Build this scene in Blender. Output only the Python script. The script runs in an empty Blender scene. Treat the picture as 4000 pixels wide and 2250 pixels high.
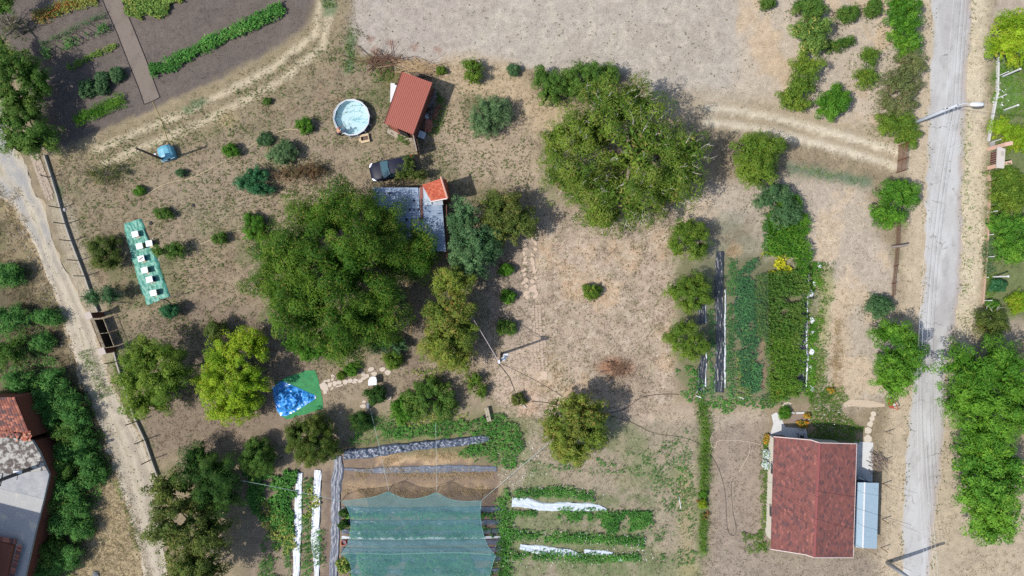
import bpy, bmesh, math, random
import numpy as np
from mathutils import Vector, Matrix, noise as mnoise
from mathutils.geometry import tessellate_polygon

# ------------------------------------------------------------------ camera, world, sun, exposure
SC = bpy.context.scene
COL = SC.collection
S = 43.0            # photograph pixels per metre on the ground
CAMH = 62.0         # flying height of the drone
RAD = math.radians

cam_d = bpy.data.cameras.new('camera')
cam = bpy.data.objects.new('camera', cam_d)
COL.objects.link(cam)
cam.location = (0, 0, CAMH)
cam.rotation_euler = (0, 0, 0)
cam_d.sensor_width = 36.0
cam_d.lens = 36.0 * CAMH / (4000.0 / S)
cam_d.clip_end = 3000
cam_d.clip_start = 0.5
SC.camera = cam

SUN_EL, SHADOW_AZ = 54.0, 19.0       # degrees; shadows fall towards +x turned 19 deg to +y
sd = Vector((math.cos(RAD(SHADOW_AZ)) * math.cos(RAD(SUN_EL)), math.sin(RAD(SHADOW_AZ)) * math.cos(RAD(SUN_EL)), -math.sin(RAD(SUN_EL))))
W = bpy.data.worlds.new('World')
SC.world = W
W.use_nodes = True
wn = W.node_tree
sky = wn.nodes.new('ShaderNodeTexSky')
sky.sky_type = 'NISHITA'
sky.sun_disc = False
sky.sun_elevation = RAD(SUN_EL)
toward = -sd
sky.sun_rotation = math.atan2(toward.x, toward.y)
sky.altitude = 200
sky.dust_density = 1.6
bg = wn.nodes['Background']
bg.inputs['Strength'].default_value = 0.15
wn.links.new(sky.outputs['Color'], bg.inputs['Color'])

sun_d = bpy.data.lights.new('sun', 'SUN')
sun_d.energy = 3.9
sun_d.angle = RAD(0.6)
sun_d.color = (1.0, 0.965, 0.915)
sun = bpy.data.objects.new('sun', sun_d)
COL.objects.link(sun)
sun.rotation_euler = sd.to_track_quat('-Z', 'Y').to_euler()
sun.location = (-30, -12, 50)

SC.view_settings.view_transform = 'Standard'
SC.view_settings.look = 'None'
SC.view_settings.exposure = 0.5
SC.view_settings.gamma = 1.0
SC.view_settings.use_curve_mapping = False
SC.render.engine = 'CYCLES'
SC.cycles.max_bounces = 6
SC.cycles.diffuse_bounces = 3
SC.cycles.transparent_max_bounces = 10
SC.cycles.use_denoising = False

# ------------------------------------------------------------------ pixel <-> place
def P(px, py, z=0.0):
    """photograph pixel of a point that stands z metres above the ground -> metres"""
    k = (CAMH - z) / CAMH / S
    return Vector(((px - 2000.0) * k, (1125.0 - py) * k, z))
ORI = {1: (0, 0), 2: (1000, 0), 3: (2000, 0), 4: (3000, 0), 5: (0, 750), 6: (1000, 750), 7: (2000, 750), 8: (3000, 750),
       9: (0, 1500), 10: (1000, 1500), 11: (2000, 1500), 12: (3000, 1500)}
def Z(n, *pts):
    ox, oy = ORI[n]
    r = [(ox + x / 1.932, oy + y / 1.932) for x, y in pts]
    return r if len(r) > 1 else r[0]
def OV(*pts):
    if not isinstance(pts[0], tuple): return (pts[0] * 1.5528, pts[1] * 1.5528)
    r = [(x * 1.5528, y * 1.5528) for x, y in pts]
    return r if len(r) > 1 else r[0]
def XY(p, z=0.0):
    v = P(p[0], p[1], z)
    return (v.x, v.y)

# ------------------------------------------------------------------ colour
KL = 1.75   # sunlit radiance of a level white surface in this light
def s2l(c):
    c = np.asarray(c, float) / 255.0
    return np.where(c <= 0.04045, c / 12.92, ((c + 0.055) / 1.055) ** 2.4)
def alb(r, g, b):
    """base colour of a level surface that looks like this 8-bit colour in full sun"""
    return tuple(float(v) for v in np.clip(s2l((r, g, b)) / KL, 0.004, 0.86))

# ------------------------------------------------------------------ numpy noise
class VN:
    def __init__(self, seed, n=64):
        self.t = np.random.default_rng(seed).random((n, n, 4)).astype(np.float32); self.n = n
    def __call__(self, x, y, ch=0):
        n = self.n
        xi = np.floor(x).astype(int); yi = np.floor(y).astype(int)
        fx = x - xi; fy = y - yi
        fx = fx * fx * (3 - 2 * fx); fy = fy * fy * (3 - 2 * fy)
        a = self.t[xi % n, yi % n, ch]; b = self.t[(xi + 1) % n, yi % n, ch]
        c = self.t[xi % n, (yi + 1) % n, ch]; d = self.t[(xi + 1) % n, (yi + 1) % n, ch]
        return (a * (1 - fx) + b * fx) * (1 - fy) + (c * (1 - fx) + d * fx) * fy
    def fbm(self, x, y, oct=4, ch=0):
        s = 0; a = 0.5; f = 1.0; tot = 0
        for o in range(oct):
            s = s + a * self(x * f + 17.3 * o, y * f - 9.1 * o, (ch + o) % 4); tot += a; a *= 0.55; f *= 2.03
        return s / tot
VN1, VN2, VN3 = VN(3), VN(11), VN(29)

def inpoly(x, y, poly):
    r = np.zeros(x.shape, bool)
    n = len(poly)
    for i in range(n):
        x0, y0 = poly[i]; x1, y1 = poly[(i + 1) % n]
        if y0 == y1: continue
        c = ((y0 > y) != (y1 > y)) & (x < (x1 - x0) * (y - y0) / (y1 - y0) + x0)
        r ^= c
    return r
def dseg(x, y, pts, closed):
    d = np.full(x.shape, 1e9)
    n = len(pts)
    for i in range(n if closed else n - 1):
        x0, y0 = pts[i]; x1, y1 = pts[(i + 1) % n]
        dx, dy = x1 - x0, y1 - y0
        l2 = dx * dx + dy * dy + 1e-12
        t = np.clip(((x - x0) * dx + (y - y0) * dy) / l2, 0, 1)
        d = np.minimum(d, (x - x0 - t * dx) ** 2 + (y - y0 - t * dy) ** 2)
    return np.sqrt(d)
def sstep(a, b, v):
    t = np.clip((v - a) / (b - a), 0, 1)
    return t * t * (3 - 2 * t)

# ------------------------------------------------------------------ materials
MATS = {}
def mat(name, col=(0.5, 0.5, 0.5), rough=0.8, var=0.0, scale=3.0, bump=0.0, bscale=20.0, metal=0.0, attr=False, spec=0.3,
        col2=None, dirt=None, dscale=1.2, dthr=0.55, alpha=1.0, transl=0.0, emis=None, coat=0.0, stretch=None, contrast=0.12, var2=0.0, cracks=0.0):
    """procedural material: base colour (or the mesh's own 'Col'), blotches towards col2, patches of dirt, bump"""
    if name in MATS: return MATS[name]
    m = bpy.data.materials.new(name); MATS[name] = m
    m.use_nodes = True
    t = m.node_tree; N = t.nodes; L = t.links
    b = N['Principled BSDF']
    b.inputs['Roughness'].default_value = rough
    b.inputs['Metallic'].default_value = metal
    b.inputs['Specular IOR Level'].default_value = spec
    if coat: b.inputs['Coat Weight'].default_value = coat
    tc = N.new('ShaderNodeTexCoord')
    vec = tc.outputs['Object']
    if stretch:
        mp = N.new('ShaderNodeMapping'); mp.inputs['Scale'].default_value = stretch
        L.new(vec, mp.inputs['Vector']); vec = mp.outputs['Vector']
    if attr:
        a = N.new('ShaderNodeAttribute'); a.attribute_name = 'Col'
        cur = a.outputs['Color']
    else:
        r = N.new('ShaderNodeRGB'); r.outputs[0].default_value = (*col, 1); cur = r.outputs[0]
    def mix(fac, c1, c2, bt='MIX'):
        x = N.new('ShaderNodeMix'); x.data_type = 'RGBA'; x.blend_type = bt
        for s, v in ((x.inputs[0], fac), (x.inputs[6], c1), (x.inputs[7], c2)):
            if hasattr(v, 'links'): L.new(v, s)
            else: s.default_value = v if not isinstance(v, tuple) else (*v, 1)
        return x.outputs[2]
    def nz(sc, detail=6.0, rg=0.6):
        n = N.new('ShaderNodeTexNoise'); n.inputs['Scale'].default_value = sc; n.inputs['Detail'].default_value = detail
        n.inputs['Roughness'].default_value = rg
        L.new(vec, n.inputs['Vector']); return n.outputs['Fac']
    def ramp(v, a, c):
        r = N.new('ShaderNodeMapRange'); r.inputs[1].default_value = a; r.inputs[2].default_value = c
        L.new(v, r.inputs[0]); return r.outputs[0]
    if col2 is not None:
        cur = mix(ramp(nz(scale), 0.5 - contrast, 0.5 + contrast), cur, tuple(col2))
    if dirt is not None:
        cur = mix(ramp(nz(dscale, 8, 0.65), dthr, dthr + 0.08), cur, tuple(dirt))
    for var, vs_ in ((var, scale * 2.7), (var2, scale * 0.6)):
        if not var: continue
        n = nz(vs_, 8, 0.75)
        r = N.new('ShaderNodeMapRange'); r.inputs[1].default_value = 0.25; r.inputs[2].default_value = 0.75
        r.inputs[3].default_value = 1 - var; r.inputs[4].default_value = 1 + var
        L.new(n, r.inputs[0])
        vm = N.new('ShaderNodeVectorMath'); vm.operation = 'SCALE'
        L.new(cur, vm.inputs[0]); L.new(r.outputs[0], vm.inputs['Scale']); cur = vm.outputs[0]
    if cracks:
        nd = N.new('ShaderNodeTexNoise'); nd.inputs['Scale'].default_value = 1.3; nd.inputs['Detail'].default_value = 5
        L.new(vec, nd.inputs['Vector'])
        va = N.new('ShaderNodeVectorMath'); va.operation = 'MULTIPLY_ADD'; va.inputs[1].default_value = (1.2, 1.2, 0)
        L.new(nd.outputs['Color'], va.inputs[0]); L.new(vec, va.inputs[2])
        vo = N.new('ShaderNodeTexVoronoi'); vo.feature = 'DISTANCE_TO_EDGE'; vo.inputs['Scale'].default_value = cracks
        L.new(va.outputs[0], vo.inputs['Vector'])
        c1 = ramp(vo.outputs['Distance'], 0.022, 0.004); c2 = ramp(nz(0.5), 0.5, 0.62)
        mm = N.new('ShaderNodeMath'); mm.operation = 'MULTIPLY'; L.new(c1, mm.inputs[0]); L.new(c2, mm.inputs[1])
        cur = mix(mm.outputs[0], cur, (.16, .15, .14))
    L.new(cur, b.inputs['Base Color'])
    if bump:
        bn = N.new('ShaderNodeBump'); bn.inputs['Strength'].default_value = bump; bn.inputs['Distance'].default_value = 0.05
        L.new(nz(bscale, 8, 0.7), bn.inputs['Height']); L.new(bn.outputs[0], b.inputs['Normal'])
    out = N['Material Output']
    if transl:
        tr = N.new('ShaderNodeBsdfTranslucent'); L.new(cur, tr.inputs['Color'])
        ms = N.new('ShaderNodeMixShader'); ms.inputs[0].default_value = transl
        L.new(b.outputs[0], ms.inputs[1]); L.new(tr.outputs[0], ms.inputs[2]); L.new(ms.outputs[0], out.inputs['Surface'])
    if alpha < 1:
        tr = N.new('ShaderNodeBsdfTransparent')
        ms = N.new('ShaderNodeMixShader'); ms.inputs[0].default_value = alpha
        L.new(tr.outputs[0], ms.inputs[1]); L.new(b.outputs[0], ms.inputs[2]); L.new(ms.outputs[0], out.inputs['Surface'])
    return m

# ------------------------------------------------------------------ objects
def link(o, parent=None):
    COL.objects.link(o)
    if parent is not None: o.parent = parent
    return o
def tag(o, label=None, cat=None, group=None, kind=None):
    if label: o['label'] = label
    if cat: o['category'] = cat
    if group: o['group'] = group
    if kind: o['kind'] = kind
    return o
def thing(name, label, cat, loc=(0, 0, 0), rz=0.0, group=None):
    o = bpy.data.objects.new(name, None)
    o.empty_display_size = 0.2
    o.location = loc; o.rotation_euler = (0, 0, rz)
    COL.objects.link(o)
    return tag(o, label, cat, group)
def copy_tree(o, parent=None):
    c = o.copy(); COL.objects.link(c)
    if parent is not None:
        c.parent = parent
    for ch in list(o.children): copy_tree(ch, c)
    return c

class MB:
    """collects faces (with an optional colour each) and links them as one mesh object"""
    def __init__(s): s.v = []; s.f = []; s.c = []
    def add(s, vs, fs, col=None):
        n = len(s.v); s.v += [tuple(p) for p in vs]; s.f += [tuple(i + n for i in f) for f in fs]; s.c += [col] * len(fs); return s
    def box(s, c, size, rz=0.0, col=None, rx=0.0, ry=0.0, taper=1.0):
        hx, hy, hz = size[0] / 2, size[1] / 2, size[2] / 2
        M = Matrix.Translation(c) @ Matrix.Rotation(rz, 4, 'Z') @ Matrix.Rotation(ry, 4, 'Y') @ Matrix.Rotation(rx, 4, 'X')
        vs = [M @ Vector((x * hx * (taper if z > 0 else 1), y * hy * (taper if z > 0 else 1), z * hz)) for z in (-1, 1) for y in (-1, 1) for x in (-1, 1)]
        return s.add(vs, [(0, 2, 3, 1), (4, 5, 7, 6), (0, 1, 5, 4), (2, 6, 7, 3), (0, 4, 6, 2), (1, 3, 7, 5)], col)
    def tube(s, pts, r, n=6, col=None, cap=True):
        pts = [Vector(p) for p in pts]
        rs = r if isinstance(r, (list, tuple)) else [r] * len(pts)
        vs = []; fs = []
        prev = None
        for i, p in enumerate(pts):
            d = (pts[min(i + 1, len(pts) - 1)] - pts[max(i - 1, 0)])
            if d.length < 1e-9: d = Vector((0, 0, 1))
            d.normalize()
            if prev is None:
                a = d.cross(Vector((0, 0, 1)))
                if a.length < 1e-3: a = Vector((1, 0, 0))
            else:
                a = prev - d * prev.dot(d)
                if a.length < 1e-6: a = d.orthogonal()
            a.normalize(); prev = a
            b = d.cross(a)
            for k in range(n):
                t = 2 * math.pi * k / n
                vs.append(p + (a * math.cos(t) + b * math.sin(t)) * rs[i])
        for i in range(len(pts) - 1):
            for k in range(n):
                k2 = (k + 1) % n
                fs.append((i * n + k, i * n + k2, (i + 1) * n + k2, (i + 1) * n + k))
        if cap:
            fs.append(tuple(range(n - 1, -1, -1))); fs.append(tuple((len(pts) - 1) * n + k for k in range(n)))
        return s.add(vs, fs, col)
    def lathe(s, c, prof, n=16, col=None):
        vs = []; fs = []
        for r, z in prof:
            for k in range(n):
                t = 2 * math.pi * k / n
                vs.append((c[0] + r * math.cos(t), c[1] + r * math.sin(t), c[2] + z))
        for i in range(len(prof) - 1):
            for k in range(n):
                k2 = (k + 1) % n
                fs.append((i * n + k, i * n + k2, (i + 1) * n + k2, (i + 1) * n + k))
        fs.append(tuple(range(n - 1, -1, -1))); fs.append(tuple((len(prof) - 1) * n + k for k in range(n)))
        return s.add(vs, fs, col)
    def prism(s, poly, z0, z1, col=None):
        n = len(poly)
        area = sum(poly[i][0] * poly[(i + 1) % n][1] - poly[(i + 1) % n][0] * poly[i][1] for i in range(n))
        if area < 0: poly = poly[::-1]
        zz0 = z0 if isinstance(z0, (list, tuple)) else [z0] * n
        zz1 = z1 if isinstance(z1, (list, tuple)) else [z1] * n
        if area < 0: zz0 = list(zz0)[::-1]; zz1 = list(zz1)[::-1]
        vs = [(x, y, zz0[i]) for i, (x, y) in enumerate(poly)] + [(x, y, zz1[i]) for i, (x, y) in enumerate(poly)]
        fs = [(i, (i + 1) % n, n + (i + 1) % n, n + i) for i in range(n)]
        tri = tessellate_polygon([[Vector((x, y, 0)) for x, y in poly]])
        for t in tri:
            a, b, c = [Vector((*poly[i], 0)) for i in t]
            if (b - a).cross(c - a).z < 0: t = t[::-1]
            fs.append(tuple(n + i for i in t)); fs.append(tuple(reversed(t)))
        return s.add(vs, fs, col)
    def build(s, name, m, parent=None, smooth=False, loc=None, bevel=0.0):
        me = bpy.data.meshes.new(name)
        me.from_pydata(s.v, [], s.f)
        if any(c is not None for c in s.c):
            ca = me.attributes.new('Col', 'FLOAT_COLOR', 'CORNER')
            arr = np.ones((len(me.loops), 4), np.float32)
            k = 0
            for f, c in zip(s.f, s.c):
                if c is not None: arr[k:k + len(f), :3] = c
                k += len(f)
            ca.data.foreach_set('color', arr.ravel())
        if m: me.materials.append(m)
        if smooth: me.polygons.foreach_set('use_smooth', [True] * len(me.polygons))
        o = bpy.data.objects.new(name, me)
        if loc is not None: o.location = loc
        link(o, parent)
        if bevel:
            md = o.modifiers.new('bevel', 'BEVEL'); md.width = bevel; md.segments = 2; md.limit_method = 'ANGLE'
        return o

def npmesh(name, V, F, C=None, m=None, parent=None, smooth=False):
    """mesh from numpy arrays; F is (n,3) or (n,4); C is a colour per vertex"""
    me = bpy.data.meshes.new(name)
    k = F.shape[1]
    me.vertices.add(len(V)); me.vertices.foreach_set('co', np.ascontiguousarray(V, np.float32).ravel())
    me.loops.add(F.size); me.loops.foreach_set('vertex_index', np.ascontiguousarray(F, np.int32).ravel())
    me.polygons.add(len(F))
    me.polygons.foreach_set('loop_start', np.arange(0, F.size, k, dtype=np.int32))
    me.polygons.foreach_set('loop_total', np.full(len(F), k, np.int32))
    if smooth: me.polygons.foreach_set('use_smooth', np.ones(len(F), bool))
    me.update(calc_edges=True)
    if C is not None:
        ca = me.attributes.new('Col', 'FLOAT_COLOR', 'POINT')
        c4 = np.ones((len(V), 4), np.float32); c4[:, :3] = C
        ca.data.foreach_set('color', c4.ravel())
    if m: me.materials.append(m)
    o = bpy.data.objects.new(name, me)
    return link(o, parent)

def resample(pts, step, closed=False):
    out = []
    n = len(pts)
    for i in range(n if closed else n - 1):
        a = np.array(pts[i], float); b = np.array(pts[(i + 1) % n], float)
        k = max(1, int(np.linalg.norm(b - a) / step))
        for j in range(k): out.append(tuple(a + (b - a) * j / k))
    if not closed: out.append(tuple(pts[-1]))
    return out
def smooth_line(pts, sub=6):
    """Catmull-Rom through the points (any dimension)"""
    p = [np.array(q, float) for q in pts]
    p = [2 * p[0] - p[1]] + p + [2 * p[-1] - p[-2]]
    out = []
    for i in range(1, len(p) - 2):
        for j in range(sub):
            t = j / sub
            out.append(tuple(0.5 * ((2 * p[i]) + (-p[i - 1] + p[i + 1]) * t + (2 * p[i - 1] - 5 * p[i] + 4 * p[i + 1] - p[i + 2]) * t * t
                                    + (-p[i - 1] + 3 * p[i] - 3 * p[i + 1] + p[i + 2]) * t ** 3)))
    out.append(tuple(p[-2]))
    return out
def ragged(poly, step, amp, seed=0, fr=1.7):
    q = resample(poly, step, True)
    r = []
    for i, (x, y) in enumerate(q):
        nx = float(VN2(np.array([x * fr + seed * 3.1]), np.array([y * fr]))[0]) - 0.5
        ny = float(VN2(np.array([x * fr]), np.array([y * fr + seed * 5.7]), 1)[0]) - 0.5
        r.append((x + nx * amp * 2, y + ny * amp * 2))
    return r
# ------------------------------------------------------------------ the ground sheet
GX0, GX1, GY0, GY1, GST = -57.0, 57.0, -34.0, 34.0, 0.26
gx = np.arange(GX0, GX1 + 1e-6, GST); gy = np.arange(GY0, GY1 + 1e-6, GST)
GXX, GYY = np.meshgrid(gx, gy, indexing='ij')
NZA = VN1.fbm(GXX * 0.35, GYY * 0.35, 4); NZB = VN2.fbm(GXX * 1.1, GYY * 1.1, 4); NZC = VN3.fbm(GXX * 0.13, GYY * 0.13, 3)
NZD = VN1.fbm(GXX * 2.3 + 40, GYY * 2.3, 3, 1)
GC = np.empty(GXX.shape + (3,), np.float64)
def blend(mask, c):
    GC[:] = GC * (1 - mask[..., None]) + np.array(alb(*c)) * mask[..., None]
def zone(poly, c, soft=0.5, amt=1.0, rag=0.8):
    q = [XY(p) for p in poly]
    x = GXX + (NZB - 0.5) * rag * 1.6; y = GYY + (NZD - 0.5) * rag * 1.6
    d = dseg(x, y, q, True); d = np.where(inpoly(x, y, q), d, -d)
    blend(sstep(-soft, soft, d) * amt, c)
def stroke(line, w, c, soft=0.4, amt=1.0, rag=0.6, patch=0.0):
    """w: full width in metres"""
    q = [XY(p) for p in line]
    x = GXX + (NZB - 0.5) * rag * 1.6; y = GYY + (NZD - 0.5) * rag * 1.6
    d = w / 2 - dseg(x, y, q, False)
    m = sstep(-soft, soft, d) * amt
    if patch: m = m * sstep(patch - 0.12, patch + 0.12, NZB)
    blend(m, c)
def spot(p, rx, ry, c, amt=1.0, soft=0.5, rag=0.9):
    q = XY(p)
    x = GXX + (NZB - 0.5) * rag - q[0]; y = GYY + (NZD - 0.5) * rag - q[1]
    d = np.sqrt((x / rx) ** 2 + (y / ry) ** 2)
    blend((1 - sstep(1 - soft, 1 + soft * 0.5, d)) * amt, c)
def speck(poly, c, lo, hi, amt=1.0, n=None):
    q = [XY(p) for p in poly]
    blend(np.where(inpoly(GXX, GYY, q), sstep(lo, hi, NZA if n is None else n), 0) * amt, c)

GC[:] = np.array(alb(150, 133, 106))
blend(sstep(0.48, 0.66, NZA) * 0.55, (128, 120, 88))
blend(sstep(0.52, 0.7, NZB) * 0.5, (172, 152, 122))
blend(sstep(0.5, 0.64, NZC) * 0.5, (168, 146, 120))
# yard beside the hives, patches of green in the dry lawn
ALLP = [(-500, -400), (4500, -400), (4500, 2700), (-500, 2700)]
YARD = OV((150, 400), (640, 200), (900, 60), (1000, 160), (1330, 260), (1340, 470), (1200, 480), (900, 450), (640, 640), (700, 900), (480, 1100), (300, 900))
speck(YARD, (112, 114, 72), 0.55, 0.66, 0.55)
speck(YARD, (132, 106, 84), 0.55, 0.66, 0.4, NZB)
zone(OV((900, 300), (1060, 330), (1000, 390), (900, 400), (860, 350)), (138, 128, 88), 1.2, 0.6)
zone(OV((380, 460), (650, 330), (1000, 300), (1300, 330), (1340, 460), (900, 420), (640, 560), (420, 620)), (166, 147, 124), 1.2, 0.5)
# leaf litter under the lower left trees
zone(OV((270, 860), (500, 740), (720, 800), (830, 900), (700, 1000), (840, 1010), (720, 1110), (400, 1160), (330, 1050)), (142, 123, 104), 1.0, 0.9)
# bare field at the top
FIELD = OV((893, -140), (882, 60), (912, 135), (1000, 165), (1160, 165), (1330, 172), (1600, 190), (1700, 285), (1840, 300), (1900, 250), (1900, -140))
zone(FIELD, (183, 171, 158), 0.35, 1.0, 0.7)
speck(FIELD, (170, 157, 143), 0.5, 0.66, 0.6); speck(FIELD, (196, 184, 166), 0.53, 0.68, 0.6, NZB)
zone(OV((890, -140), (880, 90), (960, 150), (1140, 150), (1300, -140)), (172, 159, 150), 2.5, 0.55)
zone(OV((1860, -140), (1850, 240), (2000, 290), (2190, 330), (2290, 390), (2330, 390), (2330, -140)), (193, 176, 156), 0.9, 1.0)
speck(OV((1860, -140), (1850, 240), (2000, 290), (2190, 330), (2290, 390), (2330, 390), (2330, -140)), (196, 168, 134), 0.52, 0.64, 0.7)
# straw coloured grass along the field's lower edge
stroke(OV((1140, 190), (1260, 200), (1330, 290), (1400, 300)), 3.6, (193, 168, 134), 0.9, 0.85)
stroke(OV((1130, 300), (1150, 350), (1300, 400), (1345, 430)), 2.4, (184, 160, 132), 0.8, 0.8)
zone(OV((1110, 340), (1340, 300), (1360, 480), (1140, 440)), (178, 158, 134), 1.0, 0.7)
# dark tilled plot, top left
PLOT = OV((-80, -140), (812, -140), (805, 20), (775, 70), (700, 125), (600, 178), (500, 222), (390, 272), (270, 325), (165, 372), (100, 345), (60, 200), (20, 100), (-80, 60))
zone(PLOT, (110, 99, 93), 0.16, 1.0, 0.35)
speck(PLOT, (115, 102, 94), 0.48, 0.62, 0.6)
stroke(OV((160, 395), (400, 292), (610, 190), (740, 115), (800, 60), (830, -140)), 1.3, (158, 141, 108), 0.45, 0.9)
# the lane round it: straw with two paler ruts
stroke(OV((250, 395), (500, 292), (700, 190), (820, 100), (862, -140)), 3.2, (150, 134, 102), 1.0, 0.9)
for off in (-0.75, 0.75):
    ln = [(x * 1.5528 + off * 20, y * 1.5528 + off * 36) for x, y in ((250, 395), (500, 290), (690, 190), (800, 105), (850, -140))]
    stroke(ln, 0.6, (204, 186, 154), 0.3, 0.9, 0.35)
for p, rx, ry in ((OV(828, 12), .7, 1.2), (OV(880, 120), .45, 2.0), (OV(500, 260), .8, .45), (OV(470, 275), .7, .4), (OV(875, 160), .5, 1.0)):
    spot(p, rx, ry, (104, 124, 84), 0.85)
for p, rx, ry in ((OV(980, 185), 1.6, .7), (OV(910, 150), 1.1, .6), (OV(985, 205), 1.0, 1.0)):
    spot(p, rx, ry, (120, 110, 62), 0.7)
spot(OV(150, 510), 0.5, 1.6, (98, 118, 76), 0.8)
spot(OV(570, 300), 1.0, 0.8, (172, 152, 108), 0.8)
# red weeds at the field's corner
for p in (OV(932, 100), OV(985, 110), OV(944, 128), OV(1040, 120), OV(1100, 125)):
    spot(p, .45, .35, (150, 104, 84), 0.6)
# dry centre of the garden
CEN = OV((1330, 560), (1420, 520), (1700, 540), (1720, 600), (1690, 1010), (1540, 1030), (1340, 1060), (1215, 960), (1230, 820), (1290, 700))
zone(CEN, (186, 163, 141), 1.2, 1.0)
speck(CEN, (200, 168, 132), 0.53, 0.65, 0.7); speck(CEN, (160, 144, 118), 0.5, 0.66, 0.55, NZB)
speck(CEN, (196, 178, 158), 0.52, 0.64, 0.5, NZD)
zone(OV((1500, 900), (1620, 900), (1640, 990), (1480, 1010)), (160, 138, 116), 1.2, 0.7)
spot(OV(1545, 925), 1.6, .9, (168, 112, 76), 0.75)
zone(OV((1210, 900), (1345, 860), (1360, 1060), (1320, 1090), (1230, 1000)), (196, 172, 150), 0.9, 0.85)
stroke(OV((1325, 1000), (1330, 1080)), 1.5, (200, 168, 140), 0.5, 0.9)
# drive from the road
stroke(OV((1700, 270), (1850, 285), (2000, 310), (2120, 345), (2300, 400)), 3.4, (176, 158, 130), 1.0, 0.85)
for dy in (-16, 22):
    stroke(OV((1780, 285 + dy), (1920, 305 + dy), (2060, 340 + dy), (2290, 405 + dy)), 0.6, (216, 202, 178), 0.3, 0.9, .35)
zone(OV((1330, 470), (1400, 480), (1440, 560), (1340, 620)), (168, 150, 130), 1.0, 0.7)
# right hand plots
RP = OV((1700, 470), (1990, 440), (2180, 470), (2250, 700), (2240, 1010), (2060, 1030), (1890, 560), (1700, 560))
zone(RP, (186, 170, 152), 0.9, 1.0)
speck(RP, (204, 178, 146), 0.54, 0.64, 0.6)
stroke(OV((1985, 420), (2080, 440), (2180, 460)), 0.9, (104, 126, 98), 0.4, 0.85)
for p in (OV(1830, 560), OV(1800, 630), OV(1880, 620)):
    spot(p, 1.4, 1.2, (150, 150, 124), 0.6)
spot(OV(1845, 630), 1.0, .6, (200, 166, 126), 0.7)
# vegetable beds on the right
BEDS = OV((1705, 640), (1800, 650), (1900, 640), (2060, 660), (2070, 990), (2150, 1010), (1990, 1010), (1760, 1000), (1700, 950))
zone(BEDS, (122, 122, 84), 0.7, 0.9)
stroke(OV((1918, 830), (1915, 970)), 0.6, (158, 128, 100), 0.3, 0.9)
stroke(OV((2085, 690), (2060, 960)), 1.0, (150, 150, 92), 0.5, 0.8)
stroke(OV((2120, 740), (2110, 990)), 1.6, (196, 172, 142), 0.6, 0.8)
# lower middle gardens
LM = OV((1265, 1050), (1760, 1040), (1770, 1600), (1260, 1600))
zone(LM, (162, 148, 124), 0.8, 1.0)
speck(LM, (112, 126, 74), 0.48, 0.62, 0.6); speck(LM, (172, 154, 128), 0.55, 0.68, 0.5, NZB)
zone(OV((1690, 1020), (1800, 1010), (1780, 1060), (1560, 1060), (1530, 1030)), (192, 168, 146), 0.8, 0.8)
zone(OV((1790, 1050), (1925, 1050), (1930, 1600), (1790, 1600)), (160, 142, 126), 0.8, 1.0)
zone(OV((1780, 1380), (2320, 1390), (2330, 1600), (1790, 1600)), (158, 142, 126), 1.2, 0.9)
stroke(OV((1800, 1060), (1900, 1040)), 1.4, (190, 172, 150), 0.8, 0.7)
stroke(OV((1770, 1030), (1772, 1200), (1768, 1390)), 1.0, (96, 118, 56), 0.3, 0.8)
for y0 in (1250, 1300, 1345, 1380, 1420):
    stroke(OV((1270, y0), (1500, y0 + 10), (1640, y0 + 12)), 0.9, (98, 120, 66), 0.7, 0.8, 1.2, 0.45)
stroke(OV((1265, 1250), (1265, 1460)), 1.3, (92, 122, 58), 0.7, 0.8)
stroke(OV((1720, 1200), (1730, 1440)), 1.4, (168, 152, 104), 0.8, 0.6)
# netted beds
zone(OV((860, 1110), (1255, 1105), (1262, 1600), (858, 1600)), (140, 118, 100), 0.25, 1.0, 0.3)
stroke(OV((880, 1225), (1250, 1225)), 0.9, (196, 164, 120), 0.5, 0.6, 0.8, 0.45)
stroke(OV((960, 1155), (1180, 1150)), 0.9, (206, 170, 128), 0.4, 0.85, 0.8)
zone(OV((880, 1030), (1230, 1020), (1330, 1060), (1300, 1180), (1170, 1150), (880, 1130)), (120, 124, 76), 0.9, 0.75)
zone(OV((640, 1180), (840, 1170), (835, 1600), (600, 1600)), (146, 128, 108), 0.7, 0.9)
zone(OV((815, 1180), (838, 1180), (836, 1600), (808, 1600)), (132, 112, 98), 0.2, 1.0)
# shady garden round the sheds and the flower beds
zone(OV((880, 900), (1240, 930), (1230, 1040), (900, 1040), (830, 1000)), (160, 142, 118), 1.0, 0.8)
stroke(OV((1045, 700), (1045, 1000)), 1.8, (142, 124, 104), 0.7, 0.9)
zone(OV((1210, 640), (1340, 600), (1340, 860), (1230, 880)), (172, 152, 134), 0.9, 0.85)
# verges of the road
stroke(OV((2340, -140), (2322, 300), (2310, 600), (2290, 900), (2258, 1120), (2240, 1600)), 2.6, (198, 178, 150), 0.7, 0.9)
stroke(OV((2440, -140), (2432, 250), (2430, 600), (2410, 780), (2370, 1050), (2340, 1250), (2320, 1600)), 3.6, (206, 190, 162), 0.7, 1.0)
zone(OV((2395, 860), (2330, 1320), (2340, 1600), (2700, 1600), (2700, 1370)), (184, 166, 140), 1.0, 0.9)
zone(OV((2495, 140), (2485, 450), (2475, 770), (2470, 860), (2720, 860), (2720, 140)), (112, 124, 72), 0.5, 0.95)
zone(OV((2500, -140), (2495, 60), (2720, 60), (2720, -140)), (182, 166, 148), 0.5, 0.9)
spot(OV(2560, 830), 1.4, 1.2, (176, 156, 138), 0.8)
for p in (OV(2530, 180), OV(2540, 235), OV(2520, 260)):
    spot(p, 1.0, 1.2, (112, 146, 84), 0.8)
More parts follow.
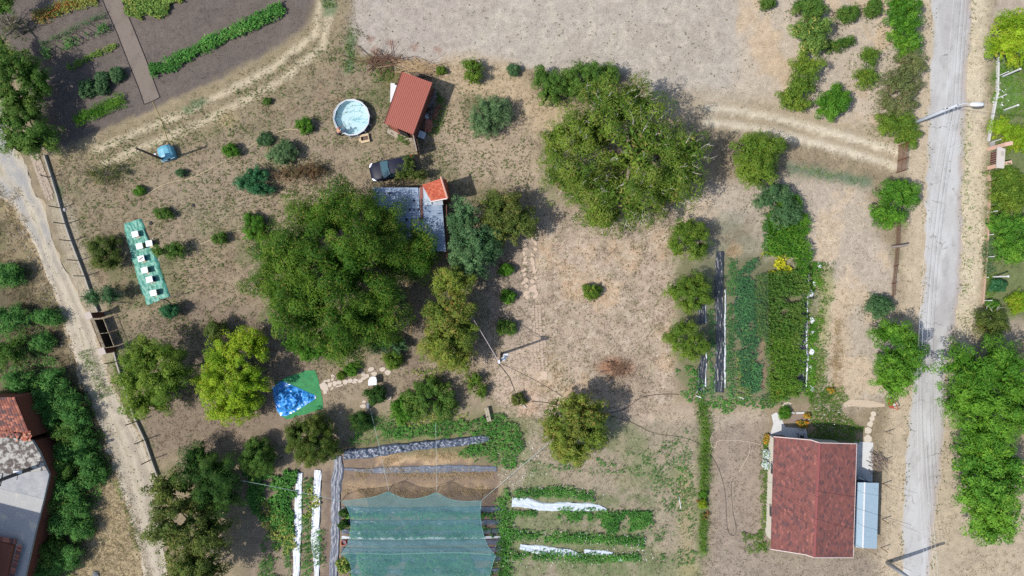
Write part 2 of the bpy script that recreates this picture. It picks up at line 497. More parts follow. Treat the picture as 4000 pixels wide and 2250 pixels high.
# bank on the far left
BANK = OV((-200, 380), (0, 400), (60, 560), (150, 780), (240, 960), (300, 1150), (360, 1330), (400, 1600), (-200, 1600))
zone(BANK, (152, 134, 102), 0.7, 1.0)
speck(BANK, (178, 156, 116), 0.5, 0.64, 0.7); speck(BANK, (112, 110, 70), 0.52, 0.64, 0.6, NZB)
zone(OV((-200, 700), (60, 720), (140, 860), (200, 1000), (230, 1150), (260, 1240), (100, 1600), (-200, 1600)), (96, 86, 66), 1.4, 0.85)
zone(OV((200, 1180), (300, 1160), (380, 1400), (380, 1600), (180, 1600)), (180, 158, 120), 1.0, 0.85)
stroke(OV((10, 470), (60, 560), (120, 680)), 1.4, (176, 152, 112), 0.7, 0.8)
# verge between the left track and its wall
stroke(OV((150, 520), (185, 640), (235, 790), (275, 900)), 1.8, (176, 162, 138), 0.5, 0.85)
stroke(OV((280, 900), (320, 1010), (350, 1090), (385, 1180)), 1.0, (150, 146, 104), 0.5, 0.8)
GC *= (0.92 + 0.42 * NZD)[..., None] * (0.93 + 0.14 * NZA)[..., None]
GC = GC * 0.84 + (GC @ np.array([.3, .59, .11]))[..., None] * 0.16
GC = np.clip(GC * np.array([.985, .985, .94]), 0.01, 0.8)

nx_, ny_ = GXX.shape
V = np.stack([GXX, GYY, np.zeros_like(GXX)], -1).reshape(-1, 3)
idx = np.arange(nx_ * ny_).reshape(nx_, ny_)
F = np.stack([idx[:-1, :-1], idx[1:, :-1], idx[1:, 1:], idx[:-1, 1:]], -1).reshape(-1, 4)
cv = GC.reshape(-1, 3)
# carry the sheet on to the horizon: rings of ever larger quads round the fine grid
ring = np.concatenate([idx[:, 0], idx[-1, 1:], idx[-2::-1, -1], idx[0, -2:0:-1]])
Vs, Fs, Cs = [V], [F], [cv]
cur = ring; base = len(V)
avg = np.array(alb(160, 146, 116)); fullV = V
for sc in (1.12, 1.5, 3.0, 8.0, 24.0):
    nv = V[ring].copy(); nv[:, :2] *= sc
    ni = np.arange(base, base + len(ring)); base += len(ring)
    Vs.append(nv); Cs.append(cv[ring] * 0.3 + avg * 0.7 if sc < 1.2 else np.tile(avg, (len(ring), 1)))
    Fs.append(np.stack([np.roll(cur, -1), cur, ni, np.roll(ni, -1)], -1)); cur = ni
M_GROUND = mat('ground_soil', attr=True, rough=0.95, var=0.46, var2=0.22, scale=3.6, bump=0.9, bscale=6.0, spec=0.1)
ground = npmesh('ground', np.concatenate(Vs), np.concatenate(Fs), np.concatenate(Cs), M_GROUND)
tag(ground, kind='structure')
def gcol(x, y):
    i = np.clip(((x - GX0) / GST).astype(int), 0, nx_ - 1); j = np.clip(((y - GY0) / GST).astype(int), 0, ny_ - 1)
    return GC[i, j]

# ------------------------------------------------------------------ road and track as strips with their own cross profile
def strip(name, left, right, ncol, colf, m, z=0.004, step=0.3, crown=0.0, edge=0.12, seed=0, uv=False):
    l = smooth_line([XY(p) for p in left], 8); r = smooth_line([XY(p) for p in right], 8)
    def par(pts, n):
        a = np.array(pts); s = np.concatenate([[0], np.cumsum(np.linalg.norm(np.diff(a, axis=0), axis=1))])
        t = np.linspace(0, s[-1], n); return np.stack([np.interp(t, s, a[:, k]) for k in (0, 1)], -1), s[-1]
    _, ln = par(l, 2)
    n = int(ln / step)
    A, _ = par(l, n); B, _ = par(r, n)
    u = np.linspace(0, 1, ncol)[None, :, None]
    G = A[:, None, :] * (1 - u) + B[:, None, :] * u
    w = np.linalg.norm(B - A, axis=1)[:, None]
    uu = np.broadcast_to(u[..., 0], (n, ncol))
    wob = (VN3.fbm(G[..., 0] * 1.3 + seed, G[..., 1] * 1.3, 3) - 0.5) * 2
    em = (uu < 1e-6).astype(float) - (uu > 1 - 1e-6)
    d = (B - A)[:, None, :] / w[..., None]
    G = G + d * (wob * edge * 2 * np.abs(em))[..., None]
    zz = z + crown * (1 - (2 * uu - 1) ** 2)
    C = colf(uu, G[..., 0], G[..., 1], w)
    V = np.concatenate([G, zz[..., None]], -1).reshape(-1, 3)
    idx = np.arange(n * ncol).reshape(n, ncol)
    F = np.stack([idx[:-1, :-1], idx[:-1, 1:], idx[1:, 1:], idx[1:, :-1]], -1).reshape(-1, 4)
    e1 = V[F[0, 1]] - V[F[0, 0]]; e2 = V[F[0, 3]] - V[F[0, 0]]
    if np.cross(e1, e2)[2] < 0: F = F[:, ::-1]
    return npmesh(name, V, F, C.reshape(-1, 3), m)
def lerp3(a, b, t): return np.asarray(a) * (1 - t[..., None]) + np.asarray(b) * t[..., None]

def road_col(u, x, y, w):
    n1 = VN1.fbm(x * 0.5, y * 0.22, 4); n2 = VN2.fbm(x * 1.7, y * 0.7, 4); n3 = VN3.fbm(x * 0.9, y * 0.3, 3)
    c = np.broadcast_to(alb(200, 198, 194), u.shape + (3,)).copy()
    c = lerp3(c, alb(186, 182, 178), sstep(0.5, 0.6, n1) * 0.7)
    n5 = VN3.fbm(x * 2.6, y * 1.1 + 9, 4); c = lerp3(c, alb(176, 172, 167), sstep(0.58, 0.66, n5) * 0.6)
    c = lerp3(c, alb(212, 211, 208), sstep(0.52, 0.68, n3) * 0.8)
    c = lerp3(c, alb(188, 176, 168), sstep(0.76, 0.95, u + (n2 - .5) * .25) * 0.85)
    c = lerp3(c, alb(202, 186, 160), np.maximum(sstep(0.93, 1.0, u + (n2 - .5) * .2), sstep(0.07, 0.0, u + (n2 - .5) * .2)) * 0.9)
    return c * (0.95 + 0.1 * n2)[..., None]
M_ROAD = mat('worn_asphalt', attr=True, rough=0.9, var=0.07, scale=2.0, bump=0.25, bscale=25, spec=0.2, dirt=alb(158, 154, 148), dscale=2.2, dthr=0.66, cracks=.42)
rl = [(3640, -250), (3632, -60)] + Z(4, (1218, 0), (1238, 180), (1222, 400), (1214, 700), (1204, 1000), (1190, 1440)) + Z(8, (1184, 350), (1168, 800), (1128, 980), (1090, 1449)) + Z(12, (1062, 200), (1042, 500), (1018, 900), (1010, 1440), (1006, 1900))
rr = [(3802, -250), (3798, -60)] + Z(4, (1540, 0), (1535, 250), (1515, 450), (1505, 700), (1490, 1000), (1470, 1440)) + Z(8, (1466, 400), (1455, 700), (1430, 900), (1380, 1200)) + Z(12, (1348, 0), (1336, 300), (1308, 600), (1294, 800), (1270, 950), (1246, 1100), (1230, 1440), (1222, 1900))
road = strip('asphalt_road', rl, rr, 20, road_col, M_ROAD, z=0.012, crown=0.03, edge=0.14)
tag(road, kind='structure')

def track_col(u, x, y, w):
    n1 = VN1.fbm(x * 0.6, y * 0.6, 4); n2 = VN2.fbm(x * 2.1, y * 2.1, 4)
    up = sstep(-1.0, 11.0, y + (n1 - .5) * 9)        # paler loose gravel towards the top of the lane
    c = np.broadcast_to(alb(212, 199, 176), u.shape + (3,)).copy()
    grav = lerp3(np.broadcast_to(alb(184, 172, 152), u.shape + (3,)), alb(176, 175, 172), up * .8)
    rut = np.maximum(np.exp(-((u - 0.26) / 0.11) ** 2), np.exp(-((u - 0.72) / 0.12) ** 2))
    c = lerp3(c, grav, np.clip(rut * 1.2 + up * 0.3 + (n1 - .5) * 0.9, 0, 1))
    mid = np.exp(-((u - 0.48) / 0.06) ** 2)
    c = lerp3(c, alb(150, 140, 108), mid * sstep(0.45, 0.65, n2) * 0.8)
    edge = np.maximum(sstep(0.08, 0.0, u + (n2 - .5) * .2), sstep(0.92, 1.0, u + (n2 - .5) * .2))
    c = lerp3(c, alb(184, 162, 126), edge * 0.9)
    c = lerp3(c, alb(208, 196, 174), sstep(0.55, 0.7, n2) * 0.5)
    return c * (0.9 + 0.2 * n2)[..., None]
M_TRACK = mat('track_gravel', attr=True, rough=0.95, var=0.18, scale=3.0, bump=0.8, bscale=7, spec=0.1)
tl = [(-420, 250), (-190, 520), (-90, 690), (-25, 780)] + Z(5, (95, 90), (160, 230), (215, 320), (270, 430), (340, 620), (400, 750), (450, 900), (500, 1050), (560, 1250), (600, 1440)) + Z(9, (690, 170), (760, 350), (810, 500), (870, 700), (930, 900), (985, 1050), (1030, 1200), (1085, 1440), (1150, 1700), (1240, 2050))
tr = [(-300, 120), (-60, 330)] + Z(1, (0, 660), (52, 800), (100, 1000), (150, 1160), (215, 1260), (260, 1440)) + Z(5, (320, 60), (365, 210), (400, 350), (465, 520), (540, 650), (600, 800), (655, 900), (700, 1000), (745, 1150), (800, 1300), (840, 1440)) + Z(9, (950, 190), (1025, 330), (1095, 480), (1165, 640), (1195, 800), (1175, 950), (1200, 1050), (1240, 1200), (1265, 1440), (1310, 1700), (1390, 2050))
track = strip('gravel_track', tl, tr, 24, track_col, M_TRACK, z=0.012, crown=0.02, edge=0.22, seed=9)
tag(track, kind='structure')

# trodden path up the dark plot, edged with black irrigation hose
def path_col(u, x, y, w):
    n = VN1.fbm(x * 1.2, y * 1.2, 4)
    return lerp3(np.broadcast_to(alb(142, 129, 118), u.shape + (3,)), alb(132, 119, 109), sstep(0.4, 0.65, n))
pathl = Z(1, (745, -160), (775, 0), (870, 220), (960, 450), (1040, 650), (1088, 788))
pathr = Z(1, (890, -160), (920, 0), (1010, 220), (1110, 470), (1160, 610), (1208, 735))
gp = strip('garden_path', pathl, pathr, 10, path_col, mat('trodden_soil', attr=True, rough=0.95, var=0.1, scale=2, bump=0.4, bscale=6, spec=0.1), z=0.006, edge=0.02)
tag(gp, kind='structure')
# ------------------------------------------------------------------ foliage
M_LEAF = mat('leaf', attr=True, rough=0.6, spec=0.14, transl=0.34)
M_BARK = mat('bark', (0.16, 0.125, 0.095), rough=0.9, var=0.25, scale=4, bump=0.6, bscale=14, col2=(0.24, 0.2, 0.16))
M_TWIG = mat('pale_bare_wood', (0.42, 0.38, 0.32), rough=0.85, var=0.15, scale=5)
M_DARKTWIG = mat('dark_bare_wood', (0.12, 0.09, 0.07), rough=0.9, var=0.15, scale=5)
STY = {   # leaf colours: ordinary, young, the odd third one, share of the third
    'walnut': ((.036, .100, .009), (.100, .182, .016), (.185, .175, .035), .06),
    'walnut2': ((.070, .135, .016), (.160, .225, .028), (.21, .20, .05), .08),
    'olive': ((.074, .114, .022), (.148, .182, .036), (.21, .17, .05), .08),
    'golden': ((.090, .145, .020), (.195, .250, .034), (.27, .21, .05), .14),
    'lemon': ((.155, .275, .014), (.275, .400, .020), (.32, .32, .03), .10),
    'lime': ((.085, .160, .018), (.165, .245, .028), (.20, .22, .03), .06),
    'bright': ((.055, .160, .014), (.125, .275, .024), (.17, .28, .03), .05),
    'fresh': ((.060, .175, .018), (.140, .300, .028), (.22, .32, .04), .05),
    'mid': ((.066, .145, .022), (.120, .200, .034), (.16, .19, .04), .06),
    'bluish': ((.058, .130, .048), (.110, .205, .078), (.15, .21, .09), .05),
    'silver': ((.092, .165, .064), (.155, .245, .100), (.20, .26, .12), .05),
    'dark': ((.030, .082, .014), (.070, .145, .022), (.10, .14, .03), .05),
    'conifer': ((.036, .074, .014), (.080, .118, .022), (.13, .12, .03), .06),
    'thuja': ((.056, .100, .014), (.115, .160, .024), (.17, .15, .04), .08),
    'ailanth': ((.066, .185, .038), (.130, .280, .054), (.13, .20, .05), .04),
    'dusty': ((.115, .145, .048), (.165, .190, .066), (.20, .16, .09), .14),
    'yellow': ((.42, .42, .02), (.55, .54, .03), (.12, .22, .03), .16),
    'brown': ((.150, .090, .045), (.21, .13, .07), (.10, .09, .04), .2),
    'straw': ((.40, .30, .16), (.50, .38, .22), (.28, .22, .12), .15),
    'veg': ((.052, .170, .030), (.105, .280, .050), (.18, .28, .07), .06),
    'bean': ((.034, .135, .034), (.074, .230, .058), (.14, .26, .07), .06),
    'vegdark': ((.032, .125, .046), (.066, .200, .078), (.10, .21, .08), .04),
    'lawn': ((.075, .170, .018), (.140, .270, .030), (.20, .26, .05), .08),
    'squash': ((.100, .185, .034), (.190, .290, .060), (.34, .33, .08), .12),
    'vyellow': ((.125, .205, .035), (.230, .310, .060), (.42, .40, .10), .22),
    'rosy': ((.30, .10, .04), (.42, .20, .05), (.15, .16, .03), .25),
}
TRI = [0]
def quads(Pc, T, Nn, L, Wd, C):
    """three cornered leaves: centre, long axis, normal, length, width, colour"""
    B = np.cross(Nn, T)
    L = L[:, None] * 0.5; Wd = Wd[:, None] * 0.5
    v = np.stack([Pc - T * L + B * Wd, Pc - T * (L * .6) - B * Wd, Pc + T * L], 1).reshape(-1, 3)
    f = np.arange(len(Pc) * 3).reshape(-1, 3)
    TRI[0] += len(Pc)
    return v, f, np.repeat(C, 3, 0)
def unit(a): return a / (np.linalg.norm(a, axis=-1, keepdims=True) + 1e-9)
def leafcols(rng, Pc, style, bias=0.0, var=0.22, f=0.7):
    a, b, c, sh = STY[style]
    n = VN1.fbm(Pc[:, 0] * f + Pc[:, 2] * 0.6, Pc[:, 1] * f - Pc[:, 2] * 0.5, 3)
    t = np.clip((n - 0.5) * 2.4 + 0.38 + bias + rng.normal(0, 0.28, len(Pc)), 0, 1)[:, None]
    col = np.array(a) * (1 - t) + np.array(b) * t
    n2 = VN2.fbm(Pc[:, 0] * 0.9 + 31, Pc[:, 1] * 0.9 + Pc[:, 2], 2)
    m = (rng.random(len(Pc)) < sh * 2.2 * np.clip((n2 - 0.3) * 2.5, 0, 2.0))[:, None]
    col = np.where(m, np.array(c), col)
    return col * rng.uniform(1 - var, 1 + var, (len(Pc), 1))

def crown_arrays(rng, blobs, leaf, aspect, style, cover=2.6, bough=0.75, fill=0.28, spiky=0.0, droop=0.0, flat=0.8, open_=0.0, low=-0.45):
    """blobs: (x,y,z,rx,ry,rz). Boughs sit on the blobs' outside; leaves clothe every bough."""
    leaf *= .78 if leaf < .2 else .68
    Bl = np.array(blobs, float)
    area = 2.6 * np.pi * (Bl[:, 3] * Bl[:, 4] + Bl[:, 3] * Bl[:, 5]) / 2
    nb = np.maximum(16, (area / (bough * bough * 2.2)).astype(int))
    bc, bd, bs = [], [], []
    for i, b in enumerate(Bl):
        u = unit(rng.normal(size=(nb[i] * 2, 3)))
        u = u[u[:, 2] > low][:nb[i]]
        lump = 1 + 0.34 * (VN3.fbm(u[:, 0] * 2.1 + 9 * i, u[:, 1] * 2.1 + u[:, 2] * 1.3, 3) - 0.5) * 2 + rng.normal(0, 0.07, len(u))
        p = b[:3] + u * b[3:6] * (lump * (1 - np.abs(rng.normal(0, 0.12, len(u)))))[:, None]
        keep = np.ones(len(u), bool)
        for j, q in enumerate(Bl):
            if j != i: keep &= (((p - q[:3]) / q[3:6]) ** 2).sum(1) > 0.5
        if open_: keep &= rng.random(len(u)) > open_ * (VN2(p[:, 0] * 0.8, p[:, 1] * 0.8) > 0.45)
        bc.append(p[keep]); bd.append(u[keep]); bs.append(np.full(keep.sum(), 1.0))
    bc = np.concatenate(bc); bd = np.concatenate(bd)
    size = bough * rng.uniform(0.55, 1.25, len(bc))
    per = np.maximum(6, (cover * 2.4 * size * size / (leaf * leaf * aspect * 0.5)).astype(int))
    bi = np.repeat(np.arange(len(bc)), per)
    n = len(bi)
    ax = unit(bd * np.array([1, 1, 0.6]) + np.array([0, 0, 0.25]) + rng.normal(0, 0.3, bd.shape))
    u = unit(rng.normal(size=(n, 3)) + np.array([0, 0, 0.5]) + ax[bi] * 0.4)
    rr = np.sqrt(rng.uniform(0.5, 1.0, n))[:, None]
    off = u * rr * size[bi][:, None]
    off += ax[bi] * (off * ax[bi]).sum(1, keepdims=True) * (0.45 + spiky)
    off[:, 2] *= flat; off[:, 2] += .25 * size[bi] * (.6 - rr[:, 0])
    if droop: off[:, 2] -= droop * (off[:, :2] ** 2).sum(1)
    Pc = bc[bi] + off
    shade = rng.normal(0, 0.26, len(bc))[bi] + 0.16 * (rr[:, 0] - 0.7)  # colour shift: random per bough, younger tone outwards
    Nn = unit(u * 1.05 + np.array([0, 0, 0.25]) + rng.normal(0, 0.34, (n, 3)))
    T = ax[bi] * 0.8 + u * 0.8 + rng.normal(0, 0.45, (n, 3))
    T = unit(T - Nn * (T * Nn).sum(1, keepdims=True))
    lsz = rng.uniform(.72, 1.3, len(bc))[bi]
    if fill:
        lsz = np.concatenate([lsz, np.full(int(n * fill), 3.0)])
        k = int(n * fill)
        ii = rng.integers(0, len(bc), k)
        wi = np.argmin(((bc[ii][:, None, :] - Bl[None, :, :3]) ** 2).sum(2), 1)
        cen = Bl[wi, :3]
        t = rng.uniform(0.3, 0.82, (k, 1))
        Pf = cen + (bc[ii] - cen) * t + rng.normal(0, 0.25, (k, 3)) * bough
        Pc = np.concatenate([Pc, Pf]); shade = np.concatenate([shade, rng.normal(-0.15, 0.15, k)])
        Nf = unit(rng.normal(0, 0.5, (k, 3)) + np.array([0, 0, 0.8]))
        Tf = rng.normal(size=(k, 3)); Tf = unit(Tf - Nf * (Tf * Nf).sum(1, keepdims=True))
        Nn = np.concatenate([Nn, Nf]); T = np.concatenate([T, Tf])
    Pc0 = Pc; keep = Pc[:, 2] > 0.05
    Pc, Nn, T, shade = Pc[keep], Nn[keep], T[keep], shade[keep]
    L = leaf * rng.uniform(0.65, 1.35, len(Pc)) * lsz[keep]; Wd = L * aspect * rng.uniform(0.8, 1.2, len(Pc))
    return quads(Pc, T, Nn, L, Wd, leafcols(rng, Pc, style, shade)), bc

def plant(name, label, cat, base, blobs, style, leaf=0.2, aspect=0.5, seed=1, group=None, trunk=0.12, bark=None, twigs=0, twigmat=None, **kw):
    """base: (x,y) of the stem on the ground; blobs relative to the base"""
    rng = np.random.default_rng(seed)
    root = thing(name, label, cat, (base[0], base[1], 0), group=group)
    (v, f, c), bc = crown_arrays(rng, blobs, leaf, aspect, style, **kw)
    npmesh('crown', v, f, c, M_LEAF, root)
    mb = MB()
    rnd = random.Random(seed)
    top = max(b[2] for b in blobs)
    mz = 0.45 * top
    mb.tube([(0, 0, -0.05), (rnd.uniform(-.1, .1), rnd.uniform(-.1, .1), mz * 0.5), (rnd.uniform(-.15, .15), rnd.uniform(-.15, .15), mz)], [trunk * 1.35, trunk, trunk * 0.85], 8)
    ends = [Vector(b[:3]) for b in blobs]
    pick = bc[rng.permutation(len(bc))[:min(len(bc), 10 + int(trunk * 60))]]
    for e in ends:
        e = Vector((e.x * 0.85, e.y * 0.85, max(e.z, mz + 0.1)))
        m = Vector((e.x * 0.4, e.y * 0.4, (mz + e.z) / 2 + 0.1))
        mb.tube([(0, 0, mz * 0.92), m, e], [trunk * 0.7, trunk * 0.5, trunk * 0.25], 6)
    for q in pick:
        b = min(ends, key=lambda e: (e - Vector(q)).length)
        s = Vector((b.x * 0.8, b.y * 0.8, max(b.z * 0.9, mz)))
        mid = (s + Vector(q)) / 2 + Vector((rnd.uniform(-.15, .15), rnd.uniform(-.15, .15), -0.1))
        mb.tube([s, mid, s.lerp(Vector(q), .8)], [trunk * 0.32, trunk * 0.2, trunk * 0.08], 5)
    tr = mb.build('trunk', bark or M_BARK, root, smooth=True)
    if twigs:
        tw = MB()
        ii = rng.permutation(len(bc))[:twigs]
        for i in ii:
            q = Vector(bc[i]); b = min(ends, key=lambda e: (e - q).length)
            out = (q - b).normalized()
            p = q - out * 0.5
            d = (out + Vector((rnd.uniform(-.6, .6), rnd.uniform(-.6, .6), 0.25))).normalized()
            ln = rnd.uniform(0.6, 1.5)
            pts = [p]
            for k in range(4):
                d = (d + Vector((rnd.uniform(-.45, .45), rnd.uniform(-.45, .45), rnd.uniform(-.15, .3)))).normalized()
                pts.append(pts[-1] + d * ln / 4)
            tw.tube(pts, [.028, .022, .018, .013, .007], 4)
            for k in (1, 2, 3):
                d2 = (d + Vector((rnd.uniform(-1, 1), rnd.uniform(-1, 1), rnd.uniform(-.1, .4)))).normalized()
                tw.tube([pts[k], pts[k] + d2 * ln * 0.22, pts[k] + d2 * ln * 0.42 + Vector((0, 0, .05))], [.015, .011, .006], 3)
        tw.build('bare_twigs', twigmat or M_TWIG, root)
    return root
def pxblobs(blobs_px, base):
    """(px, py, z, rx, ry, rz): pixel of the blob's middle as it shows at height z -> relative to the base"""
    r = []
    for (px, py, z, rx, ry, rz) in blobs_px:
        v = P(px, py, z); r.append((v.x - base[0], v.y - base[1], z, rx, ry, rz))
    return r
BM = 0.5
OVM = 1.5528 / S     # metres per pixel of the overview
SKIRT = []
def tree_ov(name, label, cat, bl, style, h, seed, base=None, **kw):
    """bl: (x, y, rx, ry[, z fraction]) in overview pixels; h: height of the tree"""
    bs = []
    if len(bl) == 1:
        rq_ = random.Random(seed); x, y, rx, ry = bl[0][:4]; zf = bl[0][4] if len(bl[0]) > 4 else .5
        a0 = rq_.uniform(0, 6.28)
        bl = [(x, y, rx * .74, ry * .74, zf)] + [(x + rx * rq_.uniform(.4, .62) * math.cos(a0 + k * 1.57 + rq_.uniform(-.4, .4)), y + ry * rq_.uniform(.4, .62) * math.sin(a0 + k * 1.57 + rq_.uniform(-.4, .4)), rx * rq_.uniform(.36, .58), ry * rq_.uniform(.36, .58), zf * rq_.uniform(.6, .95)) for k in range(4)]
    if cat in ('bush', 'shrub', 'plant', 'hedge') or h < 3.5:
        for b in bl: v = P(b[0] * 1.5528, b[1] * 1.5528, h * .5); SKIRT.append((v.x, v.y, max(b[2], b[3]) * OVM))
    for b in bl:
        z = h * (b[4] if len(b) > 4 else 0.58)
        k = (CAMH - z) / CAMH
        bs.append((b[0] * 1.5528, b[1] * 1.5528, z, max(.3 * b[2] * OVM, b[2] * OVM * k - BM * kw.get('bough', .75)), max(.3 * b[3] * OVM, b[3] * OVM * k - BM * kw.get('bough', .75)), max(0.3, min(h - z, (b[2] + b[3]) / 2 * OVM * 1.1))))
    if base is None:
        cx = sum(b[0] * b[2] for b in bl) / sum(b[2] for b in bl); cy = sum(b[1] * b[2] for b in bl) / sum(b[2] for b in bl)
        v = P(cx * 1.5528, cy * 1.5528, h * 0.5)
        base = (v.x, v.y)
    else:
        v = P(base[0] * 1.5528, base[1] * 1.5528); base = (v.x, v.y)
    return plant(name, label, cat, base, pxblobs(bs, base), style, seed=seed, **kw)

# ------------------------------------------------------------------ low growth: grass, weeds, crops (nobody could count it)
def in_shape(rng, shapes, n):
    """shapes: ('poly', pts) or ('line', pts, width m) in pixels -> n random points"""
    out = []
    ar = []
    for s in shapes:
        q = [XY(p) for p in s[1]]
        if s[0] == 'poly': ar.append(abs(sum(q[i][0] * q[(i + 1) % len(q)][1] - q[(i + 1) % len(q)][0] * q[i][1] for i in range(len(q)))) / 2)
        else: ar.append(sum(math.dist(q[i], q[i + 1]) for i in range(len(q) - 1)) * s[2])
    ar = np.array(ar)
    for s, a in zip(shapes, ar):
        k = int(n * a / ar.sum()) + 1
        q = np.array([XY(p) for p in s[1]])
        if s[0] == 'poly':
            lo, hi = q.min(0), q.max(0)
            pts = np.zeros((0, 2))
            while len(pts) < k:
                c = rng.uniform(lo, hi, (k * 3, 2))
                e = c + np.stack([VN2(c[:, 0] * 1.5, c[:, 1] * 1.5) - .5, VN3(c[:, 0] * 1.5, c[:, 1] * 1.5) - .5], -1) * 0.9
                pts = np.concatenate([pts, c[inpoly(e[:, 0], e[:, 1], [tuple(t) for t in q])]])
            out.append(pts[:k])
        else:
            d = np.concatenate([[0], np.cumsum(np.linalg.norm(np.diff(q, axis=0), axis=1))])
            t = rng.uniform(0, d[-1], k)
            p = np.stack([np.interp(t, d, q[:, i]) for i in (0, 1)], -1)
            j = np.clip(np.searchsorted(d, t) - 1, 0, len(q) - 2)
            tg = unit(q[j + 1] - q[j]); nm = np.stack([-tg[:, 1], tg[:, 0]], -1)
            w = s[2] * (0.75 + 0.5 * VN1(p[:, 0] * 1.1, p[:, 1] * 1.1))
            p = p + nm * (np.clip(rng.normal(0, 0.3, k), -.6, .6) * w)[:, None]
            out.append(p)
    return np.concatenate(out), ar.sum()
def growth(name, label, cat, shapes, style, dens=60, leaf=0.14, aspect=0.5, h=0.25, seed=1, patch=0.0, mound=1.0, upright=0.0, kind='stuff', parent=None, per=5, f=0.7, z0=0.0, group=None):
    """rosettes of leaves over an area; dens = plants per square metre"""
    rng = np.random.default_rng(seed)
    _, a = in_shape(rng, shapes, 1)
    pts, _ = in_shape(rng, shapes, int(a * dens))
    if patch:
        pts = pts[VN2.fbm(pts[:, 0] * 0.9 + seed, pts[:, 1] * 0.9, 3) + rng.normal(0, 0.05, len(pts)) > patch]
    hh = h * (0.45 + 1.1 * VN3.fbm(pts[:, 0] * 1.3, pts[:, 1] * 1.3 + seed, 3)) * mound
    n = len(pts) * per
    bi = np.repeat(np.arange(len(pts)), per)
    ang = rng.uniform(0, 2 * np.pi, n)
    el = rng.uniform(0.05, 0.9, n) + upright
    d = np.stack([np.cos(ang) * np.cos(el), np.sin(ang) * np.cos(el), np.sin(el)], -1)
    L = leaf * rng.uniform(0.6, 1.4, n)
    Pc = np.concatenate([pts[bi], (z0 + rng.uniform(0.1, 1.0, n) * hh[bi])[:, None]], 1) + d * (L * 0.5)[:, None]
    Nn = unit(np.array([0, 0, 1.0]) - d * d[:, 2:3] + rng.normal(0, 0.25, (n, 3)))
    T = unit(d - Nn * (d * Nn).sum(1, keepdims=True))
    v, fa, c = quads(Pc, T, Nn, L, L * aspect, leafcols(rng, Pc, style, f=f))
    o = npmesh(name, v, fa, c, M_LEAF, parent)
    return tag(o, label, cat, group, kind)
# ------------------------------------------------------------------ roofing helpers
def quadpt(q, u, v):
    a = q[0].lerp(q[1], u); b = q[3].lerp(q[2], u)
    return a.lerp(b, v)
def ribbed(name, q, nribs, amp, m, parent, prof='box', rows=1, u0=0.0, u1=1.0, v0=0.0, v1=1.0, lift=0.0, col=None):
    """a metal sheet over part of quad q (u across the ribs, v along them) with real ribs and a 2 mm edge"""
    nrm = (q[1] - q[0]).cross(q[3] - q[0]).normalized()
    if nrm.z < 0: nrm = -nrm
    shape = [(0, 0), (.62, 0), (.72, 1), (.9, 1), (1.0, 0)] if prof == 'box' else [(i / 6, 0.5 - 0.5 * math.cos(2 * math.pi * i / 6)) for i in range(7)]
    us = []
    for r in range(nribs):
        for t, hgt in (shape[:-1] if r < nribs - 1 else shape): us.append((u0 + (u1 - u0) * (r + t) / nribs, hgt))
    vs = []; fs = []
    n = len(us)
    for j in range(rows + 1):
        v = v0 + (v1 - v0) * j / rows
        for u, hgt in us: vs.append(quadpt(q, u, v) + nrm * (lift + amp * hgt))
    for j in range(rows):
        for i in range(n - 1):
            f = (j * n + i, j * n + i + 1, (j + 1) * n + i + 1, (j + 1) * n + i)
            fs.append(f)
    k = len(vs)
    vs += [p - nrm * 0.004 for p in vs]
    fs += [tuple(i + k for i in f[::-1]) for f in fs]
    mb = MB().add(vs, fs, col)
    return mb.build(name, m, parent)
def bar(mb, a, b, w, h, col=None, up=Vector((0, 0, 1))):
    a = Vector(a); b = Vector(b); d = (b - a)
    L = d.length; d.normalize()
    s = d.cross(up)
    if s.length < 1e-4: s = Vector((1, 0, 0))
    s.normalize(); t = s.cross(d)
    vs = [p + s * (x * w / 2) + t * (y * h / 2) for p in (a, b) for x, y in ((-1, -1), (1, -1), (1, 1), (-1, 1))]
    return mb.add(vs, [(0, 1, 2, 3), (7, 6, 5, 4), (0, 4, 5, 1), (1, 5, 6, 2), (2, 6, 7, 3), (3, 7, 4, 0)], col)
def walls(name, corners, tops, m, parent, thick=0.2):
    """corners: ground polygon (xy); tops: height of the wall at each corner; solid block"""
    return MB().prism([tuple(c[:2]) for c in corners], 0.0, list(tops)).build(name, m, parent)

# ------------------------------------------------------------------ house with the red shingle roof
M_SHINGLE = mat('red_shingle', attr=True, rough=0.9, var=0.1, scale=5, bump=0.3, bscale=30, spec=0.15)
M_CREAM = mat('cream_render', alb(232, 222, 204), rough=0.85, var=0.06, scale=2, dirt=alb(196, 180, 158), dscale=1.5, dthr=0.62)
M_TRIM = mat('pale_pink_trim', alb(236, 214, 206), rough=0.6, var=0.05, scale=4)
M_CONC = mat('pale_concrete', alb(226, 224, 220), rough=0.9, var=0.08, scale=2.0, bump=0.2, bscale=18, dirt=alb(196, 190, 182), dscale=1.4, dthr=0.6)
M_GREYCONC = mat('grey_concrete', alb(178, 176, 174), rough=0.9, var=0.14, scale=2.0, bump=0.3, bscale=18)
M_GLASS = mat('dark_window_glass', (0.03, 0.04, 0.05), rough=0.08, spec=0.6)
M_DOORWOOD = mat('brown_door', alb(120, 84, 60), rough=0.6, var=0.12, scale=4)
house = thing('house', 'single storey house with red shingle roof beside the asphalt road', 'house', P(3160, 1930))
def rel(o, v): return Vector(v) - Vector(o.location)
HP = {k: rel(house, P(*v)) for k, v in dict(lt=(3022, 1707, 2.5), lb=(3010, 2143, 2.5), at=(3167, 1720, 3.45), ab=(3148, 2165, 3.45),
      bt=(3200, 1731, 3.9), bb=(3180, 2176, 3.9), rt=(3345, 1735, 3.2), rb=(3331, 2176, 3.2)).items()}
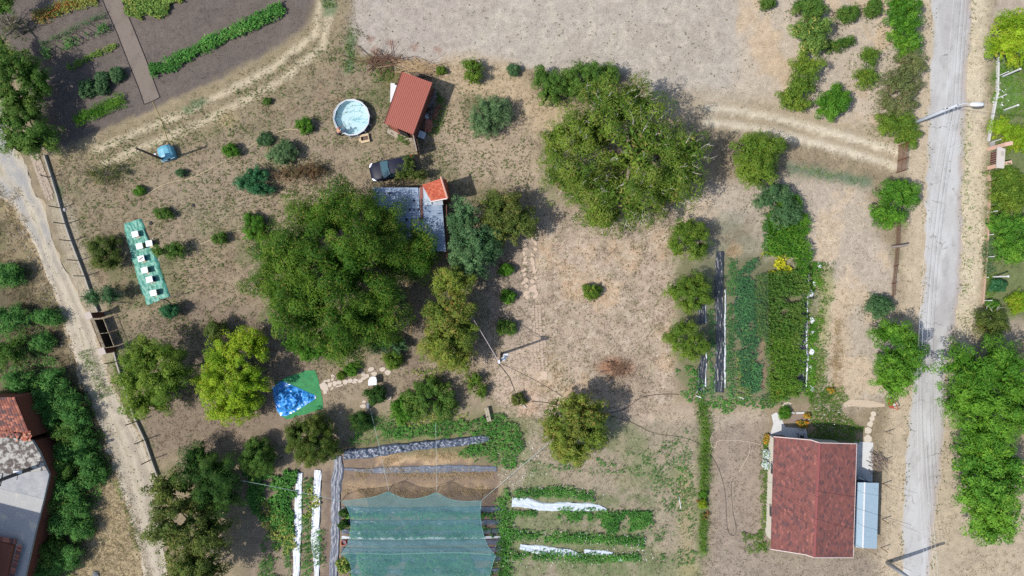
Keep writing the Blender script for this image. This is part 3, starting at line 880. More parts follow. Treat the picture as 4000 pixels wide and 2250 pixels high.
def shingles(name, q, course, tab, parent, seed):
    rng = random.Random(seed)
    n = (q[1] - q[0]).cross(q[3] - q[0]).normalized()
    if n.z < 0: n = -n
    W_ = (q[1] - q[0]).length; H_ = (q[3] - q[0]).length
    nr = max(1, int(H_ / course)); nc = int(W_ / tab)
    mb = MB()
    cA, cB, cC = np.array(alb(140, 91, 84)), np.array(alb(110, 82, 82)), np.array(alb(160, 103, 94))
    for j in range(nr):
        for i in range(-1, nc + 1):
            u0 = (i + (j % 2) * 0.5) / nc; u1 = u0 + 0.97 / nc
            if u1 <= 0 or u0 >= 1: continue
            u0 = max(0, u0); u1 = min(1, u1)
            v0 = j / nr; v1 = min(1.0, (j + 1.05) / nr)
            p = quadpt(q, (u0 + u1) / 2, v0)
            nz_ = VN1.fbm(np.array([p.x * 3.0 + seed]), np.array([p.y * 3.0 + p.z]), 2)[0]
            t = rng.uniform(.35, .85) if nz_ + rng.uniform(-.14, .14) > 0.62 else 0.0
            c = (cA * (1 - t) + cB * t) if rng.random() > 0.14 else (cC if rng.random() > 0.3 else cB)
            c = c * rng.uniform(0.86, 1.14)
            l0 = 0.007 + rng.uniform(0, .003); l1 = 0.016 + rng.uniform(0, .005)
            a, b, cc, d = quadpt(q, u0, v0), quadpt(q, u1, v0), quadpt(q, u1, v1), quadpt(q, u0, v1)
            ch = (b - a) * 0.16; up = (cc - b) * 0.22
            vs = [a + n * l0, b + n * l0, cc - up + n * l1, cc - ch + n * l1, d + ch + n * l1, d - up + n * l1]
            lip = [v - n * 0.012 for v in vs[2:6]]
            mb.add(vs + lip, [(0, 1, 2, 3, 4, 5), (2, 6, 7, 3), (3, 7, 8, 4), (4, 8, 9, 5)], tuple(c))
    return tag(mb.build(name, M_SHINGLE, parent), kind='stuff')
def slab(mb, q, t):
    n = (q[1] - q[0]).cross(q[3] - q[0]).normalized()
    if n.z < 0: n = -n
    return mb.add(list(q) + [p - n * t for p in q], [(0, 1, 2, 3), (7, 6, 5, 4), (0, 4, 5, 1), (1, 5, 6, 2), (2, 6, 7, 3), (3, 7, 4, 0)])
h_ = HP
deck = MB()
slopes = (('lb', 'lt', 'at', 'ab'), ('bb', 'bt', 'at', 'ab'), ('bb', 'bt', 'rt', 'rb'))
for k in slopes:
    slab(deck, [h_[i] for i in k], 0.07)
dk = deck.build('roof', mat('roof_board', alb(120, 72, 68), rough=0.9), house)
# each slope: courses run from the ridge down to the eave
shingles('shingles', [h_['at'], h_['ab'], h_['lb'], h_['lt']], 0.145, 0.3, dk, 1)
shingles('shingles', [h_['bt'], h_['bb'], h_['ab'], h_['at']], 0.145, 0.3, dk, 2)
shingles('shingles', [h_['bt'], h_['bb'], h_['rb'], h_['rt']], 0.145, 0.3, dk, 3)
rc = MB(); bar(rc, h_['bt'] + Vector((0, 0, .035)), h_['bb'] + Vector((0, 0, .035)), 0.2, 0.03); rc.build('ridge_cap', mat('ridge_shingle', alb(160, 92, 90), rough=0.9, var=0.15, scale=6), dk)
for a, b, s in (('lt', 'at', 1), ('at', 'bt', 1), ('bt', 'rt', 1), ('lb', 'ab', -1), ('ab', 'bb', -1), ('bb', 'rb', -1)):
    f = MB(); bar(f, h_[a] + Vector((0, .035 * s, -.03)), h_[b] + Vector((0, .035 * s, -.03)), 0.06, 0.16); f.build('fascia', M_TRIM, dk)
gut = MB(); gut.tube([h_['rt'] + Vector((.06, 0, -.08)), h_['rb'] + Vector((.06, 0, -.08))], 0.05, 6); gut.build('gutter', M_TRIM, dk)
def ins(p, dx, dy): return (p.x + dx, p.y + dy)
wc = [ins(h_['lt'], .45, -.35), ins(h_['lb'], .45, .35), ins(h_['bb'], 0, .35), ins(h_['rb'], -.4, .35), ins(h_['rt'], -.4, -.35), ins(h_['bt'], 0, -.35)]
wall = MB().prism(wc, 0, 2.4)
for g, s_ in (((0, 5, 4), -1), ((1, 2, 3), 1)):
    a, b, c = [Vector((*wc[i], 0)) for i in g]; th = Vector((0, .2 * s_, 0))
    pr = [a + Vector((0, 0, 2.4)), b.lerp(a, .14) + Vector((0, 0, 3.3)), b + Vector((0, 0, 3.72)), c + Vector((0, 0, 3.05)), c + Vector((0, 0, 2.4))]
    wall.add(pr + [p + th for p in pr], [(0, 1, 2, 3, 4), (9, 8, 7, 6, 5)] + [(i, (i + 1) % 5, 5 + (i + 1) % 5, 5 + i) for i in range(5)])
a, b = Vector((*wc[4], 0)), Vector((*wc[3], 0)); bar(wall, a + Vector((-.1, 0, 2.75)), b + Vector((-.1, 0, 2.75)), .2, .7)
wall = wall.build('wall', M_CREAM, house)
for k, (t, wd) in enumerate(((0.3, 1.1), (0.72, 1.1))):
    a = Vector((*wc[0], 0)).lerp(Vector((*wc[1], 0)), t)
    w = MB(); w.box((a.x - .03, a.y, 1.5), (.08, wd, 1.0)); wo = w.build('window', M_TRIM, house)
    g = MB(); g.box((a.x - .075, a.y, 1.5), (.02, wd - .16, .84)); g.build('pane', M_GLASS, wo)
a = Vector((*wc[0], 0)).lerp(Vector((*wc[5], 0)), 0.3)
d = MB(); d.box((a.x, a.y + .03, 1.0), (.9, .07, 2.0), rz=-.05); dd = d.build('door', M_DOORWOOD, house)
hd = MB(); hd.box((a.x + .35, a.y + .08, 1.0), (.04, .05, .12)); hd.build('handle', M_TRIM, dd)

# blue sheet metal shed against the house
M_BLUEROOF = mat('pale_blue_sheet', alb(184, 207, 220), rough=0.5, metal=0.0, var=0.06, scale=3, spec=0.4, dirt=alb(166, 186, 200), dscale=0.8, dthr=0.6)
M_BLUEWALL = mat('navy_sheet', alb(48, 60, 96), rough=0.5, var=0.1, scale=3)
M_WHITEP = mat('white_paint', alb(240, 240, 240), rough=0.55, var=0.05, scale=4)
bs = thing('metal_shed', 'narrow pale blue corrugated metal shed leaning on the red roofed house', 'shed', P(3380, 2010))
q = [rel(bs, P(*Z(12, p), z)) for p, z in (((672, 742), 2.1), ((728, 744), 2.3), ((713, 1237), 2.3), ((652, 1230), 2.1), ((835, 746), 2.05), ((820, 1243), 2.05))]
rootL = MB(); slab(rootL, [q[0], q[1], q[2], q[3]], .03); slab(rootL, [q[1], q[4], q[5], q[2]], .03)
rf = rootL.build('roof', M_BLUEWALL, bs)
for k in range(4):
    ribbed('roof_sheet', [q[1], q[2], q[3], q[0]], 19, 0.022, M_BLUEROOF, rf, 'wave', u0=k / 4, u1=(k + 1) / 4, lift=.008 + .002 * (k % 2))
    ribbed('roof_sheet', [q[1], q[2], q[5], q[4]], 19, 0.022, M_BLUEROOF, rf, 'wave', u0=k / 4, u1=(k + 1) / 4, lift=.008 + .002 * (k % 2))
rcp = MB(); bar(rcp, q[1] + Vector((0, .03, .04)), q[2] + Vector((0, -.03, .04)), .14, .02); rcp.build('ridge_cap', M_WHITEP, rf)
walls('wall', [(q[0].x + .08, q[0].y - .3), (q[3].x + .08, q[3].y + .1), (q[5].x - .08, q[5].y + .1), (q[4].x - .08, q[4].y - .3)], [2.03, 2.03, 1.98, 1.98], M_BLUEWALL, bs)
dl = MB(); dl.box((q[1].x + .1, q[0].y + .18, 0.95), (.9, .04, 1.9), rz=-.45); dl.build('door', mat('blue_door_sheet', alb(110, 128, 150), rough=.5), bs)

# slabs round the house
def slab_thing(name, label, cat, pts, z, m, kind=None, parent=None, group=None, rag=0.0):
    q = [XY(p) for p in pts]
    if rag: q = ragged(q, 0.25, rag, seed=len(pts))
    o = MB().prism(q, 0.0, z).build(name, m, parent)
    return tag(o, label, cat, group, kind)
slab_thing('concrete_apron', None, None, Z(12, (640, 432), (792, 440), (786, 735), (610, 725)), 0.06, M_CONC, 'structure')
slab_thing('concrete_terrace', None, None, Z(12, (25, 232), (62, 212), (95, 250), (118, 300), (134, 326), (286, 334), (300, 430), (10, 400), (40, 300)), 0.05, M_CONC, 'structure')
slab_thing('garden_path_slabs', None, None, Z(12, (570, 132), (640, 118), (800, 128), (880, 150), (880, 168), (780, 175), (640, 168), (575, 172)), 0.03, mat('sandy_path', alb(212, 192, 166), rough=.95, var=.12, scale=3, bump=.3), 'structure', rag=.06)

# ------------------------------------------------------------------ shed with the brown red sheet roof
M_REDROOF = mat('red_sheet_roof', alb(176, 98, 80), rough=0.55, var=0.08, scale=2.5, spec=0.35, dirt=alb(186, 116, 96), dscale=1.3, dthr=0.66)
M_REDDARK = mat('brown_red_sheet', alb(118, 62, 54), rough=0.6, var=0.1, scale=3)
M_BLOCK = mat('shed_board_wall', alb(128, 78, 64), rough=0.85, var=0.15, scale=3)
rs = thing('garden_shed', 'garden shed with ribbed brown red sheet roof behind the round pool', 'shed', P(1600, 430))
rq = [rel(rs, P(*p)) for p in ((1570, 280, 2.35), (1689, 323, 2.55), (1614, 526, 2.55), (1501, 481, 2.35))]
dkm = MB(); slab(dkm, rq, 0.06); rdk = dkm.build('roof', M_REDDARK, rs)
for j in range(2):
    for k in range(4):
        ribbed('roof_sheet', rq, 4, 0.03, M_REDROOF, rdk, 'box', u0=k / 4, u1=(k + 1) / 4, v0=(0, .5)[j] - (.015 if j else 0), v1=(.52, 1.0)[j], lift=.006 + .004 * (1 - j) + .002 * (k % 2))
def inset(poly, t):
    c = sum((Vector(p) for p in poly), Vector()) / len(poly)
    return [(p[0] + (c.x - p[0]) * t, p[1] + (c.y - p[1]) * t) for p in poly]
wq = inset([(p.x, p.y, 0) for p in rq], 0.05)
walls('wall', wq, [2.28, 2.47, 2.47, 2.28], M_BLOCK, rs)
for a, b in ((1, 2), (0, 3)):
    f = MB(); bar(f, rq[a] + Vector((0, 0, -.05)), rq[b] + Vector((0, 0, -.05)), .05, .22); f.build('fascia', M_REDDARK, rs)
# double door at the lower end: one leaf shut, one swung open
e0 = Vector((*wq[3], 0)); e1 = Vector((*wq[2], 0)); ed = (e1 - e0).normalized(); en = Vector((ed.y, -ed.x, 0))
if en.y > 0: en = -en
a0 = e0 + ed * 0.25 + en * 0.03; a1 = e0 + ed * 1.15 + en * .12
d1 = MB(); bar(d1, a0 + Vector((0, 0, 1.05)), a1 + Vector((0, 0, 1.05)), .05, 1.95); d1.build('door', M_REDROOF, rs)
fr = MB(); bar(fr, a1 + en * .02 + Vector((0, 0, 1.05)), a1 + en * .02 + ed * .85 + Vector((0, 0, 1.05)), .02, 1.9); fr.build('doorway', mat('dark_interior', (.02, .016, .014), rough=1), rs)
o0 = e1 - ed * .05 + en * .03
o1 = o0 + (rel(rs, P(1628, 590, 2.1)) - o0) * Vector((1, 1, 0))
o1.z = 0
d2 = MB(); bar(d2, o0 + Vector((0, 0, 1.08)), o1 + Vector((0, 0, 1.08)), .05, 2.0); dd2 = d2.build('door', M_REDDARK, rs)
d3 = MB(); bar(d3, o0 + Vector((0, 0, 2.1)), o1 + Vector((0, 0, 2.1)), .08, .05); d3.build('door_frame', mat('grey_batten', alb(170, 160, 150), rough=.8), dd2)
slab_thing('concrete_threshold', None, None, [(1516, 500), (1562, 524), (1612, 530), (1608, 552), (1560, 545), (1512, 520)], 0.05, mat('dusty_concrete', alb(186, 172, 154), rough=.95, var=.12, scale=3), 'structure', rag=.04)

# ------------------------------------------------------------------ low shed under the walnut: blue sheets and tiled annex
M_GALV = mat('weathered_blue_sheet', alb(142, 162, 188), rough=0.45, metal=0.0, var=0.1, scale=1.6, spec=0.4, col2=alb(172, 188, 206), dirt=alb(130, 106, 92), dscale=2.2, dthr=0.72)
M_RUST = mat('rusty_strip', alb(128, 82, 66), rough=0.85, var=0.2, scale=6)
M_TILE = mat('clay_tile', attr=True, rough=0.85, var=0.14, scale=6, bump=0.2, bscale=25, spec=0.15)
us = thing('tool_shed', 'low shed with blue grey corrugated sheets half hidden under the big walnut', 'shed', P(1620, 860))
def uq(*a): return [rel(us, P(*p)) for p in a]
wl = [XY(p, 2.4) for p in ((1462, 740), (1632, 738), (1660, 735), (1724, 790), (1736, 985), (1660, 978), (1470, 975))]
walls('wall', [(x - us.location.x, y - us.location.y) for x, y in wl], [2.0, 2.25, 2.25, 2.1, 2.1, 2.3, 2.0], mat('dark_plank_wall', alb(96, 74, 62), rough=.9, var=.2, scale=4), us)
L1 = uq((1458, 732, 2.2), (1633, 733, 2.5), (1652, 985, 2.5), (1474, 985, 2.2))
R1 = uq((1636, 735, 2.52), (1722, 735, 2.3), (1742, 981, 2.3), (1652, 983, 2.52))
for k in range(5):
    ribbed('roof_sheet', [L1[0], L1[3], L1[2], L1[1]], 5, .03, M_GALV, us, 'box', u0=k / 5, u1=(k + 1) / 5 + .004, lift=.003 * (k % 2))
for k in range(5):
    ribbed('roof_sheet', [R1[0], R1[3], R1[2], R1[1]], 5, .028, M_GALV, us, 'box', u0=k / 5, u1=(k + 1) / 5 + .004, lift=.006 + .003 * (k % 2))
m_ = MB(); slab(m_, uq((1640, 778, 2.56), (1649, 778, 2.56), (1653, 856, 2.57), (1645, 857, 2.57)), .01); m_.build('rust_strip', M_RUST, us)
m_ = MB(); slab(m_, uq((1640, 730, 2.62), (1652, 729, 2.62), (1652, 776, 2.6), (1640, 778, 2.6)), .01); m_.build('rust_strip', mat('rust_tile_red', alb(158, 100, 86), rough=.85, var=.2, scale=7), us)
m_ = MB(); slab(m_, uq((1652, 727, 2.66), (1679, 725, 2.72), (1686, 800, 2.6), (1656, 802, 2.58)), .012); m_.build('patch_sheet', mat('pale_metal_patch', alb(186, 198, 208), rough=.4, var=.15, scale=2.5, spec=.5), us)
m_ = MB(); slab(m_, uq((1676, 792, 2.5), (1728, 778, 2.42), (1731, 800, 2.4), (1690, 804, 2.5)), .012); m_.build('patch_sheet', mat('pale_metal_patch2', alb(196, 206, 216), rough=.4, var=.1, scale=2.5, spec=.5), us)
m_ = MB(); bar(m_, uq((1744, 800, 1.9))[0], uq((1746, 1010, 1.9))[0], .06, .12); m_.build('fascia', M_RUST, us)
rk = random.Random(8)
for (zx, zy) in ((232, 325), (305, 322), (380, 322), (712, 440), (716, 592), (787, 590), (592, 755), (676, 750), (640, 592), (810, 740), (1078, 815), (1108, 660), (963, 628), (1130, 655), (1150, 1180), (1030, 1110)):
    p = rel(us, P(1450 + zx / 4.263, 680 + zy / 4.263, 2.55))
    t = MB(); r_ = rk.uniform(.07, .13) if zx < 900 else .05
    t.lathe((p.x, p.y, p.z), [(r_, 0), (r_ * .8, .05), (r_ * .3, .07)], 7); t.build('roof_stone', mat('dark_stone', alb(70, 68, 72), rough=.9, var=.2, scale=8), us)
an = thing('brick_annex', 'small annex with bright red tiled roof joined to the blue shed', 'annex', P(1710, 740))
def aq(*a): return [rel(an, P(*p)) for p in a]
TL_, TR_, BR_, BL_ = aq((1650, 722, 2.75), (1724, 697, 3.3), (1748, 775, 3.3), (1686, 787, 2.85))
RTR, RBR = aq((1742, 700, 2.6), (1753, 772, 2.6))
md = MB(); slab(md, [TL_, TR_, BR_, BL_], .06); slab(md, [TR_, RTR, RBR, BR_], .06); ad = md.build('roof', M_REDDARK, an)
def tiles_joined(q, rows, cols, parent, pal, seed, name='roof_tiles'):
    """barrel tiles, u down the slope (rows), v across (cols)"""
    rng = random.Random(seed); mb = MB()
    n = (q[1] - q[0]).cross(q[3] - q[0]).normalized()
    if n.z < 0: n = -n
    for i in range(rows):
        for j in range(cols):
            c = np.array(alb(*pal[rng.randrange(len(pal))])) * rng.uniform(.85, 1.12)
            u0, u1 = i / rows, (i + 1.12) / rows
            vs = []
            for u, lf in ((u0, .006), (min(u1, 1.02), .022)):
                for t in (0.02, .25, .5, .75, .98):
                    vs.append(quadpt(q, u, (j + t) / cols) + n * (lf + .035 * math.sin(math.pi * t)))
            mb.add(vs, [(k, k + 1, k + 6, k + 5) for k in range(4)], tuple(c))
    return tag(mb.build(name, M_TILE, parent), kind='stuff')
PAL = [(214, 112, 84), (200, 98, 74), (224, 130, 100), (206, 108, 84)]
tiles_joined([TR_, TL_, BL_, BR_], 9, 16, ad, PAL, 1)
tiles_joined([TR_, RTR, RBR, BR_], 4, 16, ad, PAL, 2)
rc = MB(); rc.tube([TR_ + (TR_ - BR_) * .08 + Vector((0, 0, .03)), BR_ + Vector((0, 0, .03))], .09, 7); rc.build('ridge_tiles', mat('ridge_clay', alb(226, 176, 156), rough=.85, var=.12, scale=8), ad)
rc = MB(); bar(rc, BL_, BR_, .1, .1); rc.build('fascia', M_TRIM, ad)
ww = inset([(p.x, p.y, 0) for p in (TL_, RTR, RBR, BL_)], .06)
walls('wall', ww, [2.65, 2.5, 2.5, 2.75], mat('brick_wall', alb(150, 92, 72), rough=.9, var=.2, scale=5), an)

# ------------------------------------------------------------------ farmhouse cut by the lower left corner
fh = thing('farmhouse', 'old farmhouse with broken clay tiles and stained flat concrete roof', 'house', P(120, 1900))
M_FLAT = mat('stained_concrete_roof', alb(168, 168, 170), rough=.92, var=.14, scale=1.2, bump=.3, bscale=10, col2=alb(186, 186, 184), dirt=alb(132, 128, 124), dscale=1.0, dthr=.62)
M_MOSS = mat('mossy_concrete_roof', alb(196, 192, 182), rough=.95, var=.3, scale=2.2, bump=.5, bscale=8, col2=alb(104, 94, 88), contrast=.05, dirt=alb(128, 120, 110), dscale=1.6, dthr=.55)
M_BWALL = mat('red_brown_wall', alb(132, 74, 56), rough=.9, var=.18, scale=3, bump=.2)
def fq(pts, z): return [(v.x - fh.location.x, v.y - fh.location.y) for v in (P(*Z(9, p), z) for p in pts)]
ZF = 3.0
roofpoly = fq([(-360, 395), (0, 392), (242, 425), (300, 520), (371, 686), (331, 866), (270, 1106), (188, 1460), (130, 1750), (-360, 1750)], ZF)
moss = fq([(-360, 395), (0, 392), (242, 425), (300, 520), (356, 650), (-360, 720)], ZF)
smooth_ = fq([(-360, 720), (356, 650), (371, 686), (331, 866), (0, 785), (-360, 700 + 20)], ZF)
MB().prism(roofpoly, ZF - .22, ZF).build('roof_slab', M_FLAT, fh)
MB().prism(moss, ZF + .002, ZF + .03).build('mossy_screed', M_MOSS, fh)
MB().prism(fq([(-360, 830), (0, 790), (331, 868), (268, 1112), (186, 1460), (130, 1740), (-360, 1740)], ZF), ZF + .002, ZF + .016).build('screed_slab', mat('pale_screed', alb(190, 188, 184), rough=.9, var=.1, scale=1.3, dirt=alb(216, 208, 190), dscale=.7, dthr=.56), fh)
wallp = inset([(x, y, 0) for x, y in roofpoly], .03)
MB().prism(wallp, 0, ZF - .22).build('wall', M_BWALL, fh)
# tiled slope above the slab
tq = [rel(fh, P(*Z(9, p), z)) for p, z in (((-230, 100), 4.1), ((112, 98), 4.1), ((236, 400), 3.1), ((-160, 400), 3.1))]
MB().prism([(p.x, p.y) for p in tq], 0, [4.0, 4.0, 3.02, 3.02]).build('gable_block', M_BWALL, fh)
tcols, trows = 17, 20
tn = (tq[1] - tq[0]).cross(tq[3] - tq[0]).normalized()
tn = tn if tn.z > 0 else -tn
PAL2 = [(160, 102, 86), (146, 94, 82), (178, 118, 98), (130, 94, 88), (114, 90, 88), (196, 128, 106)]
TILE_ME = []
for k, c in enumerate(PAL2):
    mb = MB(); vs = []
    for u, lf in ((0, .0), (1.12, .03)):
        for t in (0, .2, .5, .8, 1.0): vs.append((t - .5, -u, lf + .045 * math.sin(math.pi * t)))
    mb.add(vs, [(i, i + 1, i + 6, i + 5)[::-1] for i in range(4)], alb(*c))
    o = mb.build('roof_tile', M_TILE); TILE_ME.append(o.data); bpy.data.objects.remove(o)
rt = random.Random(4)
cw = (tq[1] - tq[0]).length / tcols; rh = (tq[3] - tq[0]).length / trows
for i in range(trows):
    for j in range(tcols):
        v0 = i / trows
        p = quadpt(tq, (j + .5) / tcols, v0)
        wpx = (p + Vector(fh.location))
        if wpx.x < -47.3: continue
        if i >= 17 and j > 11 and rt.random() < .5: continue
        o = bpy.data.objects.new('roof_tile', TILE_ME[rt.choices(range(6), (3, 4, 2, 3, 2, 1.4 if j > 9 else .5))[0]])
        link(o, fh)
        xd = (quadpt(tq, (j + 1) / tcols, v0) - quadpt(tq, j / tcols, v0)); yd = -(quadpt(tq, (j + .5) / tcols, v0 + 1 / trows) - p)
        zd = tn
        M = Matrix((( xd.x, yd.x, zd.x, p.x + zd.x * .02), (xd.y, yd.y, zd.y, p.y + zd.y * .02), (xd.z, yd.z, zd.z, p.z + zd.z * .02), (0, 0, 0, 1)))
        o.matrix_local = M @ Matrix.Rotation(rt.gauss(0, .03 if i < 16 else .25), 4, 'Z')
for k in range(26):      # broken pieces slid onto the slab
    p = rel(fh, P(*Z(9, (rt.uniform(130, 238), rt.uniform(345, 425))), 3.1))
    t = MB(); t.box((0, 0, 0), (rt.uniform(.12, .3), rt.uniform(.08, .2), .03), col=alb(*rt.choice([(206, 122, 96), (196, 110, 84), (222, 168, 140)])))
    o = t.build('tile_shard', M_TILE, fh, loc=p + Vector((0, 0, .05)))
    o.rotation_euler = (rt.gauss(0, .2), rt.gauss(0, .2), rt.uniform(0, 3))
# taller part of the house just outside the picture, whose shadow falls on the slab
ub = fq([(-560, 1010), (-110, 1125), (-130, 1700), (-560, 1700)], ZF)
MB().prism(ub, ZF + .02, 10.2).build('upper_storey', M_BWALL, fh)
# rust brown lower roof at the corner, edged with tiles
MB().prism(fq([(-360, 1110), (0, 1196), (104, 1220), (52, 1460), (0, 1700), (-360, 1700)], 3.3), ZF + .02, 3.3).build('lower_roof', mat('rust_brown_roof', alb(146, 88, 66), rough=.85, var=.18, scale=1.6, stretch=(1, .2, 1)), fh)
for i, (a, b) in enumerate((((-40, 1178), (128, 1205)), ((135, 1215), (70, 1470)))):
    n = 15 if i == 0 else 22
    for k in range(n):
        t = (k + .5) / n
        zx, zy = a[0] + (b[0] - a[0]) * t, a[1] + (b[1] - a[1]) * t
        p = rel(fh, P(*Z(9, (zx, zy)), 3.3))
        o = bpy.data.objects.new('edge_tile', TILE_ME[rt.randrange(6)]); link(o, fh)
        ang = (RAD(-78) if i == 0 else RAD(0)) + rt.gauss(0, .08)
        o.location = p + Vector((0, 0, .03)); o.rotation_euler = (RAD(-8), 0, RAD(8) if i == 0 else RAD(-80) + rt.gauss(0, .08) + RAD(0))
        o.rotation_euler[2] = (RAD(180 - 8) if i == 0 else RAD(90 - 14)) + rt.gauss(0, .07)
        o.scale = (.24, .42, 1)
# ------------------------------------------------------------------ car
M_CARP = mat('dark_navy_paint', alb(32, 35, 56), rough=0.45, spec=0.16, coat=0.0, var=0.06, scale=3)
M_CGLASS = mat('car_glass', (0.03, 0.07, 0.085), rough=0.1, spec=0.4)
M_TYRE = mat('tyre_rubber', (.02, .02, .02), rough=.85)
M_RIM = mat('wheel_rim', (.45, .45, .46), rough=.35, metal=.6)
M_LAMP = mat('headlamp_lens', (.8, .82, .84), rough=.12, spec=.7)
M_BLACKP = mat('black_trim', (.018, .018, .02), rough=.5)
M_REDL = mat('tail_lamp', (.4, .02, .02), rough=.2)
def make_car():
    c = thing('parked_car', 'dark navy hatchback parked beside the red roofed shed under a small tree', 'car', P(1536, 663), math.pi + RAD(13))
    st = [(2.0, .50, .60), (1.93, .68, .72), (1.75, .78, .82), (1.45, .83, .90), (1.1, .85, .95), (.8, .86, .98), (0, .87, 1.0), (-1.0, .87, 1.01), (-1.7, .84, 1.01), (-1.93, .76, .95), (-2.0, .66, .75)]
    prof = [(0, .03), (.45, .02), (.8, -.01), (.93, -.05), (1.0, -.2), (1.0, -.38), (.97, -.5)]
    vs = []; fs = []
    for x, w, t in st:
        pts = [(y * w, max(t + dz, .24)) for y, dz in prof] + [(.9 * w, .2)]
        ring = [(x, -y, z) for y, z in pts[::-1]] + [(x, y, z) for y, z in pts[1:]]
        vs += ring
    n = 2 * (len(prof) + 1) - 1
    for i in range(len(st) - 1):
        for k in range(n - 1): fs.append((i * n + k, i * n + k + 1, (i + 1) * n + k + 1, (i + 1) * n + k))
        fs.append((i * n + n - 1, i * n, (i + 1) * n, (i + 1) * n + n - 1))
    fs.append(tuple(range(n))[::-1]); fs.append(tuple((len(st) - 1) * n + k for k in range(n)))
    body = MB().add(vs, fs).build('body', M_CARP, c, smooth=True)
    # greenhouse
    g = [(.82, .99, .78), (.12, 1.40, .63), (-.3, 1.46, .62), (-1.0, 1.46, .61), (-1.55, 1.39, .59), (-1.9, 1.0, .72)]
    b = [(x, .99 if i else .98, w) for i, (x, z, w) in enumerate([(.82, 0, .80), (.12, 0, .82), (-.3, 0, .82), (-1.0, 0, .82), (-1.55, 0, .8), (-1.9, 0, .74)])]
    m = MB()
    rf = [(g[1][0], s * .63 * k, 1.40 + (.03 if k < 1 else 0)) for s in (-1, 1) for k in (1, .5)]
    roof = MB(); rv = []
    for x, z, w in g[1:5]:
        for t in (-1, -.6, 0, .6, 1): rv.append((x, t * w, z + .03 * (1 - t * t)))
    roof.add(rv, [(i * 5 + k, i * 5 + k + 1, (i + 1) * 5 + k + 1, (i + 1) * 5 + k) for i in range(3) for k in range(4)])
    roof.build('roof', M_CARP, c, smooth=True)
    def glass(nm, pts, sub=4):
        vs = [Vector(p) for p in pts]
        MB().add(vs, [tuple(range(len(vs)))]).build(nm, M_CGLASS, c)
    def lp(a, b_, t): return tuple(a[i] + (b_[i] - a[i]) * t for i in range(3))
    ws = MB(); wv = []
    for t in (0, .5, 1):
        for s in (-1, -.5, 0, .5, 1):
            w = .78 + (.61 - .78) * t
            wv.append((.86 + (.13 - .86) * t + .07 * (1 - s * s), s * w, .985 + (1.41 - .985) * t + .02 * (1 - s * s)))
    ws.add(wv, [(i * 5 + k, i * 5 + k + 1, (i + 1) * 5 + k + 1, (i + 1) * 5 + k) for i in range(2) for k in range(4)]); ws.build('windscreen', M_CGLASS, c, smooth=True)
    glass('rear_window', [(-1.56, -.58, 1.385), (-1.56, .58, 1.385), (-1.88, .7, 1.02), (-1.88, -.7, 1.02)])
    for s in (-1, 1):
        for x0, x1, z0t, z1t in ((.72, -.35, 1.06, 1.45), (-.42, -1.25, 1.45, 1.44), (-1.3, -1.75, 1.43, 1.1)):
            wtop = .635
            glass('side_window', [(x0, s * .80, 1.0), (x1, s * .80, 1.0), (x1 + (0.02 if x1 > -1.7 else .08), s * (wtop if z1t > 1.3 else .75), z1t - .02), (x0 - .04, s * (wtop if z0t > 1.3 else .78), z0t - .02)])
        pl = MB(); bar(pl, (.84, s * .79, .99), (.12, s * .63, 1.41), .05, .04); pl.build('pillar', M_CARP, c)
        pl = MB(); bar(pl, (-.385, s * .815, 1.0), (-.385, s * .63, 1.45), .07, .03); pl.build('pillar', M_BLACKP, c)
        hl = MB(); hv = [(1.965, s * .50, .70), (1.80, s * .74, .835), (1.55, s * .83, .87), (1.66, s * .70, .90), (1.84, s * .52, .83)]
        hv = [(x + .015, y + s * .012, z + .012) for x, y, z in hv]
        hl.add(hv + [(x - .03, y - s * .03, z - .06) for x, y, z in hv], [(0, 1, 2, 3, 4), (5, 9, 8, 7, 6)] + [(i, (i + 1) % 5, 5 + (i + 1) % 5, 5 + i) for i in range(5)])
        hl.build('headlight', M_LAMP, c)
        tl_ = MB(); tl_.box((-1.93, s * .68, .82), (.12, .2, .22)); tl_.build('tail_light', M_REDL, c, bevel=.02)
        mi = MB(); mi.box((.62, s * .96, 1.02), (.14, .2, .12)); mi.build('wing_mirror', M_CARP, c, bevel=.03)
        for x in (1.25, -1.25):
            w = MB(); w.tube([(x, s * .66, .3), (x, s * .86, .3)], .3, 18); wo = w.build('wheel', M_TYRE, c)
            r_ = MB(); r_.tube([(x, s * .82, .3), (x, s * .872, .3)], .19, 14); r_.build('rim', M_RIM, wo)
    gr = MB(); gr.box((1.985, 0, .5), (.06, .85, .16)); gr.build('grille', M_BLACKP, c)
    cw = MB(); cw.box((.9, 0, .992), (.12, 1.45, .02)); cw.build('cowl', M_BLACKP, c)
    for s in (-1, 1):
        wp = MB(); bar(wp, (.88, s * .35, 1.02), (.66, s * .05, 1.13), .025, .02); wp.build('wiper', M_BLACKP, c)
        hb = MB(); bar(hb, (1.72, s * .52, .885), (.92, s * .62, 1.0), .012, .01); hb.build('bonnet_seam', M_BLACKP, c)
    npz = MB(); npz.box((2.02, 0, .42), (.02, .5, .11)); npz.build('number_plate', M_WHITEP, c)
make_car()

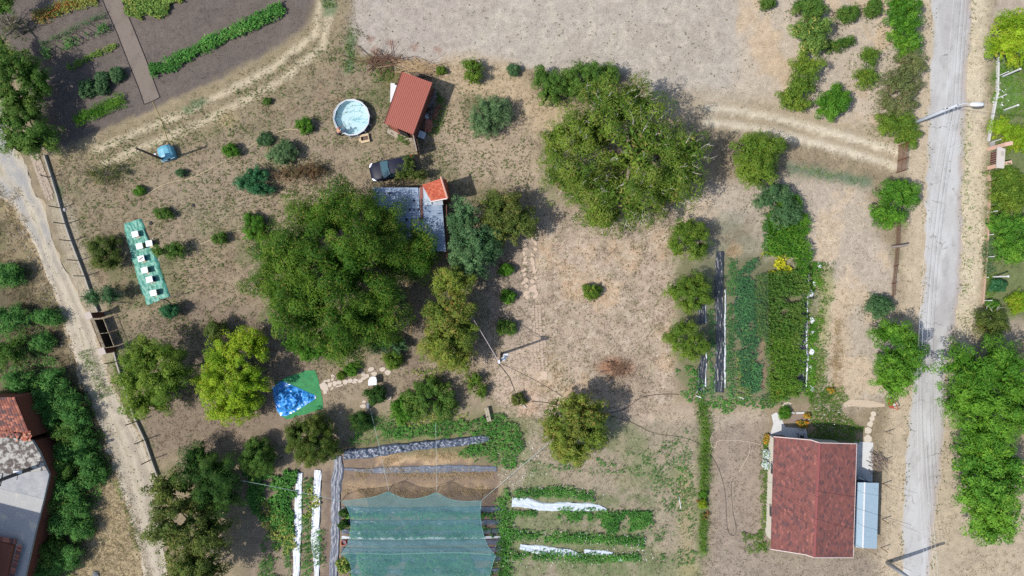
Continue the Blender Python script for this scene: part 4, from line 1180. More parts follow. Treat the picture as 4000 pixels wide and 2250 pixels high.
# ------------------------------------------------------------------ round frame pool
pool = thing('frame_pool', 'round above ground frame pool with white rim and pale turquoise water', 'pool', P(1380, 466))
NP_, PR, PH = 14, 1.62, 0.74
def ringpts(r, z, n=NP_, ph=.1): return [Vector((r * math.cos(2 * math.pi * k / n + ph), r * math.sin(2 * math.pi * k / n + ph), z)) for k in range(n)]
M_LINER = mat('turquoise_liner', alb(232, 252, 253), rough=.5, var=.06, scale=2.4, col2=alb(214, 248, 250), dirt=alb(178, 234, 242), dscale=2.2, dthr=.66)
M_PWALL = mat('pool_outer_wall', alb(92, 128, 168), rough=.6, var=.12, scale=4)
o_, i_ = ringpts(PR, .0), ringpts(PR * 1.0, PH)
mb = MB(); mb.add(o_ + i_, [(k, (k + 1) % NP_, NP_ + (k + 1) % NP_, NP_ + k) for k in range(NP_)]); mb.build('wall', M_PWALL, pool)
fl = ringpts(PR - .03, .05); tp = ringpts(PR - .03, PH)
mb = MB(); mb.add(fl + tp, [tuple(range(NP_))] + [(NP_ + k, NP_ + (k + 1) % NP_, (k + 1) % NP_, k) for k in range(NP_)]); mb.build('liner', M_LINER, pool)
# creases on the liner floor
rp = random.Random(5)
cr = MB()
for k in range(26):
    a = rp.uniform(0, 6.28); r_ = rp.uniform(0, 1.3); x, y = r_ * math.cos(a), r_ * math.sin(a); d = rp.gauss(0, .35)
    ln = rp.uniform(.2, .7)
    cr.tube([(x, y, .055), (x + ln * .5 * math.cos(d), y + ln * .5 * math.sin(d), .065), (x + ln * math.cos(d + .2), y + ln * math.sin(d + .2), .055)], .022, 5)
cr.build('liner_crease', mat('liner_crease', alb(150, 214, 220), rough=.5), pool)
wt = MB(); wt.add(ringpts(PR - .035, .56), [tuple(range(NP_))]); wt.build('water', mat('pool_water', alb(180, 236, 244), rough=.03, spec=.5, alpha=.16), pool)
rail = ringpts(PR + .02, PH)
for k in range(NP_):
    a, b = rail[k], rail[(k + 1) % NP_]
    t = MB(); t.tube([a.lerp(b, .02), b.lerp(a, .02)], .032, 7); t.build('top_rail', M_WHITEP, pool)
    l = MB(); ou = a * (1.0) ; ou.z = 0; d = a.normalized(); l.tube([a + Vector((0, 0, -.03)), Vector((a.x + d.x * .1, a.y + d.y * .1, .35)), Vector((a.x + d.x * .16, a.y + d.y * .16, 0))], .03, 6); l.build('leg', M_WHITEP, pool)
    ski = [a * .985, b * .985, b.lerp(Vector((0, 0, .6)), .05 + .02 * (k % 3)), a.lerp(Vector((0, 0, .6)), .05 + .02 * ((k + 2) % 3))]
    MB().add(ski, [(0, 1, 2, 3)]).build('liner_hem', mat('white_liner_hem', alb(228, 234, 240), rough=.5, var=.06, scale=4), pool)

# person at the pool's edge
M_SKIN = mat('skin', alb(214, 160, 130), rough=.55, var=.05, scale=6, spec=.3)
def person(label, loc, rz):
    o = thing('person', label, 'person', loc, rz)
    J = dict(pel=(0, 0, .93), sp1=(.06, 0, 1.1), ch=(.20, 0, 1.30), nk=(.29, 0, 1.44), hd0=(.33, 0, 1.52), hd=(.37, 0, 1.62), hd2=(.39, 0, 1.68),
             hl=(0, .1, .9), kl=(.04, .12, .5), al=(-.02, .13, .09), tl=(.14, .15, .04), hr=(0, -.1, .9), kr=(.04, -.12, .5), ar=(-.02, -.13, .09), tr=(.14, -.15, .04),
             sl=(.24, .19, 1.37), el=(.40, .25, 1.14), wl=(.58, .21, .93), pl=(.65, .20, .87), sr=(.24, -.19, 1.37), er=(.40, -.25, 1.14), wr=(.58, -.21, .93), pr=(.65, -.20, .87))
    R = dict(pel=.145, sp1=.13, ch=.155, nk=.06, hd0=.075, hd=.098, hd2=.075, hl=.095, kl=.062, al=.042, tl=.035, hr=.095, kr=.062, ar=.042, tr=.035,
             sl=.07, el=.045, wl=.03, pl=.036, sr=.07, er=.045, wr=.03, pr=.036)
    E = [('pel', 'sp1'), ('sp1', 'ch'), ('ch', 'nk'), ('nk', 'hd0'), ('hd0', 'hd'), ('hd', 'hd2'), ('pel', 'hl'), ('hl', 'kl'), ('kl', 'al'), ('al', 'tl'), ('pel', 'hr'), ('hr', 'kr'), ('kr', 'ar'), ('ar', 'tr'),
         ('ch', 'sl'), ('sl', 'el'), ('el', 'wl'), ('wl', 'pl'), ('ch', 'sr'), ('sr', 'er'), ('er', 'wr'), ('wr', 'pr')]
    for s, w in ((1, 'pl'), (-1, 'pr')):
        bx, by, bz = J[w]
        for k, (dy, ln) in enumerate(((-.028, .075), (-.009, .085), (.011, .08), (.029, .062))):
            J[f'{w}{k}a'] = (bx + .045, by + dy, bz - .005); R[f'{w}{k}a'] = .0095
            J[f'{w}{k}b'] = (bx + .045 + ln * .6, by + dy * 1.1, bz - .03); R[f'{w}{k}b'] = .008
            J[f'{w}{k}c'] = (bx + .045 + ln * .75, by + dy * 1.1, bz - .065); R[f'{w}{k}c'] = .007
            E += [(w, f'{w}{k}a'), (f'{w}{k}a', f'{w}{k}b'), (f'{w}{k}b', f'{w}{k}c')]
        J[f'{w}t'] = (bx + .02, by - s * .05, bz - .01); R[f'{w}t'] = .0105
        J[f'{w}u'] = (bx + .055, by - s * .062, bz - .035); R[f'{w}u'] = .0085
        E += [(w, f'{w}t'), (f'{w}t', f'{w}u')]
    ks = list(J); ix = {k: i for i, k in enumerate(ks)}
    me = bpy.data.meshes.new('body'); me.from_pydata([J[k] for k in ks], [(ix[a], ix[b]) for a, b in E], [])
    me.materials.append(M_SKIN)
    b = link(bpy.data.objects.new('body', me), o)
    sk = b.modifiers.new('skin', 'SKIN'); sk.use_smooth_shade = True
    for i, k in enumerate(ks):
        me.skin_vertices[0].data[i].radius = (R[k], R[k]); me.skin_vertices[0].data[i].use_root = (k == 'pel')
    ss = b.modifiers.new('subd', 'SUBSURF'); ss.levels = 1; ss.render_levels = 1
    sh = MB()
    for s in (1, -1): sh.tube([(0.01, s * .075, .98), (0.005, s * .1, .86), (.03, s * .115, .62), (.035, s * .12, .52)], [.135, .125, .105, .1], 12)
    sh.tube([(.035, 0, 1.06), (0, 0, .92), (0, 0, .85)], [.165, .175, .13], 14)
    sh.build('shorts', mat('dark_shorts', alb(58, 62, 78), rough=.85), o, smooth=True)
    hr = MB(); hr.lathe((.365, 0, 1.655), [(.108, -.03), (.105, .03), (.08, .075), (.03, .098), (.004, .1)], 14); hr.build('hair', mat('greying_hair', alb(150, 118, 96), rough=.8), o, smooth=True)
    fc = MB(); fc.box((.475, 0, 1.60), (.03, .03, .045), ry=.4); fc.build('nose', M_SKIN, o)
    for s in (1, -1):
        e = MB(); e.lathe((.455, s * .04, 1.632), [(.012, -.008), (.014, 0), (.008, .01)], 8); e.build('eye', M_BLACKP, o)
        e = MB(); e.lathe((.375, s * .105, 1.60), [(.02, -.025), (.026, 0), (.016, .028)], 8); e.build('ear', M_SKIN, o)
    mo = MB(); mo.box((.462, 0, 1.555), (.014, .05, .01)); mo.build('mouth', mat('lips', alb(170, 96, 84), rough=.5), o)
    return o
person('shirtless person leaning over the rim of the round pool', P(1330, 527), RAD(38))

# wooden box by the pool
M_PALEW = mat('pale_planed_wood', alb(226, 200, 160), rough=.75, var=.12, scale=3, stretch=(1, 8, 1))
bx = thing('wooden_step_box', 'small open pale wooden box on the lawn below the pool', 'box', P(1427, 543), RAD(12))
for y in (-.28, .28):
    t = MB(); t.box((0, y, .3), (.82, .2, .05)); t.build('plank', M_PALEW, bx)
for x in (-.36, .36):
    t = MB(); t.box((x, 0, .15), (.06, .62, .29)); t.build('side_panel', M_PALEW, bx)
t = MB(); t.box((-.48, -.04, .18), (.12, .3, .05)); t.build('step', M_PALEW, bx)
t = MB(); t.box((0, 0, .06), (.66, .5, .04)); t.build('base_board', mat('brown_board', alb(120, 98, 84), rough=.8, var=.2, scale=6), bx)

# ------------------------------------------------------------------ water tank on the lawn and its post
tank = thing('water_tank', 'turquoise blue plastic tank with a black hole in its end', 'tank', P(660, 602), RAD(20))
M_TANK = mat('faded_blue_plastic', alb(126, 196, 214), rough=.45, var=.1, scale=2, col2=alb(92, 168, 196), spec=.4)
vs = []; fs = []
prof = [(-.66, 0), (-.70, .35), (-.62, .72), (-.4, .88), (0, .93), (.4, .88), (.62, .72), (.70, .35), (.66, 0)]
for j, (y, sc) in enumerate(((-.62, .86), (-.56, .95), (-.2, 1.0), (.3, 1.0), (.52, .94), (.6, .82))):
    for x, z in prof: vs.append((x * sc, y - .06 * (1 - (x / .7) ** 2) * (-1 if j > 2 else 0), z * (sc if z > .1 else 1)))
n = len(prof)
fs = [(j * n + k, j * n + k + 1, (j + 1) * n + k + 1, (j + 1) * n + k) for j in range(5) for k in range(n - 1)] + [tuple(range(n - 1, -1, -1)), tuple(5 * n + k for k in range(n))]
MB().add(vs, fs).build('shell', M_TANK, tank, smooth=False, bevel=.03)
fl = MB(); bar(fl, (-.6, -.63, .5), (.6, -.63, .5), .05, .06); fl.build('rim_band', mat('pale_tank_band', alb(186, 214, 226), rough=.5), tank)
hl = MB(); hl.tube([(.05, -.52, .56), (.05, -.66, .5)], .13, 12); hl.build('hole', mat('hole_black', (.006, .006, .008), rough=1), tank)
hose = MB(); hose.tube([(-.35, .6, .5), (-.3, .78, .6), (.05, .8, .58), (.15, .9, .3), (.2, 1.2, .04)], .03, 6); hose.build('outlet_hose', M_BLACKP, tank)
M_WOODP = mat('weathered_post', alb(112, 96, 80), rough=.9, var=.2, scale=4, stretch=(6, 6, .6))
pst = thing('wooden_post', 'leaning weathered wooden pole beside the blue tank', 'pole', P(650, 628))
t = MB(); tp = rel(pst, P(531, 579, 5.2)); t.tube([(0, 0, -.2), tp * .5, tp], [.11, .1, .085], 9); t.build('shaft', M_WOODP, pst, smooth=True)
t = MB(); v = rel(pst, P(608, 606, 1.75)); t.box(v, (.2, .26, .3)); t.build('meter_box', M_WHITEP, pst, bevel=.02)
t = MB(); bar(t, tp + Vector((-.02, -.2, -.12)), tp + Vector((.02, .2, -.12)), .06, .06); t.build('cross_arm', M_WOODP, pst)

# ------------------------------------------------------------------ sheets lying on the ground
def sheet(name, label, cat, line, w, m, seed, amp=.04, step=.1, ncol=17, along=True, z=.02, edge=.08, wid=None, group=None, freq=(7, .9), parent=None):
    """a wrinkled strip of film: centre line in pixels, width in metres"""
    q = smooth_line([XY(p) for p in line], 6)
    a = np.array(q); s = np.concatenate([[0], np.cumsum(np.linalg.norm(np.diff(a, axis=0), axis=1))])
    n = max(4, int(s[-1] / step)); t = np.linspace(0, s[-1], n)
    c = np.stack([np.interp(t, s, a[:, k]) for k in (0, 1)], -1)
    tg = unit(np.gradient(c, axis=0)); nm = np.stack([-tg[:, 1], tg[:, 0]], -1)
    ww = np.interp(t / s[-1], np.linspace(0, 1, len(wid)), wid) if wid is not None else np.full(n, w)
    u = np.linspace(-.5, .5, ncol)
    G = c[:, None, :] + nm[:, None, :] * (u[None, :] * ww[:, None])[..., None]
    e = (VN2.fbm(t * 1.6 + seed * 7, t * 0 + seed, 3) - .5); e2 = (VN2.fbm(t * 1.6 + seed * 3, t * 0 + seed + 9, 3) - .5)
    G[:, 0] += nm * (e * edge * 3)[:, None]; G[:, -1] += nm * (e2 * edge * 3)[:, None]
    A = np.broadcast_to((u[None, :] * ww[:, None]), (n, ncol)); T_ = np.broadcast_to(t[:, None], (n, ncol))
    rd = lambda q_: 1 - np.abs(2 * q_ - 1)
    zz = z + amp * (rd(VN3.fbm(A * freq[0] + seed * 11 + .6 * VN2(T_ * 1.3, A * 2), T_ * freq[1], 3)) ** 2 * 1.3 + rd(VN1.fbm(A * 5 + seed, T_ * 3.1, 3)) ** 2 * .7)
    zz[:, 0] = z; zz[:, -1] = z
    V = np.concatenate([G, zz[..., None]], -1).reshape(-1, 3)
    idx = np.arange(n * ncol).reshape(n, ncol)
    F = np.stack([idx[:-1, :-1], idx[1:, :-1], idx[1:, 1:], idx[:-1, 1:]], -1).reshape(-1, 4)
    if np.cross(V[F[0, 1]] - V[F[0, 0]], V[F[0, 3]] - V[F[0, 0]])[2] < 0: F = F[:, ::-1]
    o = npmesh(name, V, F, None, m, parent, smooth=True)
    return tag(o, label, cat, group)
M_BLACKF = mat('black_mulch_film', (.018, .021, .028), rough=.42, spec=.5, var=.3, scale=5, dirt=(.10, .105, .115), dscale=3.5, dthr=.66)
M_GREYF = mat('grey_dusty_film', alb(104, 110, 124), rough=.45, spec=.4, var=.3, scale=6, dirt=alb(146, 150, 160), dscale=7, dthr=.58, stretch=(1, .12, 1))
M_WHITEF = mat('white_film', alb(236, 240, 244), rough=.45, var=.05, scale=4)
gM = 'plastic mulch strips in the beds'
sheet('plastic_mulch_strip', 'long black plastic mulch strip running up the right hand garden beds', 'plastic sheet', [(2812, 982), (2808, 1130), (2812, 1280), (2810, 1420), (2806, 1532)], .8, M_BLACKF, 1, .09, wid=[.8, .75, .8, .85, .95], group=gM)
sheet('plastic_mulch_strip', 'white edge of film along the long black strip', 'plastic sheet', [(2832, 1130), (2832, 1230), (2830, 1340), (2831, 1440), (2831, 1515)], .16, M_WHITEF, 2, .06, ncol=6, wid=[.08, .2, .1, .26, .12], z=.05, group=gM)
sheet('plastic_mulch_strip', 'short black strip showing between the second and third round trees', 'plastic sheet', [(2742, 1190), (2742, 1265)], .6, M_BLACKF, 3, .09, group=gM)
sheet('plastic_mulch_strip', 'black strip below the third round tree beside a white edge', 'plastic sheet', [(2752, 1390), (2738, 1460), (2735, 1535)], .7, M_BLACKF, 4, .09, group=gM)
sheet('plastic_mulch_strip', 'thin white film edge right of the black strip below the third tree', 'plastic sheet', [(2760, 1375), (2757, 1440), (2756, 1510)], .12, M_WHITEF, 14, .05, ncol=5, z=.05, group=gM)
sheet('plastic_mulch_strip', 'thin white film edge between the second and third round trees', 'plastic sheet', [(2757, 1185), (2755, 1225), (2757, 1262)], .14, M_WHITEF, 15, .05, ncol=5, z=.05, group=gM)
sheet('plastic_mulch_strip', 'small black scrap of film among the beans', 'plastic sheet', [(2882, 1160), (2880, 1195)], .9, M_BLACKF, 5, .08, wid=[.4, .9], group=gM)
sheet('plastic_mulch_strip', 'black strip on the right edge of the beds by the strawberries', 'plastic sheet', [(3144, 1068), (3140, 1180), (3140, 1290), (3134, 1345), (3130, 1440), (3130, 1528)], .6, M_BLACKF, 6, .09, wid=[.7, .5, .5, .55, .8, .75], group=gM)
sheet('plastic_mulch_strip', 'white edge of film along the strawberry strip', 'plastic sheet', [(3158, 1070), (3156, 1130), (3150, 1250), (3150, 1350), (3152, 1430), (3146, 1520)], .18, M_WHITEF, 7, .06, ncol=6, wid=[.1, .14, .2, .22, .2, .12], z=.05, group=gM)
for k, (x, y) in enumerate(((3197, 1038), (3178, 1105), (3165, 1145), (3168, 1250), (3172, 1300), (3168, 1372), (3166, 1440), (3168, 1515))):
    sheet('film_scrap', ('white film scrap beside the strawberries, %s from the top' % ('first', 'second', 'third', 'fourth', 'fifth', 'sixth', 'seventh', 'eighth')[k]), 'plastic sheet', [(x - 4, y - 12), (x + 4, y), (x, y + 14)], .5, M_WHITEF, 20 + k, .1, ncol=7, wid=[.15, .5, .2], z=.03, group='white film scraps by the strawberries')
# grey films round the netted beds
sheet('plastic_mulch_strip', 'long grey plastic path running down the left side of the netted bed', 'plastic sheet', [(1318, 1780), (1324, 1830), (1312, 1900), (1314, 2000), (1309, 2120), (1303, 2250), (1300, 2360)], .85, M_GREYF, 8, .05, wid=[.75, .95, .85, .8, .85, .8, .8], group=gM)
sheet('plastic_mulch_strip', 'crumpled grey film slanting across the top of the netted bed', 'plastic sheet', [(1345, 1775), (1440, 1768), (1560, 1750), (1680, 1735), (1770, 1728), (1910, 1710)], .8, mat('crumpled_grey_film', alb(100, 110, 128), rough=.4, spec=.5, var=.4, scale=7, dirt=alb(186, 192, 202), dscale=7, dthr=.6), 9, .26, ncol=14, wid=[.9, .95, .8, .75, .8, .6], freq=(5, 4), group=gM)
sheet('plastic_mulch_strip', 'straight grey film across the bed below the crumpled one', 'plastic sheet', [(1345, 1832), (1450, 1838), (1600, 1834), (1750, 1832), (1940, 1830)], .6, mat('pale_grey_film', alb(116, 122, 134), rough=.42, spec=.4, var=.25, scale=5, dirt=alb(150, 138, 124), dscale=1.6, dthr=.58), 10, .05, wid=[.2, .55, .65, .65, .5], freq=(5, 1), group=gM)
M_BLUEBLACK = mat('blue_black_film', (.05, .065, .09), rough=.36, spec=.6, var=.2, scale=4)
for k, (y, c_, wd) in enumerate(((1990, M_BLUEBLACK, .55), (2040, M_BLUEBLACK, .5), (2075, M_BLUEBLACK, .45), (2098, M_WHITEF, .2), (2118, M_GREYF, .5), (2146, M_GREYF, .4), (2180, M_BLUEBLACK, .55), (2228, M_GREYF, .4))):
    o_n = ('first', 'second', 'third', 'fourth', 'fifth', 'sixth', 'seventh', 'eighth')[k]
    sheet('plastic_mulch_strip', '%s film strip from the top under the green shade net' % o_n, 'plastic sheet', [(1335, y), (1500, y + 4), (1700, y + 2), (1955, y - 2)], wd, c_, 30 + k, .06, group='film strips under the shade net')
sheet('plastic_mulch_strip', 'left of two white film strips left of the grey plastic path', 'plastic sheet', [(1174, 1845), (1168, 1900), (1166, 2000), (1162, 2110), (1158, 2250), (1152, 2340)], .68, M_WHITEF, 11, .07, wid=[.5, .7, .75, .7, .6, .6], group=gM)
sheet('plastic_mulch_strip', 'right of two white film strips left of the grey plastic path', 'plastic sheet', [(1244, 1835), (1240, 1900), (1236, 2000), (1232, 2100), (1238, 2200), (1238, 2340)], .68, M_WHITEF, 12, .07, wid=[.6, .75, .8, .75, .45, .4], group=gM)
M_WHITED = mat('white_film_blue', alb(222, 232, 238), rough=.45, var=.06, scale=3)
sheet('plastic_mulch_strip', 'upper white film strip in the weedy bed right of the net', 'plastic sheet', Z(11, (0, 885), (110, 895), (230, 925), (420, 925), (540, 930), (640, 930), (710, 950)), .9, M_WHITED, 13, .08, wid=[.9, .9, .75, .8, .85, .75, .3], group=gM)
sheet('plastic_mulch_strip', 'lower white film strip in the weedy bed right of the net', 'plastic sheet', Z(11, (60, 1225), (200, 1250), (330, 1262), (450, 1272), (520, 1300)), .8, M_WHITED, 16, .08, wid=[.5, .8, .75, .7, .3], group=gM)
sheet('plastic_mulch_strip', 'torn white film end right of the lower white strip', 'plastic sheet', Z(11, (545, 1262), (640, 1272), (760, 1275)), .4, M_WHITED, 17, .06, wid=[.5, .4, .2], group=gM)
sheet('plastic_mulch_strip', 'last small white film tail near the lower bed\'s right end', 'plastic sheet', Z(11, (730, 1318), (840, 1320)), .35, M_WHITED, 18, .05, wid=[.25, .35], group=gM)

# green ground sheet with the hives
M_TARP = mat('green_tarp', alb(84, 160, 138), rough=.5, spec=.4, var=.1, scale=3, col2=alb(100, 178, 156), dirt=alb(64, 130, 112), dscale=3, dthr=.62)
sheet('green_ground_sheet', 'long green tarpaulin on the lawn under the row of beehives', 'tarpaulin', Z(5, (1000, 222), (1050, 380), (1090, 500), (1135, 640), (1180, 770), (1200, 822)), 2.2, M_TARP, 40, .09, ncol=26, wid=[1.55, 1.95, 2.1, 2.15, 2.25, 2.2], edge=.1, freq=(4, 1.6))
HB = [((1020, 318), 13, (150, 160, 150), 'grey body nearest the top end of the sheet'), ((1053, 408), 14, (150, 150, 60), 'mustard body beside the single hive to its right'), ((1126, 388), 10, (60, 60, 84), 'dark body standing alone on the right of the row'),
      ((1066, 503), 13, (50, 84, 130), 'blue body and a bar lying on its lid'), ((1092, 590), 12, (112, 128, 108), 'olive grey body fifth along the sheet'), ((1128, 661), 13, (36, 52, 120), 'deep blue body second from the lower end'), ((1158, 762), 12, (128, 112, 100), 'brown body at the lower end of the sheet')]
for k, (p, ang, bc_, tx) in enumerate(HB):
    hgt = .62 if k in (4, 6, 1, 5) else .5
    px = Z(5, p)
    b = thing('beehive', 'white lidded beehive with ' + tx, 'beehive', P(px[0], px[1], hgt) * Vector((1, 1, 0)) if False else (P(px[0], px[1], hgt).x, P(px[0], px[1], hgt).y, .05), RAD(ang), group='beehives on the green sheet')
    t = MB(); t.box((0, 0, hgt * .45), (.52, .46, hgt * .82)); t.build('body', mat('hive_paint_%d' % k, alb(*bc_), rough=.6, var=.1, scale=5), b)
    t = MB(); t.box((0, 0, hgt - .04), (.6, .54, .09)); t.build('lid', mat('hive_lid', alb(246, 247, 248), rough=.45), b, bevel=.01)
    t = MB(); t.box((.0, -.29, .08), (.4, .12, .03)); t.build('landing_board', M_PALEW, b)
    for sx in (-.2, .2):
        t = MB(); t.box((sx, 0, .0), (.06, .46, .1)); t.build('runner', M_WOODP, b)
    if k == 3:
        t = MB(); t.box((0, 0, hgt + .03), (.36, .07, .05), rz=.4); t.build('weight', mat('rusty_iron', alb(140, 110, 96), rough=.7), b)
def rock(name, label, px, r, m, cat='stone', group=None, flat=.6, parent=None, seed=0):
    rn = random.Random(seed + int(px[0] * 7 + px[1]))
    bm = bmesh.new(); bmesh.ops.create_icosphere(bm, subdivisions=2, radius=1)
    for v in bm.verts:
        s = 1 + .28 * mnoise.noise(v.co * 1.6 + Vector((rn.uniform(0, 50), 0, 0)))
        v.co = Vector((v.co.x * r * s, v.co.y * r * s * .85, max(-.3, v.co.z) * r * s * flat))
    me = bpy.data.meshes.new(name); bm.to_mesh(me); bm.free(); me.materials.append(m)
    o = bpy.data.objects.new(name, me); v = P(*px); o.location = (v.x, v.y, r * flat * .25); o.rotation_euler[2] = rn.uniform(0, 6)
    link(o, parent); return tag(o, label, cat, group)
M_STONE = mat('pale_stone', alb(196, 184, 168), rough=.9, var=.15, scale=5, bump=.4)
M_DSTONE = mat('dark_rubber', alb(74, 70, 70), rough=.9, var=.2, scale=6)
rock('stone', 'dark stone on the lawn above the hives\' green sheet', Z(5, (1140, 236)), .2, M_DSTONE)
rock('stone', 'dark grey stone alone on the lawn right of the hives', Z(5, (1460, 103)), .17, M_DSTONE)
rock('stone', 'pale round stone at the foot of the fence\'s tallest post', Z(5, (486, 135)), .2, mat('white_stone', alb(214, 206, 196), rough=.9, var=.1, scale=4))
for k, p in enumerate(((967, 232), (1120, 352), (1153, 350), (1202, 512), (1130, 718))):
    rock('weight_stone', 'small pale weight on the hive sheet, %s' % ('at its top corner', 'left of two behind the lone hive', 'right of two behind the lone hive', 'on its right edge midway', 'above the lowest hive')[k], Z(5, p), .1, M_STONE, group='weights on the hive sheet')
rock('stone', 'grey boulder in the dry grass at the bottom left', Z(9, (727, 1432)), .32, mat('grey_boulder', alb(130, 132, 134), rough=.9, var=.2, scale=5, bump=.4))

# green carpet with the blue tarpaulin
M_CARPET = mat('green_turf_carpet', alb(62, 146, 92), rough=.9, var=.16, scale=2.2, bump=.5, bscale=40, col2=alb(78, 162, 100))
def zc(pts): return [(1050 + x / 4.83, 1420 + y / 4.83) for x, y in pts]
slab_thing('green_carpet', 'square green artificial turf carpet under the blue tarpaulin', 'carpet', zc([(120, 370), (320, 260), (720, 130), (870, 125), (930, 280), (1030, 780), (1020, 860), (700, 950), (340, 1050), (200, 960)]), .025, M_CARPET, rag=.03)
M_BLUET = mat('blue_tarpaulin', alb(44, 146, 244), rough=.33, spec=.6, var=.08, scale=3, col2=alb(84, 182, 250), contrast=.15)  # second blue paints soft highlights into the colour of the folds
tq_ = [XY(p) for p in zc([(215, 330), (300, 335), (890, 600), (905, 640), (890, 670), (560, 880), (350, 990), (220, 990), (150, 890), (80, 620), (70, 450)])]
rngT = np.random.default_rng(3)
cx_, cy_ = np.mean([p[0] for p in tq_]), np.mean([p[1] for p in tq_])
xs = np.arange(min(p[0] for p in tq_) - .1, max(p[0] for p in tq_) + .1, .055); ys = np.arange(min(p[1] for p in tq_) - .1, max(p[1] for p in tq_) + .1, .055)
TX, TY = np.meshgrid(xs, ys, indexing='ij')
ind = inpoly(TX, TY, tq_); dd_ = dseg(TX, TY, tq_, True)
xn = TX - cx_; yn = TY - cy_
r1 = 1 - np.abs(2 * VN1.fbm(xn * .75 + yn * .5 + 3, (yn - xn * .6) * 1.5, 3) - 1)
r2 = 1 - np.abs(2 * VN2.fbm(xn * 1.8 + 11, yn * 1.6 + xn * .9, 3) - 1)
hh = .04 + .62 * sstep(0, 1.3, dd_) + .55 * (np.clip(r1, 0, 1) ** 3 - .45) * sstep(0, .5, dd_) + .2 * (r2 ** 3 - .45) * sstep(0, .3, dd_) + .03 * VN3.fbm(xn * 6, yn * 6, 2)
hh = np.maximum(hh, .03)
idx = np.arange(TX.size).reshape(TX.shape)
F = np.stack([idx[:-1, :-1], idx[1:, :-1], idx[1:, 1:], idx[:-1, 1:]], -1).reshape(-1, 4)
F = F[ind.ravel()[F].all(1)]
o = npmesh('blue_tarpaulin', np.stack([TX, TY, hh], -1).reshape(-1, 3), F, None, M_BLUET, None, smooth=True)
tag(o, 'crumpled shiny blue tarpaulin heaped on the green carpet', 'tarpaulin')
rock('weight_stone', 'white stone holding the right tip of the blue tarpaulin', zc([(880, 640)])[0], .13, M_WHITEP)

# ------------------------------------------------------------------ paving
def stone_poly(rn, rx, ry, n=7):
    return [(rx * (1 + rn.uniform(-.2, .2)) * math.cos(2 * math.pi * (k + rn.uniform(-.25, .25)) / n), ry * (1 + rn.uniform(-.2, .2)) * math.sin(2 * math.pi * (k + rn.uniform(-.25, .25)) / n)) for k in range(n)]
def paving(name, stones, m, seed, label=None):
    """structure whose children are single stones: (px, py, rx, ry, rot)"""
    root = thing(name, None, None, P(stones[0][0], stones[0][1])); tag(root, kind='structure')
    rn = random.Random(seed); shapes = []
    for k in range(6):
        o = MB().prism(stone_poly(rn, 1, 1), 0, .05).build('stone', m); shapes.append(o.data); bpy.data.objects.remove(o)
    for px, py, rx, ry, rot in stones:
        o = bpy.data.objects.new('stone', shapes[rn.randrange(6)]); link(o, root)
        v = rel(root, P(px, py)); o.location = (v.x, v.y, 0.0); o.rotation_euler[2] = rot; o.scale = (rx, ry, rn.uniform(.7, 1.2))
    return root
M_FLAG = mat('pale_flagstone', alb(222, 206, 188), rough=.9, var=.1, scale=3, bump=.3)
fl_ = [(1035, 430, .62, .8, .2), (1060, 540, .36, .36, 0), (1150, 405, .4, .45, .3), (1130, 320, .35, .3, .4), (1060, 330, .4, .2, .3), (1215, 240, .35, .35, 0), (1240, 380, .38, .5, .2), (1200, 470, .3, .18, .6), (1330, 350, .5, .4, .2), (1450, 350, .5, .4, .1), (1350, 415, .5, .14, .4),
       (1540, 320, .5, .4, .3), (1640, 310, .45, .3, .2), (1780, 190, .38, .5, 0), (1850, 240, .5, .4, .5), (1930, 110, .6, .4, .3), (1790, 280, .5, .3, .2), (1720, 330, .5, .3, .1), (1990, 190, .5, .4, .2), (1620, 355, .5, .2, .1), (2150, 110, .6, .35, .2), (2250, 170, .6, .4, .1),
       (1800, 720, .35, .25, .3), (1780, 800, .5, .35, .2), (1360, 920, .24, .2, 0), (2080, 640, .5, .3, .3), (2280, 650, .4, .3, .3), (1200, 300, .3, .2, .3), (1110, 470, .2, .5, .2), (1290, 430, .3, .14, .5), (1180, 370, .2, .2, .1)]
paving('stone_path', [(1050 + x / 4.83, 1420 + y / 4.83, rx * .52, ry * .52, r) for x, y, rx, ry, r in fl_], M_FLAG, 3)
rn = random.Random(12)
st_ = []
for y in np.arange(935, 1180, 19):
    for k in range(2):
        st_.append((2052 + k * 32 + rn.uniform(-8, 8) + (y - 935) * .02, y + rn.uniform(-8, 8), rn.uniform(.2, .34), rn.uniform(.13, .2), rn.uniform(0, 3)))
st_ += [(2125, 1465, .3, .45, 0), (2112, 1475, .3, .2, .4), (2058, 1152, .36, .4, 0), (2080, 1128, .36, .3, 1)]
paving('stepping_stones', st_, mat('cream_stone', alb(220, 196, 172), rough=.92, var=.12, scale=3, bump=.3), 5)
# brick walk: single pavers, three wide
pav = thing('paver_walk', None, None, P(2090, 1300)); tag(pav, kind='structure')
o = MB().box((0, 0, .02), (.36, .32, .045)).build('paver', mat('sunk_paver', alb(202, 180, 158), rough=.95, var=.14, scale=4, bump=.4)); pme = o.data; bpy.data.objects.remove(o)
for j in range(26):
    y = 1195 + j * 10.3
    for i in range(5):
        if rn.random() < (.45 if i in (0, 4) else .1): continue
        v = rel(pav, P(2068 + i * 13 + j * .55 + rn.uniform(-1.2, 1.2), y + rn.uniform(-1.2, 1.2)))
        p_ = bpy.data.objects.new('paver', pme); link(p_, pav); p_.location = (v.x, v.y, rn.uniform(-.024, .004)); p_.rotation_euler[2] = rn.gauss(0, .06); p_.scale = (rn.uniform(.6, .8), rn.uniform(.58, .72), 1)
